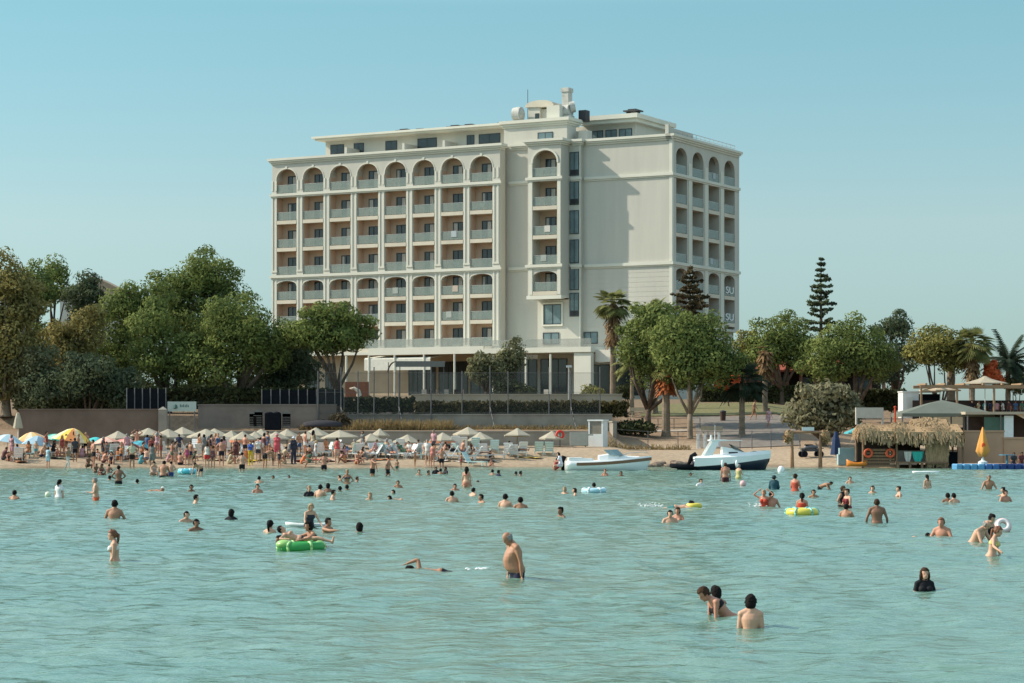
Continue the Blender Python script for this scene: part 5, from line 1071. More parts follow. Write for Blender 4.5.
# store of dark cover and stacked things behind the parasols
b = Vector((WX(273, 181), 181, 0)); b.z = ground(b.x, 181); o = empty('covered_stack', b, 0, 'tall stack under a black cover behind the cream parasols', 'stack'); m = MB(); m.box(-.62, .62, -.5, .5, 0, 1.35); m.ell((-.3, 0, 1.35), (.33, .45, .12)); m.ell((.3, 0, 1.32), (.33, .45, .16)); m.build('cover', NET, o)
for q, h, l in ((253, 1.0, 'left'), (258, 1.15, 'middle'), (286, 1.1, 'right')):
    b = Vector((WX(q, 181), 181, 0)); b.z = ground(b.x, 181); m = MB()
    for k in range(int(h / .16)): m.box(-.33, .33, -.4, .35, .3 + k * .14, .34 + k * .14); m.box(-.33, .33, .33, .38, .3 + k * .14, .75 + k * .14)
    for x in (-.3, .28):
        for y in (-.38, .3): m.box(x, x + .03, y, y + .03, 0, .34)
    o = m.build('stacked_chairs', C(120, 118, 112), loc=b); tag(o, 'stack of grey plastic chairs by the black covered stack, %s one of three' % l, 'chair stack', 'stacks of grey chairs')
b = Vector((WX(323, 181), 181, 0)); b.z = ground(b.x, 181); o = empty('upturned_boat', b, radians(6), 'dark upturned rowing boat lying before the shaded wall', 'boat'); m = MB(); rr = []
for i in range(11): t = -1 + i / 5; w_ = .55 * (1 - abs(t) ** 2.5) + .03; rr.append([Vector((t * 1.6, w_ * cos(a_), .25 + .55 * sin(a_) * (1 - .4 * abs(t) ** 2))) for a_ in [pi * j / 8 for j in range(9)]])
m.loft(rr); m.build('boat_hull', C(60, 58, 62), o, True); MB().tube([(-1.5, 0, .5), (0, 0, .83), (1.5, 0, .5)], .03, 5).build('keel', NET, o)
T('dry_shrub', 'brownish shrub beside the dark upturned boat', 340, 429, 182.5, [(338, 411, 427, 10, .7), (345, 414, 428, 7, .6)], leafmat('brown_green_leaves', (.05, .045, .03), (.13, .10, .06)), seed=61, tr=.05, cr=.35, size=.14, cat='bush')
# terrace clutter behind the court fence
b = Vector((WX(415, 214), 214, 5.0)); o = empty('curved_awning', b, 0, 'dark curved awning over the terrace tables left of the ficus trees', 'awning'); m = MB(); rr = []
for k in range(8): a_ = pi / 2 + pi / 2 * k / 7 ; rr.append([Vector((-2.6 + .8 * cos(a_) * 1.0 + .8, y, WZ(373, 214) - 5 + 1.1 * sin(a_))) for y in (-1.2, 1.2)])
m.add([v for r in rr for v in r], [(2 * i, 2 * i + 1, 2 * i + 3, 2 * i + 2) for i in range(7)]); zz = WZ(361.5, 214) - 5; m.box(-1.8, 2.9, -1.2, 1.2, zz - .05, zz); m.box(-1.8, 2.9, -1.25, -1.2, zz - .55, zz); m.build('canopy', C(120, 122, 116), o, fix=False)
for x in (-2.5, -1.4, 2.8): MB().cyl((x, -1.1, 0), (x, -1.1, zz - .1), .05, n=6).build('post', STEEL, o)
b = Vector((WX(357, 216), 216, 5.0)); o = MB().box(-1.15, 1.15, -.1, .1, 0, 2.2).box(-1.0, -.7, -.16, -.1, 0, 2.2).box(-.3, 0, -.16, -.1, 0, 2.2).box(.5, .9, -.16, -.1, 0, 2.2).build('curtained_doorway', C(150, 95, 70), loc=b); tag(o, 'reddish brown curtains of the terrace doorway behind the stone pine', 'curtain')
b = Vector((WX(355, 205), 205, 0)); b.z = ground(b.x, 205); o = MB().tube([(.25, 0, 0), (.4, 0, .5), (.3, 0, 1.0), (-.1, 0, 1.25), (-.5, 0, 1.2)], [.3, .26, .2, .14, .06], 8).build('swan_planter', C(205, 195, 175), None, True, b); tag(o, 'pale curved bird shaped ornament behind the fence posts', 'ornament')
for i in range(12):
    q = 424 + i * 7.5 if i < 6 else 520 + (i - 6) * 9; b = Vector((WX(q, 216), 216, 5.5)); mm = C(205, 200, 190) if i % 3 == 0 else C(70, 60, 55); o = empty('terrace_chair', b, i, None, 'chair', 'chairs on the restaurant terrace')
    o['label'] = 'small %s chair on the restaurant terrace, %s of twelve from the left' % ('white' if i % 3 == 0 else 'dark', ordn(i)); MB().box(-.24, .24, -.24, .24, .43, .48).build('seat', mm, o); MB().box(-.24, .24, .2, .24, .48, .95).build('backrest', mm, o)
    for x in (-.21, .21):
        for y in (-.21, .21): MB().box(x - .02, x + .02, y - .02, y + .02, 0, .43).build('leg', mm, o)
# lamp post of the terrace, masts
for q, yt, Yy, l in ((569, 367, 203, 'grey floodlight post on the terrace with a white lamp head'),):
    b = Vector((WX(q, Yy), Yy, 4.9)); o = empty('floodlight_post', b, 0, l, 'lamp post'); h = WZ(yt, Yy) - 4.9; MB().cyl((0, 0, 0), (0, 0, h), .09, .06, 8).build('post', METAL, o); MB().box(-.25, .25, -.3, -.05, h - .05, h + .15).build('lamp_head', PLAST, o)
# loose towels and bags on the sand
tw = [(52, 458, (110, 120, 105)), (62, 459, (80, 120, 100)), (128, 459, (190, 120, 90)), (190, 457, (60, 60, 70)), (214, 460, (215, 190, 150)), (256, 461, (225, 190, 60)), (318, 460, (215, 90, 90)), (330, 461, (225, 200, 190)), (352, 461, (120, 60, 65)), (438, 461, (220, 205, 190)), (530, 458, (225, 190, 60)), (489, 461, (110, 110, 115)), (20, 462, (205, 150, 120)), (300, 461, (190, 45, 60)), (381, 460, (200, 120, 70)), (464, 462, (225, 215, 205))]
nm = {(110, 120, 105): 'grey green', (80, 120, 100): 'dull green', (190, 120, 90): 'terracotta', (60, 60, 70): 'dark', (215, 190, 150): 'sandy', (225, 190, 60): 'yellow', (215, 90, 90): 'red', (225, 200, 190): 'pale pink', (120, 60, 65): 'maroon', (220, 205, 190): 'cream', (110, 110, 115): 'grey', (205, 150, 120): 'peach', (190, 45, 60): 'crimson', (200, 120, 70): 'orange brown', (225, 215, 205): 'off white'}
for q, yq, c in tw:
    Yy = 157.0
    while WZ(yq, Yy) > ground(WX(q, Yy), Yy) and Yy < 171: Yy += .05
    x = WX(q, Yy); m = MB(); n = 8
    for j in range(4):
        for i in range(n): m.v.append((-.85 + 1.7 * i / (n - 1), -.4 + .27 * j, .05 + .035 * sin(i * 1.9 + j)))
    for j in range(3):
        for i in range(n - 1): m.f.append((j * n + i, j * n + i + 1, (j + 1) * n + i + 1, (j + 1) * n + i))
    o = m.build('beach_towel', pmat(c, .95), None, True, (x, Yy, ground(x, Yy)), fix=False, rz=q * .1); tag(o, '%s towel spread on the sand%s' % (nm[c], ', left of the big cream parasols' if c == (225, 190, 60) and q < 300 else (' by the right end of the loungers' if c == (225, 190, 60) else '')), 'towel')
# ------------------------------------------------------------ people
SK = {'light': mat('skin_light', (.55, .315, .205), .55, 5, .08, spec=.35), 'tan': mat('skin_tan', (.38, .19, .11), .55, 5, .08, spec=.35), 'brown': mat('skin_brown', (.23, .115, .068), .55, 5, .08, spec=.35), 'red': mat('skin_reddened', (.47, .22, .14), .55, 5, .08, spec=.35)}
HR = {'black': mat('hair_black', (.014, .011, .010), .85, 30, .3, spec=.1), 'brown': mat('hair_brown', (.055, .03, .018), .85, 30, .3, spec=.1), 'blonde': mat('hair_blonde', (.34, .22, .11), .6, 30, .25), 'red': mat('hair_auburn', (.16, .06, .025), .6, 30, .25), 'grey': mat('hair_grey', (.24, .22, .2), .6, 30, .2)}
V3 = Vector
def nrm(*a): return V3(a).normalized()
STAND = dict(hip=.92, lean=2, bend=0, look=0, yaw=0, ua=[(.20, .05, -1), (.20, .05, -1)], fa=[(.02, -.22, -1), (.02, -.22, -1)], th=[(.06, -.02, -1), (.06, -.02, -1)], sh=[(0, .03, -1), (0, .03, -1)])
def P(**k): d = dict(STAND); d.update(k); return d
POSE = {
 'stand': STAND,
 'hips': P(ua=[(.62, .15, -.75)] * 2, fa=[(-.72, -.35, -.45)] * 2),
 'wade': P(ua=[(.42, -.25, -.85)] * 2, fa=[(.35, -.7, -.5)] * 2, lean=6),
 'fold': P(ua=[(.22, -.2, -.95)] * 2, fa=[(-.55, -.8, .1)] * 2),
 'reach': P(ua=[(.3, -.85, -.4), (.25, 0, -1)], fa=[(.1, -.98, -.05), (0, -.3, -1)], lean=8),
 'armup': P(ua=[(.35, -.15, .95), (.25, 0, -1)], fa=[(-.25, -.2, .95), (0, -.3, -1)]),
 'headhold': P(ua=[(.85, -.1, .45)] * 2, fa=[(-.75, .1, .6)] * 2),
 'walk': P(th=[(.04, -.42, -.9), (.04, .34, -.94)], sh=[(0, .05, -1), (0, .5, -.87)], ua=[(.15, .4, -.9), (.15, -.35, -.95)], fa=[(0, .1, -1), (0, -.6, -.8)], hip=.88, lean=5),
 'bend': P(lean=58, bend=18, look=-10, ua=[(.12, -.35, -.95)] * 2, fa=[(0, -.3, -1)] * 2, th=[(.08, -.12, -1)] * 2, sh=[(0, .14, -1)] * 2, hip=.90),
 'squat': P(hip=.34, lean=22, bend=10, ua=[(.2, -.75, -.65)] * 2, fa=[(-.1, -.9, -.3)] * 2, th=[(.28, -.93, .22)] * 2, sh=[(-.05, .42, -.9)] * 2),
 'sit': P(hip=.13, lean=10, bend=15, ua=[(.2, -.6, -.75)] * 2, fa=[(-.1, -.9, .1)] * 2, th=[(.14, -.86, .5)] * 2, sh=[(0, -.35, -.94)] * 2),
 'sitchair': P(hip=.46, lean=8, bend=6, ua=[(.15, -.25, -.95)] * 2, fa=[(-.05, -.95, .05)] * 2, th=[(.12, -.99, -.02)] * 2, sh=[(0, -.12, -1)] * 2),
 'recline': P(hip=.45, lean=-50, bend=6, look=18, ua=[(.3, -.2, -.75)] * 2, fa=[(-.1, -.9, .1)] * 2, th=[(.08, -.98, .12)] * 2, sh=[(0, -.98, -.14)] * 2),
 'swim': P(hip=-.02, lean=84, bend=0, look=-62, ua=[(.55, -.8, -.1)] * 2, fa=[(.2, -.97, -.12)] * 2, th=[(.07, .99, -.08)] * 2, sh=[(.02, .98, -.06)] * 2),
 'neck': P(ua=[(.45, -.25, -.8)] * 2, fa=[(.4, -.75, -.3)] * 2),
}
def make_body(key, pose, vox, belly=0.0, bust=0.0, wide=1.0, male=True, face=False):
    """one continuous body surface grown from lofted torso, head and tapered limbs; returns mesh + skeleton"""
    H = V3((0, 0, pose['hip'])); up0 = V3((0, 0, 1)); R0 = Matrix.Rotation(radians(pose['lean']), 3, 'X'); mb = MB()
    def rotf(a): return Matrix.Rotation(radians(a), 3, 'X')
    lean, bd = pose['lean'], pose['bend']; S_ = []; segs = []
    # spine frames
    sp = []; p = H.copy(); n = 9; Ls = .53
    hw = ([.155, .165, .150, .142, .150, .165, .178, .165, .085] if male else [.160, .172, .145, .122, .128, .142, .152, .140, .072])
    dp = ([.105, .122, .112, .108, .112, .122, .122, .098, .060] if male else [.110, .128, .108, .094, .098, .105, .108, .088, .052])
    for i in range(n):
        a = lean + bd * (i / (n - 1)); M = rotf(a); u = M @ up0; f = M @ V3((0, -1, 0))
        if i: p = p + u * Ls / (n - 1)
        sp.append((p.copy(), u, f, M))
    rings = []; u, f = sp[0][1], sp[0][2]
    def ring(c, M, a, d, bf=0.0, bb=0.0):
        r = []
        for j in range(20):
            t = 2 * pi * j / 20; x = a * (abs(cos(t)) ** .85) * (1 if cos(t) >= 0 else -1); y = -d * sin(t); 
            if sin(t) > 0: y -= bf * sin(t) ** 1.5
            else: y += bb * (-sin(t))
            r.append(c + M @ V3((x, y, 0)))
        return r
    M0 = sp[0][3]
    rings.append(ring(H - u * .13, M0, .07 * wide, .06)); rings.append(ring(H - u * .08, M0, .125 * wide, .095))
    bel = [0.25, .62, .92, 1.0, .92, .62, .28, .05, 0]
    for i in range(n): rings.append(ring(sp[i][0], sp[i][3], hw[i] * (wide if i < 8 else 1), dp[i] * (1 + .4 * (wide - 1)), belly * bel[i], .02 * (i in (0, 1))))
    mb.loft(rings)
    C7 = sp[-1][0]; U, Fv, MS = sp[-1][1], sp[-1][2], sp[-1][3]
    if bust:
        c = sp[6][0] - sp[6][1] * .03 + sp[6][2] * (dp[6] - .01)
        for s in (-1, 1): mb.ell(c + V3((s * .075, 0, 0)), (.068, .06 * bust, .065), 12, 8)
    # neck and head
    Mh = rotf(lean + bd + pose['look']) @ Matrix.Rotation(radians(pose['yaw']), 3, 'Z'); hu = Mh @ up0; hf = Mh @ V3((0, -1, 0))
    nb = C7 - U * .03; nt_ = C7 + (U + hu).normalized() * .062 + hf * .012; mb.tube([nb, C7 + U * .025, nt_], [.085, .064, .058] if male else [.070, .052, .048], 12)
    hc = nt_ + hu * .085 + hf * .018; M4 = Mh.to_4x4()
    mb.ell(hc + hu * .02 - hf * .012, (.076, .094, .098), 18, 14, M4); mb.ell(hc - hu * .045 + hf * .028, (.056, .062, .072), 14, 10, M4)
    sx = Mh @ V3((1, 0, 0))
    mb.tube([hc + hf * .078 + hu * .012, hc + hf * .103 - hu * .022, hc + hf * .082 - hu * .03], [.010, .015, .010], 8)
    mb.ell(hc + hf * .078 - hu * .062, (.024, .014, .011), 8, 6, M4); mb.ell(hc + hf * .072 - hu * .094, (.024, .018, .018), 8, 6, M4)
    for s in (-1, 1): mb.ell(hc + sx * s * .078 - hu * .012 - hf * .004, (.012, .02, .032), 8, 6, M4)
    # arms
    SWd = (.180 if male else .152) * wide; ends = {}
    for k, s in ((0, -1), (1, 1)):
        sh = C7 - U * .055 + MS @ V3((s * SWd, 0, 0)); ua = V3(pose['ua'][k]); ua = V3((s * ua.x, ua.y, ua.z)).normalized(); fa = V3(pose['fa'][k]); fa = V3((s * fa.x, fa.y, fa.z)).normalized()
        if pose.get('local'): ua = MS @ ua; fa = MS @ fa
        k_ = 1.0 if male else .82; el = sh + ua * .285; wr = el + fa * .25
        mb.ell(sh, (.062 * k_, .062 * k_, .062 * k_), 12, 8)
        mb.tube([C7 + U * .005 + MS @ V3((s * .04, 0, 0)), sh + U * .004], [.060 * k_, .056 * k_], 10)
        mb.tube([sh, sh.lerp(el, .35), el], [.054 * k_, .051 * k_, .039 * k_], 12); mb.tube([el, el.lerp(wr, .3), wr], [.040 * k_, .041 * k_, .026 * k_], 12)
        # hand: palm, four curled fingers of different length, thumb from the side
        side = fa.cross(V3((0, -1, 0)) if abs(fa.y) < .8 else V3((0, 0, 1))).normalized(); nn = side.cross(fa).normalized(); pc = wr + fa * .045
        Mp = Matrix((side, nn, fa)).transposed().to_4x4(); mb.ell(pc, (.038, .016, .052), 10, 8, Mp); fr = max(.0085, vox * .62)
        for j, (o_, l_) in enumerate(((-.028, .062), (-.010, .074), (.009, .070), (.027, .054))):
            a0 = wr + fa * .082 + side * o_ * 1.05; a1 = a0 + (fa + nn * .15).normalized() * l_ * .5; a2 = a1 + (fa + nn * .6).normalized() * l_ * .5; mb.tube([a0 - fa * .02, a1, a2], [fr, fr * .95, fr * .8], 6)
        t0 = wr + fa * .03 - side * .03 * s; t1 = t0 + (fa * .7 - side * s * .7).normalized() * .035; mb.tube([t0, t1, t1 + fa * .03], [fr * 1.2, fr * 1.1, fr * .9], 6)
        segs += [('ua', sh, el), ('fa', el, wr + fa * .16)]; ends[k] = (sh, el, wr)
    for k, s in ((0, -1), (1, 1)):
        hp = H - u * .04 + V3((s * .088 * wide, 0, 0)); th = V3(pose['th'][k]); th = V3((s * th.x, th.y, th.z)).normalized(); sh = V3(pose['sh'][k]); sh = V3((s * sh.x, sh.y, sh.z)).normalized()
        q = (1.0 if male else .98) * (1 + .5 * (wide - 1)); kn = hp + th * .43; an = kn + sh * .41
        mb.tube([hp - th * .03, hp.lerp(kn, .3), hp.lerp(kn, .7), kn], [.088 * q, .084 * q, .064 * q, .052 * q], 14); mb.tube([kn, kn.lerp(an, .3), kn.lerp(an, .75), an], [.052 * q, .055 * q, .038 * q, .033 * q], 12)
        fd = V3((0, -1, 0)) if abs(sh.z) > .6 else V3((0, -.2, .98 if sh.y < 0 else -.98)).normalized()
        ft = an + sh * .045; mb.tube([ft - fd * .055, ft + fd * .03, ft + fd * .12, ft + fd * .17], [.032, .038, .030, .020], 10); mb.tube([an, ft], [.034, .036], 8)
        segs += [('th', hp, kn), ('sh', kn, an)]
    me = mb.mesh('body'); o = bpy.data.objects.new('tmp', me); COL.objects.link(o)
    md = o.modifiers.new('r', 'REMESH'); md.mode = 'VOXEL'; md.voxel_size = vox; md.use_smooth_shade = True
    s2 = o.modifiers.new('s', 'SMOOTH'); s2.factor = .5; s2.iterations = 2 if vox > .016 else 4
    dg = bpy.context.evaluated_depsgraph_get(); dg.update(); m2 = bpy.data.meshes.new_from_object(o.evaluated_get(dg)); bpy.data.objects.remove(o); m2.name = 'body_' + key
    m2.materials.clear(); m2.materials.append(SK['tan']); m2.polygons.foreach_set('use_smooth', [True] * len(m2.polygons))
    # classify vertices
    nv = len(m2.vertices); co = np.empty(nv * 3, np.float32); m2.vertices.foreach_get('co', co); co = co.reshape(-1, 3); no = np.empty(nv * 3, np.float32); m2.vertices.foreach_get('normal', no); no = no.reshape(-1, 3)
    names = []; D = []; Tt = []
    def dist(a, b, r0, r1):
        a = np.array(a); b = np.array(b); ab = b - a; t = np.clip(((co - a) @ ab) / (ab @ ab), 0, 1); d = np.linalg.norm(co - (a + t[:, None] * ab), axis=1); return d / (r0 + (r1 - r0) * t), t
    for nm_, a, b, r0, r1 in [(s_[0], s_[1], s_[2]) + {'ua': (.055, .04), 'fa': (.042, .03), 'th': (.09, .055), 'sh': (.055, .035)}[s_[0]] for s_ in segs]: d, t = dist(a, b, r0, r1); names.append(nm_); D.append(d); Tt.append(t)
    for i in range(n - 1):
        d, t = dist(sp[i][0], sp[i + 1][0], hw[i] * .9 * wide, hw[i + 1] * .9 * wide); names.append('to'); D.append(d); Tt.append((t + i) / (n - 1))
    d, t = dist(H - u * .13, H, .12, .15); names.append('to'); D.append(d); Tt.append(t * 0 - .1 + .1 * t)
    d, t = dist(nt_, hc + hu * .1, .07, .09); names.append('he'); D.append(d); Tt.append(t)
    D = np.array(D); ix = D.argmin(0); lab = np.array(names)[ix]; tt = np.array(Tt)[ix, np.arange(nv)]
    hl = (co - np.array(hc)) @ np.array(Mh)       # head-local coordinates
    return dict(mesh=m2, co=co, no=no, lab=lab, t=tt, hl=hl, sp=sp, hc=hc, Mh=Mh, ends=ends, C7=C7, U=U, male=male, vox=vox, H=H)
def shell(B, mask, off, name):
    """garment or hair: the masked body faces lifted off the skin, with a closed hem"""
    me = B['mesh']; nf = len(me.polygons); fs = [tuple(p.vertices) for p in me.polygons]; keep = [f for f in fs if all(mask[v] for v in f)]
    if not keep: return None
    ids = sorted({v for f in keep for v in f}); mp = {v: i for i, v in enumerate(ids)}; co = B['co'][ids]; no = B['no'][ids]; offv = off(B, ids) if callable(off) else off
    offv = offv * (1 + .7 * np.array([noise.noise(V3((float(a), float(b), float(c))) * 28) for a, b, c in co])) if name == 'hair' else offv; up = co + no * (offv[:, None] if hasattr(offv, 'shape') else offv); vs = [tuple(v) for v in up] ; fa = [tuple(mp[v] for v in f) for f in keep]; ec = {}
    for f in fa:
        for i in range(len(f)): e = (f[i], f[(i + 1) % len(f)]); ec[e] = 1
    bnd = [e for e in ec if (e[1], e[0]) not in ec]; inn = {}
    for a, b in bnd:
        for v in (a, b):
            if v not in inn: inn[v] = len(vs); vs.append(tuple(co[v] - no[v] * .004))
    fa += [(b, a, inn[a], inn[b]) for a, b in bnd]
    m = bpy.data.meshes.new(name); m.from_pydata(vs, [], fa); m.polygons.foreach_set('use_smooth', [True] * len(m.polygons)); m.update(); return m
def gmask(B, kind):
    l, t, co = B['lab'], B['t'], B['co']; to = l == 'to'; th = l == 'th'; ua = l == 'ua'
    if kind == 'trunks': return (to & (t < .07)) | (th & (t < .52))
    if kind == 'briefs': return (to & (t < .10)) | (th & (t < .12))
    if kind == 'bikini_top': return to & (t > .655) & (t < .775)
    if kind == 'swimsuit': return (to & (t < .84)) | (th & (t < .06))
    if kind == 't_shirt': return (to & (t > .04)) | (ua & (t < .55))
    if kind == 'rash_shirt': return (to & (t > .04)) | ua | ((l == 'fa') & (t < .5))
    if kind == 'vest': return to & (t > .04) & (t < .93)
    if kind == 'dress': return (to) | (th & (t < .75)) | (ua & (t < .3))
    if kind == 'trousers': return (to & (t < .14)) | th | (l == 'sh')
    if kind == 'robe': return to | th | (l == 'sh') | ua | ((l == 'fa') & (t < .6))
def hmask(B, style):
    h = B['hl']; he = (B['lab'] == 'he') | (np.linalg.norm(h, axis=1) < .15)
    x, y, z = h[:, 0], h[:, 1], h[:, 2]
    m = (z > .062 + .1 * np.clip(-y - .05, 0, 1)) | ((y > -.02) & (z > -.02)) | ((y > .03) & (z > -.075))
    if style == 'bald': m = (y > -.015) & (z > -.06) & (z < .055)
    if style == 'cap': m = z > .035
    return he & m
_B = {}; _G = {}
def get_body(key, pose=None, **kw):
    if key not in _B: _B[key] = make_body(key, pose or POSE[key.split('-')[0]], **kw)
    return _B[key]
def hair_mesh(B, style):
    off = .014 if B['vox'] < .018 else .018
    if style in ('long', 'tail', 'bun', 'bob'): off = .02
    m = shell(B, hmask(B, style), off, 'hair')
    if m is None: return None
    mb = MB(); hc, M, hu, hf = B['hc'], B['Mh'], B['Mh'] @ V3((0, 0, 1)), B['Mh'] @ V3((0, -1, 0)); M4 = M.to_4x4(); bk = -hf
    if style == 'long':
        mb.tube([hc + bk * .05 + hu * .02, hc + bk * .095 - hu * .06, B['C7'] + bk * .06 - V3((0, 0, .02)), B['C7'] + bk * .09 - V3((0, 0, .13))], [.085, .085, .075, .035], 12)
        for s in (-1, 1): sx = M @ V3((s, 0, 0)); mb.tube([hc + sx * .07 + hu * .03, hc + sx * .083 - hu * .06, hc + sx * .085 - hu * .16 + bk * .02], [.032, .034, .022], 8)
    if style == 'bob':
        mb.ell(hc + bk * .04 - hu * .03, (.092, .085, .105), 14, 10, M4)
    if style == 'tail':
        mb.tube([hc + bk * .09 + hu * .03, hc + bk * .14 - hu * .01, hc + bk * .12 - hu * .12, hc + bk * .10 - hu * .22], [.03, .036, .032, .012], 10)
    if style == 'bun': mb.ell(hc + bk * .085 + hu * .075, (.045, .045, .045), 10, 8)
    if style == 'hat': 
        mb.lathe([(.0, .12), (.06, .118), (.095, .08), (.10, .035), (.17, .02), (.165, .01), (.09, .02)], 18); mb.v = [tuple(hc + M @ (V3(v) + V3((0, .01, .0)))) for v in mb.v]
    if mb.v:
        base = len(m.vertices); vs = [tuple(v.co) for v in m.vertices] if style != 'hat' else []; fs = [tuple(p.vertices) for p in m.polygons] if style != 'hat' else []; b0 = len(vs)
        vs += mb.v; fs += [tuple(i + b0 for i in f) for f in mb.f]; m = bpy.data.meshes.new('hair'); m.from_pydata(vs, [], fs); m.polygons.foreach_set('use_smooth', [True] * len(m.polygons)); m.update()
    return m
GN = {'trunks': 'swim_trunks', 'briefs': 'swim_briefs', 'bikini_top': 'bikini_top', 'swimsuit': 'swimsuit', 't_shirt': 't_shirt', 'rash_shirt': 'swim_shirt', 'vest': 'vest', 'dress': 'dress', 'trousers': 'trousers', 'robe': 'long_robe'}
def person(key, loc, rot, label, skin='tan', hair='black', style='short', wear=(), scale=1.0, group=None, pose=None, **kw):
    B = get_body(key, pose, **kw) if key not in _B else _B[key]
    o = bpy.data.objects.new('person', B['mesh']); COL.objects.link(o); o.location = loc; o.rotation_euler = (0, 0, radians(rot)); o.scale = (scale,) * 3
    setmat(o, SK[skin]); tag(o, label, 'person', group)
    if style:
        k = (key, 'h', style)
        if k not in _G: _G[k] = hair_mesh(B, style); _G[k] and _G[k].materials.append(HR['black'])
        if _G[k]:
            h = bpy.data.objects.new('hat' if style in ('hat', 'cap') else 'hair', _G[k]); COL.objects.link(h); h.parent = o; setmat(h, HR[hair] if isinstance(hair, str) else pmat(hair, .85))
            if style in ('hat',) :
                k2 = (key, 'h', 'short')
                if k2 not in _G: _G[k2] = hair_mesh(B, 'short'); _G[k2].materials.append(HR['black'])
                h = bpy.data.objects.new('hair', _G[k2]); COL.objects.link(h); h.parent = o; setmat(h, HR['brown'])
    for g, c in wear:
        k = (key, 'g', g)
        if k not in _G:
            off = .010 if B['vox'] < .018 else .014
            _G[k] = shell(B, gmask(B, g), off * (2.2 if g in ('robe', 'dress') else 1), GN[g]); 
            if _G[k]: _G[k].materials.append(HR['black'])
        if _G[k]: h = bpy.data.objects.new(GN[g], _G[k]); COL.objects.link(h); h.parent = o; setmat(h, pmat(c, .8))
    if B['vox'] < .014:      # eyes on the nearest people
        for s in (-1, 1):
            p = B['hc'] + B['Mh'] @ V3((s * .030, -.0785, .004)); e = MB().ell(p, (.012, .006, .006), 8, 6, B['Mh'].to_4x4()).build('eye', HR['black'], o, True)
    return o
FV = .024          # far body voxel
def far(key, male=True, **kw):
    full = key + ('-m' if male else '-f') + ('-w' if kw.get('belly') else '')
    if full not in _B: get_body(full, POSE[key], vox=FV, male=male, bust=0 if male else 1.0, **kw)
    return full
NVX = .0115
RIP = []
def at_water(px, py, d=0.0): Y = wat(py); RIP.append((WX(px, Y), Y)); return V3((WX(px, Y), Y, -d))
BLK = (25, 25, 30); NVY = (28, 35, 60); WHT_ = (215, 215, 212)
# ---------------- nearest people, each with a body of its own
person('near_man', at_water(517, 579, .82), -72, 'stocky balding man wading hip deep in profile with dark patterned trunks', 'tan', 'grey', 'bald', [('trunks', (38, 42, 62))], 1.04, vox=NVX, pose=P(lean=4, bend=10, look=22, yaw=0, ua=[(.12, .12, -1), (.16, .22, -1)], fa=[(.02, -.2, -1), (.05, .05, -1)]), belly=.125, wide=1.24, male=True)
_o = person('near_woman', at_water(115, 561.5, .98), -80, 'woman in a white bikini top standing waist deep in profile at the left', 'light', 'red', 'tail', [('bikini_top', (215, 215, 205)), ('briefs', (220, 218, 208))], .98, vox=NVX, pose=P(lean=2, ua=[(.12, .05, -1), (.12, -.1, -1)], fa=[(.02, -.35, -1), (.02, -.5, -.9)], look=5), male=False, bust=.8)
_o = person('near_bender', at_water(732, 615, 1.0), -78, 'brown haired bather with reddish skin stooping forward in the right foreground', 'red', 'brown', 'short', [('bikini_top', BLK), ('briefs', BLK)], .96, vox=NVX, pose=P(lean=37, bend=10, look=-4, ua=[(.1, -.05, -1), (.1, -.05, -1)], fa=[(0, -.5, -.85), (0, -.5, -.85)]), male=False, bust=.9)
person('near_hidden', at_water(717.5, 604.5, 1.27), -150, 'black haired head showing right behind the neck of the stooping bather', 'tan', 'black', 'bob', [('trunks', BLK)], .92, vox=NVX, pose=P(look=6), male=True, wide=.8)
person('near_boy', at_water(750.5, 627.5, 1.06), 168, 'slim boy seen from behind standing chest deep beside the stooping bather', 'light', 'black', 'bob', [('trunks', BLK)], .90, vox=NVX, pose=P(ua=[(.14, .0, -1), (.14, 0, -1)], fa=[(.0, -.5, -.9), (.0, -.5, -.9)], look=4), male=True, wide=.86)
person('near_black_shirt', at_water(924, 590, 1.14), 8, 'woman in a black top looking at the camera, neck and shoulders above water', 'light', 'brown', 'long', [('t_shirt', (22, 22, 26))], .90, vox=NVX, pose=P(ua=[(.28, -.1, -.9)] * 2, fa=[(.2, -.6, -.7)] * 2), male=False, bust=1.0, wide=.98)
person('near_stoop', at_water(972, 542, 1.05), 55, 'grey headed man stooping with his pale back turned left of the bikini woman', 'light', 'grey', 'bald', [('trunks', NVY)], 1.02, vox=NVX, pose=P(lean=24, bend=14, look=0, ua=[(.3, -.4, -.9)] * 2, fa=[(0, -.5, -.8)] * 2), male=True, belly=.05, wide=1.1)
person('near_mid', at_water(984, 535, 1.05), 40, 'dark haired woman in a black top between the stooping man and the pink float', 'light', 'black', 'bun', [('swimsuit', BLK)], .98, vox=NVX, pose=P(lean=18, bend=6, ua=[(.3, -.4, -.9)] * 2, fa=[(0, -.7, -.7)] * 2), male=False, bust=1.0)
person('near_bikini', at_water(991, 556.5, .95), 70, 'auburn haired woman in a bright bikini wading right with one arm stretched out', 'light', 'red', 'tail', [('bikini_top', (205, 190, 120)), ('briefs', (215, 140, 120))], .97, vox=NVX, pose=P(lean=10, look=12, ua=[(.85, -.1, -.5), (.5, -.1, -.9)], fa=[(.7, -.6, -.35), (.45, -.3, -.8)]), male=False, bust=.75)
person('near_back', at_water(877, 523, .98), 176, 'bare backed man standing waist deep facing the beach, right of centre', 'brown', 'brown', 'short', [('trunks', BLK)], 1.0, vox=.014, pose=P(ua=[(.4, .0, -1)] * 2, fa=[(.1, -.35, -.9)] * 2), male=True, wide=1.1)
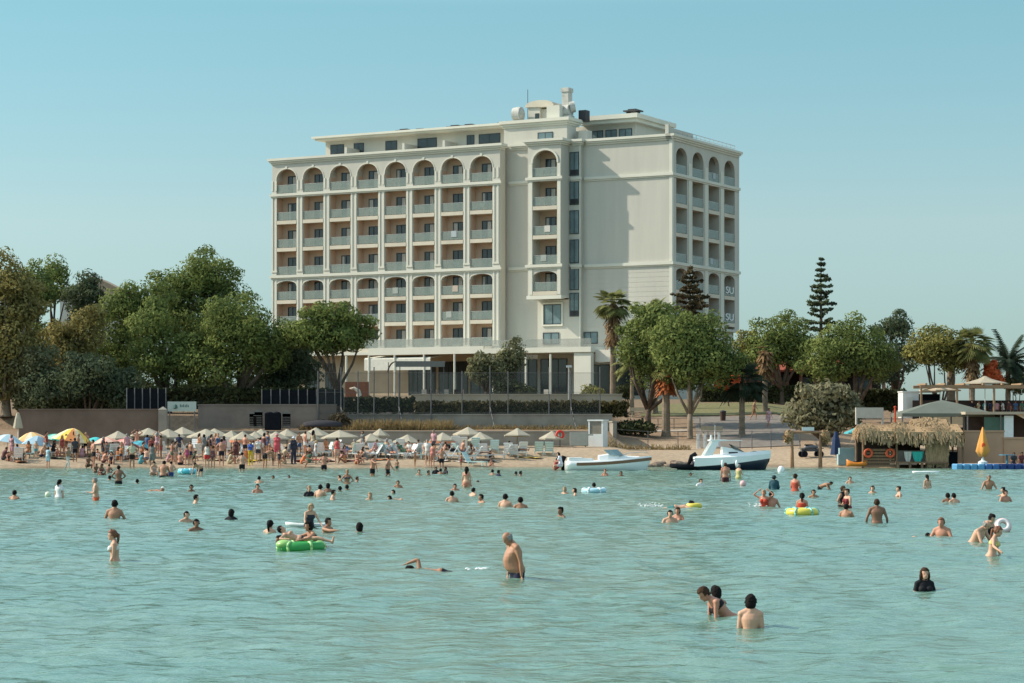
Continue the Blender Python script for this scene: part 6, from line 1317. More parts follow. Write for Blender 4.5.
person('near_swimmer', at_water(443, 570, .10), -88, 'swimmer doing front crawl with a bent raised arm in the middle foreground', 'tan', 'black', 'short', [('trunks', BLK)], 1.0, vox=NVX, pose=P(hip=.0, lean=86, bend=0, look=-28, ua=[(.3, -.15, .95), (.1, -.98, -.1)], fa=[(.1, -.95, -.35), (.1, -.98, -.2)], th=[(.07, .99, -.10)] * 2, sh=[(.02, .98, -.08)] * 2), male=True)
person('near_kid', at_water(309, 528, .80), 25, 'blonde girl in a dark swimsuit leaning over a white float board', 'light', 'blonde', 'bob', [('swimsuit', (50, 55, 65))], .9, vox=.014, pose=P(lean=14, look=5, ua=[(.3, -.5, -.8)] * 2, fa=[(.1, -.8, -.55)] * 2), male=False, bust=.3)
person('near_reach', at_water(327, 532, 1.28), 60, 'dark haired boy stretching one arm over the water, right of the blonde girl', 'tan', 'black', 'short', [('trunks', NVY)], .98, vox=.014, pose=P(ua=[(.3, -.9, -.1), (.6, -.2, -.6)], fa=[(.1, -.98, .05), (.5, -.6, -.3)]), male=True)
person('near_ring_a', at_water(317, 548.5, .98), -60, 'dark haired woman leaning on the right end of the green float', 'tan', 'black', 'bob', [('bikini_top', BLK), ('briefs', BLK)], .98, vox=.014, pose=P(lean=20, ua=[(.5, -.7, -.3)] * 2, fa=[(-.1, -.95, -.15)] * 2, look=-12), male=False, bust=.9)
person('near_ring_b', at_water(302, 549, -.14), 84, 'pale bather lying across the green float with one leg trailing in the water', 'light', 'black', 'short', [('briefs', BLK)], .86, vox=.014, pose=P(hip=.10, lean=-80, bend=14, look=25, ua=[(.5, .2, -.2), (.5, .2, -.2)], fa=[(.3, -.9, 0), (.3, -.9, 0)], th=[(.12, -.98, .16), (.35, -.85, -.10)], sh=[(0, -.95, -.25), (.1, -.75, -.6)]), male=False, bust=.8)
person('neck-m', at_water(281, 544, 1.50), -60, 'head of a swimmer behind the left end of the green float', 'brown', 'black', 'short', [], 1.0, pose=POSE['neck'], vox=.018, male=True)
# ---------------- floats and small gear on the water
def rubber(name, label, px, py, R, r, sy, c1, c2=None, z=.08, rz=0.0, sag=0):
    L_ = at_water(px, py, -z); o = empty(name, L_, rz, label, 'float'); m = MB(); m.torus((0, 0, 0), R, r, 30, 12, None, sy); m.build('tube', pmat(c1, .35, .5), o, True)
    if c2: 
        m = MB()
        for k in range(6):
            m = MB(); a = 2 * pi * k / 6; pts = [V3(((R + (r + .004) * cos(b)) * cos(a), (R + (r + .004) * cos(b)) * sin(a) * sy, (r + .004) * sin(b))) for b in [2 * pi * j / 10 for j in range(11)]]; m.tube(pts, .035, 6); m.build('band', pmat(c2, .35, .5), o, True)
    return o
g = rubber('ring_float', 'large green inflatable float carrying three bathers in the middle left', 301, 550, .45, .12, .6, (50, 150, 70), (160, 205, 130))
MB().ell((-.40, -.05, .06), (.2, .22, .11), 16, 10).build('headrest', pmat((150, 195, 110), .35, .5), g, True)
L_ = at_water(309, 527.5, -.02); m = MB(); m.v = []; rr = []
for i in range(13): t = -1 + i / 6; w_ = .22 * max(0, 1 - t ** 4) ** .5 + .01; rr.append([V3((t * .68, w_ * c_, z_ + .05 * t * t)) for c_, z_ in ((1, .05), (.8, .10), (-.8, .10), (-1, .05), (-.8, 0), (.8, 0))])
tag(m.loft(rr).build('float_board', pmat((215, 220, 215), .5), None, True, L_ + V3((0, -.12, 0))), 'white float board under the blonde girl', 'board')
rubber('ring_float', 'yellow and turquoise swim ring under the woman with a ponytail', 802, 514.5, .42, .14, 1, (215, 200, 80), (120, 200, 200))
rubber('ring_float', 'pale blue swim ring around a dark haired swimmer, centre right', 594, 492.5, .42, .12, 1, (165, 205, 215), (225, 230, 230))
rubber('ring_float', 'round turquoise float held by waders near the left shore', 187, 475, .38, .16, 1, (90, 190, 205), (200, 225, 225), z=.22)
L_ = at_water(1003, 531, -.14); m = MB(); m.torus((0, 0, 0), .17, .075, 26, 12, Matrix.Rotation(radians(62), 4, 'X')); o = m.build('ring_float', pmat((215, 170, 165), .4, .5), None, True, L_); tag(o, 'pale pink and white swim ring tipped up behind the right hand group', 'float'); MB().torus((0, -.035, .03), .15, .055, 26, 10, Matrix.Rotation(radians(62), 4, 'X')).build('pale_face', pmat((225, 215, 212), .4, .5), o, True)
m = MB(); m.torus((0, 0, 0), .20, .10, 18, 10, None, .8); o = m.build('arm_float', pmat((220, 200, 80), .4, .5), None, True, at_water(694, 508, -.08)); tag(o, 'small yellow float held by the swimmer kicking at the centre right', 'float')
m = MB(); m.ell((0, 0, 0), (.13, .13, .13), 14, 10); tag(m.build('beach_ball', pmat((215, 220, 190), .5), None, True, at_water(48, 497, -.1)), 'pale ball floating beside the woman in white at the far left', 'ball')
m = MB(); m.ell((0, 0, 0), (.16, .16, .16), 14, 10); tag(m.build('beach_ball', pmat((215, 175, 175), .5), None, True, at_water(743, 486, -.12)), 'pale pink ball beside the couple in front of the navy boat', 'ball')
# ---------------- swimmers further out: (px, py, pose, depth, face, male, skin, hair, style, wear, scale, label)
H_ = 1.42
SW = [
 (14, 499, 'neck', 1.36, 160, 1, 'tan', 'black', 'short', [], 1, 'lone dark head at the far left edge of the water'),
 (59, 498, 'stand', .95, 150, 0, 'light', 'black', 'tail', [('t_shirt', WHT_)], 1, 'woman in a white top standing beside the pale ball at the far left'),
 (96, 500.5, 'fold', .84, -80, 1, 'light', 'grey', 'short', [('trunks', (205, 90, 55))], 1.02, 'man in orange trunks standing hip deep in profile at the left'),
 (118.5, 484, 'hips', .82, 178, 1, 'brown', 'black', 'short', [('trunks', BLK)], 1.03, 'broad man in black trunks seen from behind near the left shore'),
 (109.5, 480, 'neck', 1.46, 170, 1, 'brown', 'black', 'short', [], .95, 'small dark head just left of the broad man in black trunks'),
 (137, 483.5, 'neck', 1.48, 170, 1, 'brown', 'black', 'short', [], .95, 'small dark head a little right of the broad man in black trunks'),
 (150, 491.5, 'swim', .02, 92, 1, 'tan', (225, 225, 215), 'cap', [], .9, 'swimmer in a white cap stretching an arm to the right'),
 (191, 492, 'wade', 1.3, 20, 0, 'brown', 'black', 'bun', [('bikini_top', (190, 90, 80))], .95, 'woman with bun swimming to the right of the white capped swimmer'),
 (195, 504, 'neck', 1.36, 100, 1, 'light', 'black', 'short', [], 1, 'dark haired head turned right, below the woman with a bun'),
 (114, 519, 'wade', 1.32, 176, 1, 'tan', 'black', 'short', [], 1.12, 'broad shouldered man seen from behind, lower left of the group of heads'),
 (185.5, 521.5, 'wade', 1.36, 30, 1, 'light', 'black', 'short', [], .98, 'dark haired bather above the brown faced one, upper left of a close pair'),
 (196, 531, 'neck', 1.38, 20, 1, 'brown', 'black', 'short', [], 1, 'brown faced bather, lower right of a close pair'),
 (231, 520, 'neck', 1.38, 170, 0, 'tan', 'black', 'bob', [('t_shirt', BLK)], 1.02, 'dark head in black shirt alone right of the close pair'),
 (269.5, 533, 'neck', 1.36, 160, 0, 'light', 'black', 'tail', [], 1, 'black haired woman with a ponytail left of the green float'),
 (359.5, 533, 'neck', 1.44, 180, 0, 'brown', 'black', 'bob', [], 1.05, 'round black haired head alone right of the green float'),
 (259, 483.5, 'neck', 1.32, 170, 1, 'light', 'black', 'short', [], .95, 'upper of two dark heads left of centre below the shore'),
 (257.5, 492.5, 'neck', 1.32, 10, 1, 'red', 'black', 'short', [], .95, 'lower of two dark heads left of centre, with reddish face'),
 (274, 479, 'wade', 1.35, -30, 1, 'tan', 'black', 'short', [], .9, 'bather with raised shoulders close to the shore left of centre'),
 (289, 478.5, 'neck', 1.5, 0, 1, 'brown', 'black', 'short', [], .85, 'tiny dark head close to the shore left of centre'),
 (309, 496, 'wade', 1.28, 10, 0, 'light', 'blonde', 'tail', [('t_shirt', BLK)], 1, 'blonde woman in a black top at the left of a chatting group'),
 (319.5, 497, 'wade', 1.2, 160, 1, 'light', 'black', 'short', [], 1, 'pale backed man beside the blonde woman in the black top'),
 (328, 492, 'neck', 1.32, 180, 0, 'brown', 'black', 'bob', [], 1, 'dark head behind the pale backed man'),
 (332.5, 500, 'neck', 1.3, 90, 1, 'light', 'black', 'short', [], .98, 'dark haired bather lowest in the chatting group'),
 (340, 492, 'neck', 1.44, 180, 1, 'brown', 'black', 'short', [], .95, 'dark head at the right of the chatting group'),
 (347, 485, 'hips', .95, 10, 0, 'tan', 'blonde', 'tail', [('briefs', (60, 60, 70)), ('bikini_top', (60, 60, 70))], 1.0, 'standing woman with light brown hair in a dark bikini behind the chatting group'),
 (347, 490.5, 'neck', 1.44, 180, 1, 'brown', 'black', 'short', [], .95, 'dark head right in front of the standing woman in the dark bikini'),
 (356.5, 482, 'neck', 1.4, 90, 1, 'tan', 'brown', 'short', [], .9, 'small head right of the standing woman in the dark bikini'),
 (340, 480, 'neck', 1.4, -90, 1, 'light', 'brown', 'short', [], .85, 'small head left behind the standing woman in the dark bikini'),
 (370, 499.5, 'wade', 1.34, 0, 0, 'light', 'blonde', 'bob', [], .95, 'fair haired bather alone left of the splashing trio'),
 (402, 499.5, 'swim', .05, -80, 0, 'light', 'black', 'bob', [], .8, 'dark haired swimmer lowest of the splashing trio'),
 (395, 494.5, 'wade', 1.34, -60, 1, 'light', 'black', 'short', [], .9, 'middle one of the splashing trio'),
 (398, 487.5, 'neck', 1.34, 0, 1, 'tan', 'brown', 'short', [], .9, 'topmost of the splashing trio'),
 (455, 490, 'wade', 1.34, 0, 1, 'red', 'black', 'short', [], .95, 'reddish bather left of the tall woman at the centre'),
 (466.5, 488, 'stand', .66, 170, 0, 'light', 'black', 'long', [('briefs', (200, 130, 110)), ('bikini_top', (200, 130, 110))], .98, 'tall woman with long black hair wading thigh deep at the centre'),
 (452, 502, 'neck', 1.28, 180, 1, 'light', 'black', 'short', [], .98, 'dark head lower left of the tall woman at the centre'),
 (472, 496, 'wade', 1.28, 130, 1, 'light', 'black', 'short', [], .95, 'dark haired bather directly below the tall woman at the centre'),
 (482, 503.5, 'neck', 1.36, -60, 1, 'tan', 'black', 'short', [], 1, 'brown head lower right of the tall woman at the centre'),
 (479, 482, 'wade', 1.3, -90, 0, 'tan', 'brown', 'bun', [], .8, 'small bather right of the tall woman at the centre'),
 (505, 507, 'neck', 1.26, 160, 1, 'light', 'black', 'short', [], 1.05, 'left one of two dark heads side by side at the centre'),
 (520.5, 508, 'neck', 1.34, 180, 1, 'tan', 'black', 'short', [], 1.05, 'right one of two dark heads side by side at the centre'),
 (492.5, 475, 'wade', 1.3, 180, 1, 'light', 'black', 'short', [], .95, 'pale shouldered bather near the centre shore'),
 (498, 476, 'neck', 1.36, 120, 1, 'tan', 'black', 'short', [('t_shirt', NVY)], .98, 'bather in a navy shirt right of the pale shouldered one near the centre shore'),
 (516, 475.5, 'neck', 1.44, 180, 1, 'brown', 'black', 'short', [], .9, 'left one of two small dark heads close to the centre shore'),
 (520, 475.8, 'neck', 1.42, 90, 1, 'brown', 'black', 'short', [], .95, 'right one of two small dark heads close to the centre shore'),
 (561.5, 517.5, 'neck', 1.38, -50, 0, 'brown', 'black', 'bun', [], 1.02, 'lone dark haired head with bun right of centre'),
 (565.5, 493.5, 'wade', 1.25, -30, 0, 'light', 'blonde', 'bob', [], .9, 'blonde bather left of the pale blue swim ring'),
 (575.5, 495, 'neck', 1.38, -90, 0, 'light', 'brown', 'bob', [], .9, 'brown haired bather between the blonde one and the pale blue swim ring'),
 (594, 491, 'neck', 1.32, 180, 1, 'brown', 'black', 'short', [], .95, 'dark haired swimmer inside the pale blue swim ring'),
 (605, 475.5, 'neck', 1.3, 0, 0, 'red', 'red', 'short', [], .95, 'orange haired head in front of the brown striped boat'),
 (621, 476.3, 'neck', 1.4, 0, 1, 'brown', 'brown', 'short', [], .95, 'brown head in front of the stern right of the orange haired one'),
 (674, 508, 'swim', .0, 86, 0, 'light', 'black', 'bun', [('trunks', (60, 120, 120))], 1.0, 'swimmer in teal shorts kicking behind a small yellow float'),
 (670, 523, 'neck', 1.3, 0, 1, 'light', 'black', 'short', [], .95, 'left bather of the pair below the kicking swimmer'),
 (678, 519, 'neck', 1.32, -20, 0, 'red', 'brown', 'bob', [], .95, 'right bather of the pair below the kicking swimmer'),
 (700.5, 486, 'neck', 1.34, 20, 1, 'light', 'brown', 'short', [('t_shirt', WHT_)], .95, 'bather in a white shirt left of the standing couple by the navy boat'),
 (690.5, 476, 'neck', 1.5, 0, 1, 'brown', 'black', 'short', [], .85, 'tiny head between the dinghy and the standing couple'),
 (725.5, 482, 'stand', .7, 176, 1, 'red', 'brown', 'short', [('trunks', (80, 40, 45))], 1.0, 'reddish skinned man of the standing couple in front of the navy boat'),
 (738.5, 479, 'fold', .86, 140, 0, 'light', 'grey', 'short', [('swimsuit', (185, 175, 120))], .98, 'grey haired woman of the standing couple in front of the navy boat'),
 (774, 489.5, 'fold', 1.05, 170, 0, 'tan', (40, 70, 80), 'hat', [('robe', (45, 80, 90))], 1.0, 'bather covered in dark teal cloth right of the navy boat'),
 (795, 491, 'fold', 1.1, 150, 0, 'red', 'brown', 'bun', [('swimsuit', (180, 80, 60))], 1.1, 'stout woman in a red swimsuit right of the teal covered bather'),
 (820, 489.5, 'bend', .62, 70, 1, 'tan', 'black', 'short', [('trunks', BLK)], .8, 'boy bending in the shallows before the wooden frame'),
 (813.5, 497.5, 'neck', 1.38, 0, 1, 'tan', 'brown', 'short', [], .98, 'small head below the bending boy'),
 (850, 483.5, 'neck', 1.32, 0, 1, 'light', 'brown', 'short', [], .9, 'head near the shore before the thatched hut'),
 (764, 507, 'headhold', 1.0, -20, 0, 'red', 'blonde', 'tail', [('swimsuit', (190, 70, 50))], .95, 'splashing girl with an arm raised left of the swim ring'),
 (771.5, 507, 'wade', 1.15, 176, 1, 'red', 'black', 'short', [], 1, 'dark haired bather seen from behind right beside the splashing girl'),
 (802, 511, 'fold', 1.08, 168, 0, 'red', 'black', 'tail', [('swimsuit', (190, 70, 45))], 1.0, 'woman with a black ponytail in the yellow and turquoise swim ring'),
 (842, 507, 'hips', .95, 60, 1, 'tan', 'brown', 'short', [('vest', BLK)], 1.0, 'bather in a black vest at the left of a huddled trio'),
 (848, 508, 'fold', 1.02, -60, 0, 'light', 'brown', 'bun', [('swimsuit', (120, 45, 50))], 1.0, 'woman in a maroon swimsuit at the right of a huddled trio'),
 (846, 517, 'neck', 1.26, 150, 1, 'tan', 'black', 'short', [], .95, 'dark haired child lowest of a huddled trio'),
 (873, 493.5, 'wade', 1.34, -20, 0, 'light', 'brown', 'bun', [], .98, 'bather with outstretched arms between the trio and the shore'),
 (899.5, 497, 'neck', 1.24, -80, 0, 'light', 'brown', 'bun', [], .95, 'pale swimmer left of the pair on the right'),
 (927.5, 488, 'stand', 1.0, 200, 0, 'light', 'black', 'tail', [('trunks', BLK)], .95, 'dark haired girl standing in the water before the hut deck'),
 (948, 502.5, 'neck', 1.34, 180, 1, 'brown', 'black', 'short', [], .98, 'left of two dark heads in the water at the right'),
 (955, 503, 'wade', 1.3, 200, 1, 'light', 'black', 'short', [], .98, 'right of two dark heads in the water, with pale shoulders'),
 (988.5, 489.5, 'wade', 1.2, 0, 1, 'tan', 'grey', 'short', [('trunks', BLK)], 1.1, 'stout grey haired man resting arms on the water at the right'),
 (1005.5, 496, 'reach', 1.2, -90, 0, 'light', 'black', 'bun', [], .92, 'upper one of two bathers at the right edge, pointing left'),
 (1005, 501.5, 'neck', 1.26, 20, 1, 'red', 'black', 'short', [], .98, 'lower one of two bathers at the right edge'),
 (913, 536.5, 'swim', .06, 85, 1, 'light', 'black', 'short', [], .62, 'swimmer floating with dark head to the right, left of the auburn head'),
 (942.5, 536, 'wade', 1.3, -30, 1, 'red', 'red', 'short', [], 1.05, 'auburn haired bather right of the floating swimmer'),
 # waders in the shallows along the beach
 (95, 473, 'squat', .25, 30, 1, 'brown', 'brown', 'short', [('trunks', BLK)], .8, 'brown child crouching in the shallows below the bare chested man'),
 (100, 475, 'sit', .15, 40, 0, 'brown', 'brown', 'bob', [('swimsuit', (120, 60, 60))], .95, 'child sitting in the shallows right of the crouching brown child'),
 (108, 473, 'sit', .15, 170, 1, 'brown', 'black', 'short', [], .8, 'small dark haired child sitting with back turned in the left shallows'),
 (154, 476, 'squat', .18, 10, 0, 'light', 'black', 'tail', [('swimsuit', (200, 170, 160))], 1.0, 'pale woman crouching in the shallows under the grey topped woman'),
 (163, 477.5, 'sit', .1, 176, 1, 'tan', 'black', 'short', [('trunks', BLK)], 1.2, 'dark haired man sitting in the shallows with his back turned'),
 (171, 477, 'hips', .5, 176, 1, 'light', 'black', 'short', [('trunks', (40, 70, 130))], .82, 'child in blue trunks standing right of the sitting man'),
 (200, 476.5, 'bend', .35, -20, 1, 'light', 'brown', 'short', [('trunks', NVY)], .95, 'pale man bending over the water right of the turquoise float'),
 (194, 472, 'stand', .2, 120, 0, 'tan', 'black', 'tail', [('swimsuit', (110, 90, 80))], .7, 'girl standing behind the pale bending man'),
 (242, 472, 'hips', .46, 176, 1, 'light', 'black', 'short', [('trunks', BLK)], 1.0, 'pale backed man in black trunks facing the beach left of centre'),
 (324, 471, 'hips', .55, 178, 1, 'red', 'brown', 'short', [('trunks', BLK)], 1.0, 'reddish man in black trunks knee deep facing the beach'),
 (372.5, 476, 'reach', .55, 60, 1, 'red', 'black', 'short', [('trunks', BLK)], 1.05, 'man in black trunks leaning right with arms out near the centre shore'),
 (388, 476, 'walk', .5, 80, 1, 'red', 'black', 'short', [('trunks', BLK)], 1.0, 'slim man in black trunks walking out right of the leaning man'),
 (397, 471, 'stand', .2, 170, 1, 'tan', 'brown', 'short', [('trunks', (60, 90, 80))], .55, 'small child right of the slim walking man'),
 (419, 476, 'neck', 1.32, 10, 0, 'light', 'black', 'bob', [], .95, 'left one of two swimmers near the centre left shore'),
 (428, 475.5, 'neck', 1.40, 60, 1, 'tan', 'black', 'short', [], .95, 'right one of two swimmers near the centre left shore'),
 (436, 474.5, 'neck', 1.2, 0, 1, 'brown', 'black', 'short', [('t_shirt', BLK)], .9, 'child in a black shirt at the left of the huddle in the shallows'),
 (440.5, 474.8, 'neck', 1.3, 160, 1, 'brown', 'black', 'short', [], .9, 'dark haired child in the middle of the huddle in the shallows'),
 (446, 474.5, 'neck', 1.2, -60, 1, 'brown', 'black', 'short', [('t_shirt', (40, 40, 45))], .9, 'child in a charcoal shirt at the right of the huddle in the shallows'),
 (441.5, 468, 'hips', .30, 0, 1, 'red', 'grey', 'short', [('trunks', BLK)], 1.0, 'reddish man in black trunks standing over the huddle of children'),
 (555, 470, 'sit', .0, 90, 0, 'light', 'black', 'long', [('dress', (150, 60, 60))], 1.0, 'woman in a dark red dress sitting at the waterline left of the boats'),
 (561, 470.5, 'sitchair', .1, -100, 0, 'light', 'black', 'bob', [('t_shirt', (205, 205, 215)), ('trunks', (200, 200, 210))], 1.05, 'black haired person in white sitting beside the bow of the striped boat'),
]
for (px, py, po, d, rot, male, skin, hair, style, wear, sc, lab) in SW:
    person(far(po, bool(male)), at_water(px, py, d * (sc if po == 'neck' else 1)), rot, lab, skin, hair, style, wear, sc)
# foam around the crawling swimmer and the splashers: small clustered droplets
FOAM = mat('white_foam', (.72, .75, .73), .7, 3, .1)
for (px, py, n, w_, h_, l) in ((480, 569, 14, .3, .012, 'streak of white foam behind the crawling swimmer'), (648, 507, 60, .5, .14, 'white splash kicked up by the swimmer in teal shorts'), (759, 507, 40, .35, .2, 'white splash beside the girl with a raised arm')):
    L_ = at_water(px, py); m = MB(); rn = random.Random(n)
    for i in range(n):
        x = rn.gauss(0, w_ * .45); y = rn.gauss(0, .15); z = abs(rn.gauss(0, h_ * .45)); r_ = rn.uniform(.010, .028) * (1.5 if z < .05 else 1); m.ell((x, y, z), (r_ * 1.6, r_ * 1.3, r_ * .7), 6, 4)
    tag(m.build('foam', FOAM, None, True, L_), l, 'foam', kind='stuff')
# small rings of ripples round everything that stands in the water
nvw = len(wme.vertices); cw = np.empty(nvw * 3, np.float32); wme.vertices.foreach_get('co', cw); cw = cw.reshape(-1, 3); gw = cw[:-12]; ncol = len(np.arange(-46, 46.01, .16)); nrow = len(gw) // ncol; g3 = gw.reshape(nrow, ncol, 3)
for x0, y0 in RIP:
    i0 = int((x0 + 46) / .16); j0 = int((y0 - 14) / .16); i1, i2, j1, j2 = max(0, i0 - 12), min(ncol, i0 + 13), max(0, j0 - 12), min(nrow, j0 + 13)
    if i2 <= i1 or j2 <= j1: continue
    s_ = g3[j1:j2, i1:i2]; r_ = np.hypot(s_[..., 0] - x0, s_[..., 1] - y0); s_[..., 2] += .020 * np.sin(r_ * 2 * pi / .62 + x0) * np.exp(-r_ / .75) * np.clip((1.9 - r_) / .8, 0, 1)
wme.vertices.foreach_set('co', cw.ravel()); wme.update()
# ---------------- people on the sand
def sand_at(px, py):
    Y = 154.5
    while WZ(py, Y) > ground(WX(px, Y), Y) and Y < 172.4: Y += .05
    x = WX(px, Y); return V3((x, Y, ground(x, Y)))
BE = [
 (48, 468, 'stand', 150, 0, 'red', 'brown', 'bob', [('dress', (160, 190, 200))], .85, 'girl in a pale blue dress standing at the water edge on the left'),
 (68, 469, 'walk', 60, 1, 'tan', 'brown', 'short', [('trousers', (205, 200, 190)), ('t_shirt', (150, 120, 100))], .9, 'child in white trousers walking at the water edge on the left'),
 (75, 462, 'stand', 200, 1, 'brown', 'black', 'short', [('t_shirt', (60, 62, 66)), ('trunks', BLK)], 1.0, 'man dressed in dark grey under the large yellow umbrella'),
 (87.5, 470, 'squat', 30, 1, 'brown', 'black', 'short', [('trunks', (60, 50, 40))], .95, 'brown skinned child squatting at the water edge'),
 (93.5, 467, 'fold', -60, 1, 'red', 'black', 'short', [('trunks', BLK)], 1.12, 'tall bare chested man in black trunks by the small turquoise umbrella'),
 (132, 469.5, 'hips', 10, 1, 'tan', 'brown', 'short', [('t_shirt', (200, 190, 160)), ('trunks', (40, 30, 30))], 1.1, 'man in a cream shirt and dark shorts at the water edge'),
 (152, 469, 'stand', 170, 0, 'tan', 'black', 'tail', [('dress', (120, 120, 115))], 1.05, 'woman in a grey dress with black hair at the water edge'),
 (187, 466, 'stand', 190, 0, 'red', 'brown', 'bob', [('swimsuit', (170, 80, 110))], .85, 'child in a magenta swimsuit above the turquoise float'),
 (207, 469, 'stand', 175, 0, 'light', 'brown', 'tail', [('vest', (215, 205, 195)), ('trunks', (200, 60, 60))], 1.05, 'woman in a white vest and red shorts at the water edge'),
 (213, 469, 'stand', 160, 0, 'red', 'brown', 'bun', [('swimsuit', (110, 70, 75))], .95, 'woman in a brown swimsuit right of the red shorts'),
 (221.5, 466, 'hips', 176, 1, 'red', 'black', 'short', [('trunks', (35, 32, 45))], 1.12, 'tall man in dark trunks facing the loungers'),
 (246, 466, 'stand', 30, 0, 'red', 'blonde', 'bob', [('dress', (210, 120, 70))], .7, 'little girl in an orange dress on the sand left of centre'),
 (250.5, 465, 'stand', 0, 0, 'light', 'black', 'bob', [('t_shirt', (60, 90, 160)), ('trousers', (215, 190, 60))], 1.0, 'person in a blue top and yellow trousers on the sand'),
 (265, 469, 'bend', 140, 1, 'tan', 'brown', 'short', [('trunks', BLK)], 1.1, 'man in black trunks bending down at the water edge'),
 (258, 463, 'stand', 20, 0, 'light', 'black', 'short', [('t_shirt', (215, 210, 200)), ('trunks', (60, 60, 70))], 1.05, 'person in a white shirt behind the bending man'),
 (273, 466, 'stand', 60, 1, 'brown', 'brown', 'short', [('trunks', (50, 60, 50))], .6, 'little boy in dark green trunks at the water edge'),
 (279.5, 468, 'stand', -20, 0, 'red', 'brown', 'bob', [('swimsuit', (60, 60, 70))], .75, 'little girl in a dark swimsuit at the water edge'),
 (277, 461, 'stand', 0, 0, 'tan', (205, 140, 140), 'hat', [('dress', (200, 90, 100))], 1.15, 'woman in a pink hat and a pink dress by the loungers'),
 (293.5, 464, 'stand', 40, 0, 'light', (200, 205, 215), 'hat', [('robe', (50, 52, 66))], 1.15, 'woman in a long navy robe and pale headscarf on the sand'),
 (302, 467, 'squat', 90, 0, 'red', 'brown', 'bun', [('swimsuit', (220, 120, 70))], 1.05, 'woman in an orange swimsuit crouching at the water edge'),
 (337, 463, 'stand', 176, 0, 'light', 'black', 'bun', [('vest', (190, 80, 80)), ('trunks', (215, 170, 150))], 1.05, 'woman in a red vest on the sand behind the reddish man'),
 (415, 466.5, 'stand', 60, 1, 'tan', 'brown', 'short', [('trunks', (180, 140, 90))], .6, 'small child in sandy trunks at the centre waterline'),
 (427.5, 466, 'stand', -20, 1, 'light', 'grey', 'short', [('t_shirt', (215, 210, 205)), ('trunks', (190, 180, 170))], 1.1, 'grey haired man in white clothes by the centre loungers'),
 (432.5, 467, 'stand', 150, 0, 'red', 'brown', 'bun', [('swimsuit', (190, 120, 110))], .98, 'woman in a rose swimsuit right of the grey haired man'),
 (461, 466.5, 'stand', 120, 1, 'brown', 'black', 'short', [('trunks', (150, 60, 60))], .55, 'toddler in red trunks at the centre waterline'),
 (490, 466, 'sit', 60, 1, 'red', 'brown', 'short', [], .6, 'toddler sitting at the centre waterline right of the loungers'),
 (754, 420, 'walk', 80, 1, 'tan', 'brown', 'short', [('trunks', (120, 90, 60))], 1.1, 'bare chested man walking along the slope before the lawn'),
 (768.5, 427.5, 'walk', 30, 0, 'red', 'black', 'tail', [('dress', (195, 160, 165))], 1.0, 'woman in a pale dress walking down the tree shaded slope'),
]
for (px, py, po, rot, male, skin, hair, style, wear, sc, lab) in BE:
    if py < 430:
        Yq = 188.0 if px < 760 else 184; x = WX(px, Yq); L_ = V3((x, Yq, WZ(py, Yq))); 
        while abs(ground(WX(px, Yq), Yq) - WZ(py, Yq)) > .03 and Yq < 206: Yq += .05; L_ = V3((WX(px, Yq), Yq, ground(WX(px, Yq), Yq)))
    else: L_ = sand_at(px, py)
    person(far(po, bool(male)), L_, rot, lab, skin, hair, style, wear, sc)
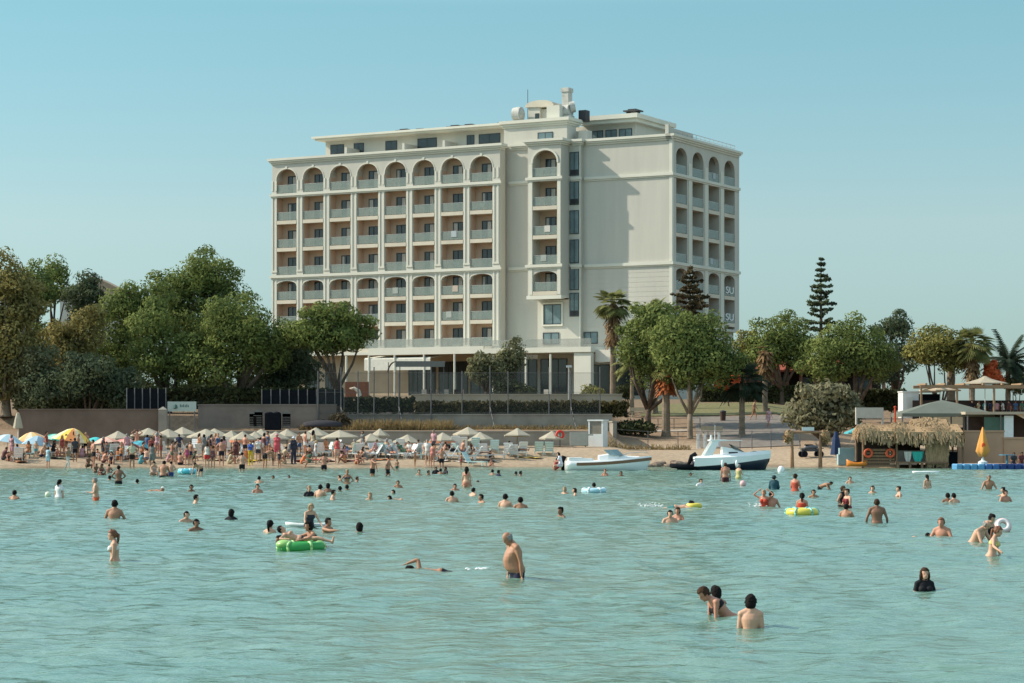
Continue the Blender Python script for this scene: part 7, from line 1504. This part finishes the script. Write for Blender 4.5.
# crowds: people around named anchors, each with its own place in its row
rn = random.Random(11)
cname = {(150, 70, 62): 'red', (205, 205, 200): 'white', (28, 30, 36): 'black', (70, 95, 130): 'blue', (90, 150, 155): 'turquoise', (180, 120, 80): 'orange', (185, 140, 145): 'pink', (115, 115, 112): 'grey', (95, 60, 60): 'maroon', (180, 165, 135): 'beige', (70, 100, 80): 'green', (38, 46, 70): 'navy'}
cols = list(cname)
CR = [  # anchor, [(px, py, pose)...]
 ('left of the grey blue umbrella', [(3, 460, 'sit'), (8, 461, 'sit'), (12, 459, 'stand'), (17.5, 461, 'sitchair'), (22, 460, 'sit')]),
 ('under the grey blue and teal umbrellas', [(29, 457, 'sitchair'), (36, 458, 'stand'), (41, 457, 'sit'), (46, 456, 'stand'), (53, 456, 'sitchair')]),
 ('under the largest umbrella', [(58, 457, 'sit'), (62, 457, 'stand'), (66, 456, 'stand'), (71, 457, 'sitchair'), (78, 458, 'stand'), (82, 457, 'sit'), (86, 455, 'stand')]),
 ('left of the pink umbrellas', [(89, 457, 'armup'), (98, 460, 'sit'), (103, 461, 'stand'), (107, 459, 'sitchair')]),
 ('under the pink umbrellas', [(113, 457, 'sitchair'), (118, 460, 'sit'), (122, 459, 'sitchair'), (127, 457, 'stand'), (133, 455, 'stand'), (137, 453, 'headhold')]),
 ('left of the first loungers', [(142, 458, 'sitchair'), (147, 457, 'stand'), (151, 461, 'stand'), (157, 456, 'headhold'), (161, 459, 'stand'), (168, 462, 'sit'), (172, 464, 'stand'), (176, 464, 'stand')]),
 ('among the white loungers left of centre', [(179, 456, 'stand'), (186, 459, 'sit'), (193, 461, 'sit'), (199, 455, 'stand'), (204, 459, 'stand'), (208, 461, 'stand'), (211, 458, 'stand'), (215, 456, 'headhold'), (218, 457, 'stand'), (224, 458, 'stand')]),
 ('by the coral edged parasols', [(233, 456, 'sit'), (241, 460, 'sitchair'), (245, 457, 'stand'), (253, 459, 'stand'), (260, 460, 'stand'), (264, 458, 'fold'), (268, 456, 'stand')]),
 ('under the middle cream parasols', [(272, 455, 'sit'), (283, 459, 'sit'), (289, 457, 'sitchair'), (299, 456, 'stand'), (305, 454, 'stand'), (309, 457, 'sit'), (313, 455, 'stand')]),
 ('among the loungers below the dark shrub', [(319, 456, 'recline'), (327, 455, 'sitchair'), (334, 459, 'stand'), (338, 455, 'fold'), (343, 458, 'sit'), (349, 457, 'recline'), (355, 457, 'sitchair'), (360, 459, 'sit')]),
 ('on the sand just above the waterline left of centre', [(103, 463, 'sit'), (112, 464, 'sit'), (121, 463, 'stand'), (140, 464, 'sit'), (146, 463, 'squat'), (180, 465, 'sit'), (191, 464, 'stand'), (229, 464, 'sit'), (236, 463, 'stand'), (285, 464, 'sit'), (308, 463, 'sit'), (316, 464, 'stand'), (345, 463, 'sit'), (357, 464, 'sit'), (367, 463, 'squat')]),
 ('on the crowded loungers near the middle', [(363, 453, 'stand'), (369, 457, 'recline'), (376, 456, 'sitchair'), (386, 456, 'sitchair'), (391, 458, 'recline'), (403, 457, 'recline'), (410, 457, 'sitchair'), (419, 456, 'sitchair'), (425, 458, 'sitchair'), (430, 459, 'recline'), (434, 455, 'stand')]),
 ('by the pale lounger row', [(440, 458, 'recline'), (452, 456, 'recline'), (462, 456, 'sitchair'), (469, 460, 'recline'), (478, 459, 'recline'), (489, 458, 'sit'), (516, 456, 'recline')]),
]
flat = []
for anc, L in CR:
    L = sorted(L)
    for i, (px, py, po) in enumerate(L): flat.append((anc, i, len(L), px, py, po))
for k, (anc, i, n, px, py, po) in enumerate(flat):
    male = rn.random() < .5; c = rn.choice(cols); bare = rn.random() < .68; sk = rn.choice(['light', 'tan', 'red', 'red', 'brown']); hr = rn.choice(['black', 'black', 'brown', 'brown', 'blonde', 'grey'])
    if male: wear = [('trunks', c)] if bare else [('t_shirt', c), ('trunks', (60, 60, 65))]
    else: wear = [('swimsuit', c)] if bare else [('dress', c)]
    g = {'trunks': 'trunks', 't_shirt': 't-shirt', 'swimsuit': 'swimsuit', 'dress': 'dress'}[wear[0][0]]
    verb = {'stand': 'standing', 'sit': 'sitting', 'sitchair': 'sitting', 'fold': 'standing', 'headhold': 'standing', 'armup': 'standing', 'recline': 'reclining', 'squat': 'crouching'}[po]
    lab = '%s %s in %s %s, %s from left %s' % (verb, 'man' if male else 'woman', cname[c], g, ordn(i) if n > 1 else 'one', anc)
    if len(lab.split()) > 16: lab = '%s %s in %s, %s from left %s' % (verb, 'man' if male else 'woman', cname[c], ordn(i), anc)
    if len(lab.split()) > 16: lab = ' '.join(lab.replace('on the sand just above the waterline left of centre', 'on the sand by the waterline').split())
    L_ = sand_at(px, py); rot = rn.choice([0, 30, -40, 90, -90, 150, 180, 200, 120])
    if po == 'recline': rot = rn.choice([90, 90, 60, -90, 20]); 
    sc = rn.uniform(.92, 1.08) * (1.0 if rn.random() < .85 else .75)
    person(far(po, male), L_, rot, lab, sk, hr, rn.choice(['short'] if male else ['bun', 'tail', 'bob', 'long']), wear, sc)
    if po in ('sitchair', 'recline'):      # each of these sits on a low chair or lounger
        q = copy_tree(base[int(k % 5 == 0)]); q.location = L_ + V3((0, 0, -.02)); q.rotation_euler.z = radians(rot); d_ = V3((sin(radians(rot)), -cos(radians(rot)), 0)); q.location -= d_ * (.1 if po == 'recline' else -.1)
        q['label'] = 'sun lounger holding the %s in %s, %s person from left %s' % ('man' if male else 'woman', cname[c], ordn(i), anc)
        if len(q['label'].split()) > 16: q['label'] = 'sun lounger under the %s in %s, %s person %s' % ('man' if male else 'woman', cname[c], ordn(i), anc)
# people at the right: bar terrace, hut, beach
RT = [(893, 447, 157, 'stand', 'standing figure in the shade of the thatched hut, left one', (110, 60, 60)), (913, 447, 157.6, 'stand', 'standing figure behind the hut counter above the white cloth', (28, 30, 36)), (905, 447, 158, 'stand', 'figure in navy behind the hut counter, middle one', (35, 45, 75)),
 (1013, 461, 153.5, 'sitchair', 'person seated at the blue table by the tan wall, left one', (60, 62, 70)), (1021, 461, 153.8, 'sitchair', 'person seated by the tan wall at the right picture edge', (110, 60, 60))]
for px, py, Yq, po, lab, c in RT:
    z = .55 if 890 < px < 930 else ground(WX(px, Yq), Yq); person(far(po, True), (WX(px, Yq), Yq, z), 10, lab, 'brown', 'black', 'short', [('t_shirt', c), ('trunks', (50, 50, 55))], 1.0)
for i in range(9):
    Yq = 170.5 if i % 2 else 171.2; px = 915 + i * 12.5; person(far('sitchair' if i % 3 else 'stand', i % 2 == 0), (WX(px, Yq), Yq, 1.35 if px < 970 else 1.75), 40 * i, '%s of nine guests under the tent and bar roofs, counted from the left' % ordn(i), 'brown' if i % 2 else 'tan', 'black', 'short', [('t_shirt', cols[(i * 5) % 12]), ('trunks', (60, 60, 65))], 1.0)
for i in range(9):
    Yq = 188.5; px = 972 + i * 6.2; person(far('stand', i % 2 == 0), (WX(px, Yq), Yq, 3.35), 50 * i, '%s of nine people standing under the pale pergola beam, counted from the left' % ordn(i), 'brown' if i % 2 else 'tan', 'black', 'short', [('t_shirt', cols[(i * 7 + 2) % 12]), ('trunks', (60, 60, 65))], 1.0)
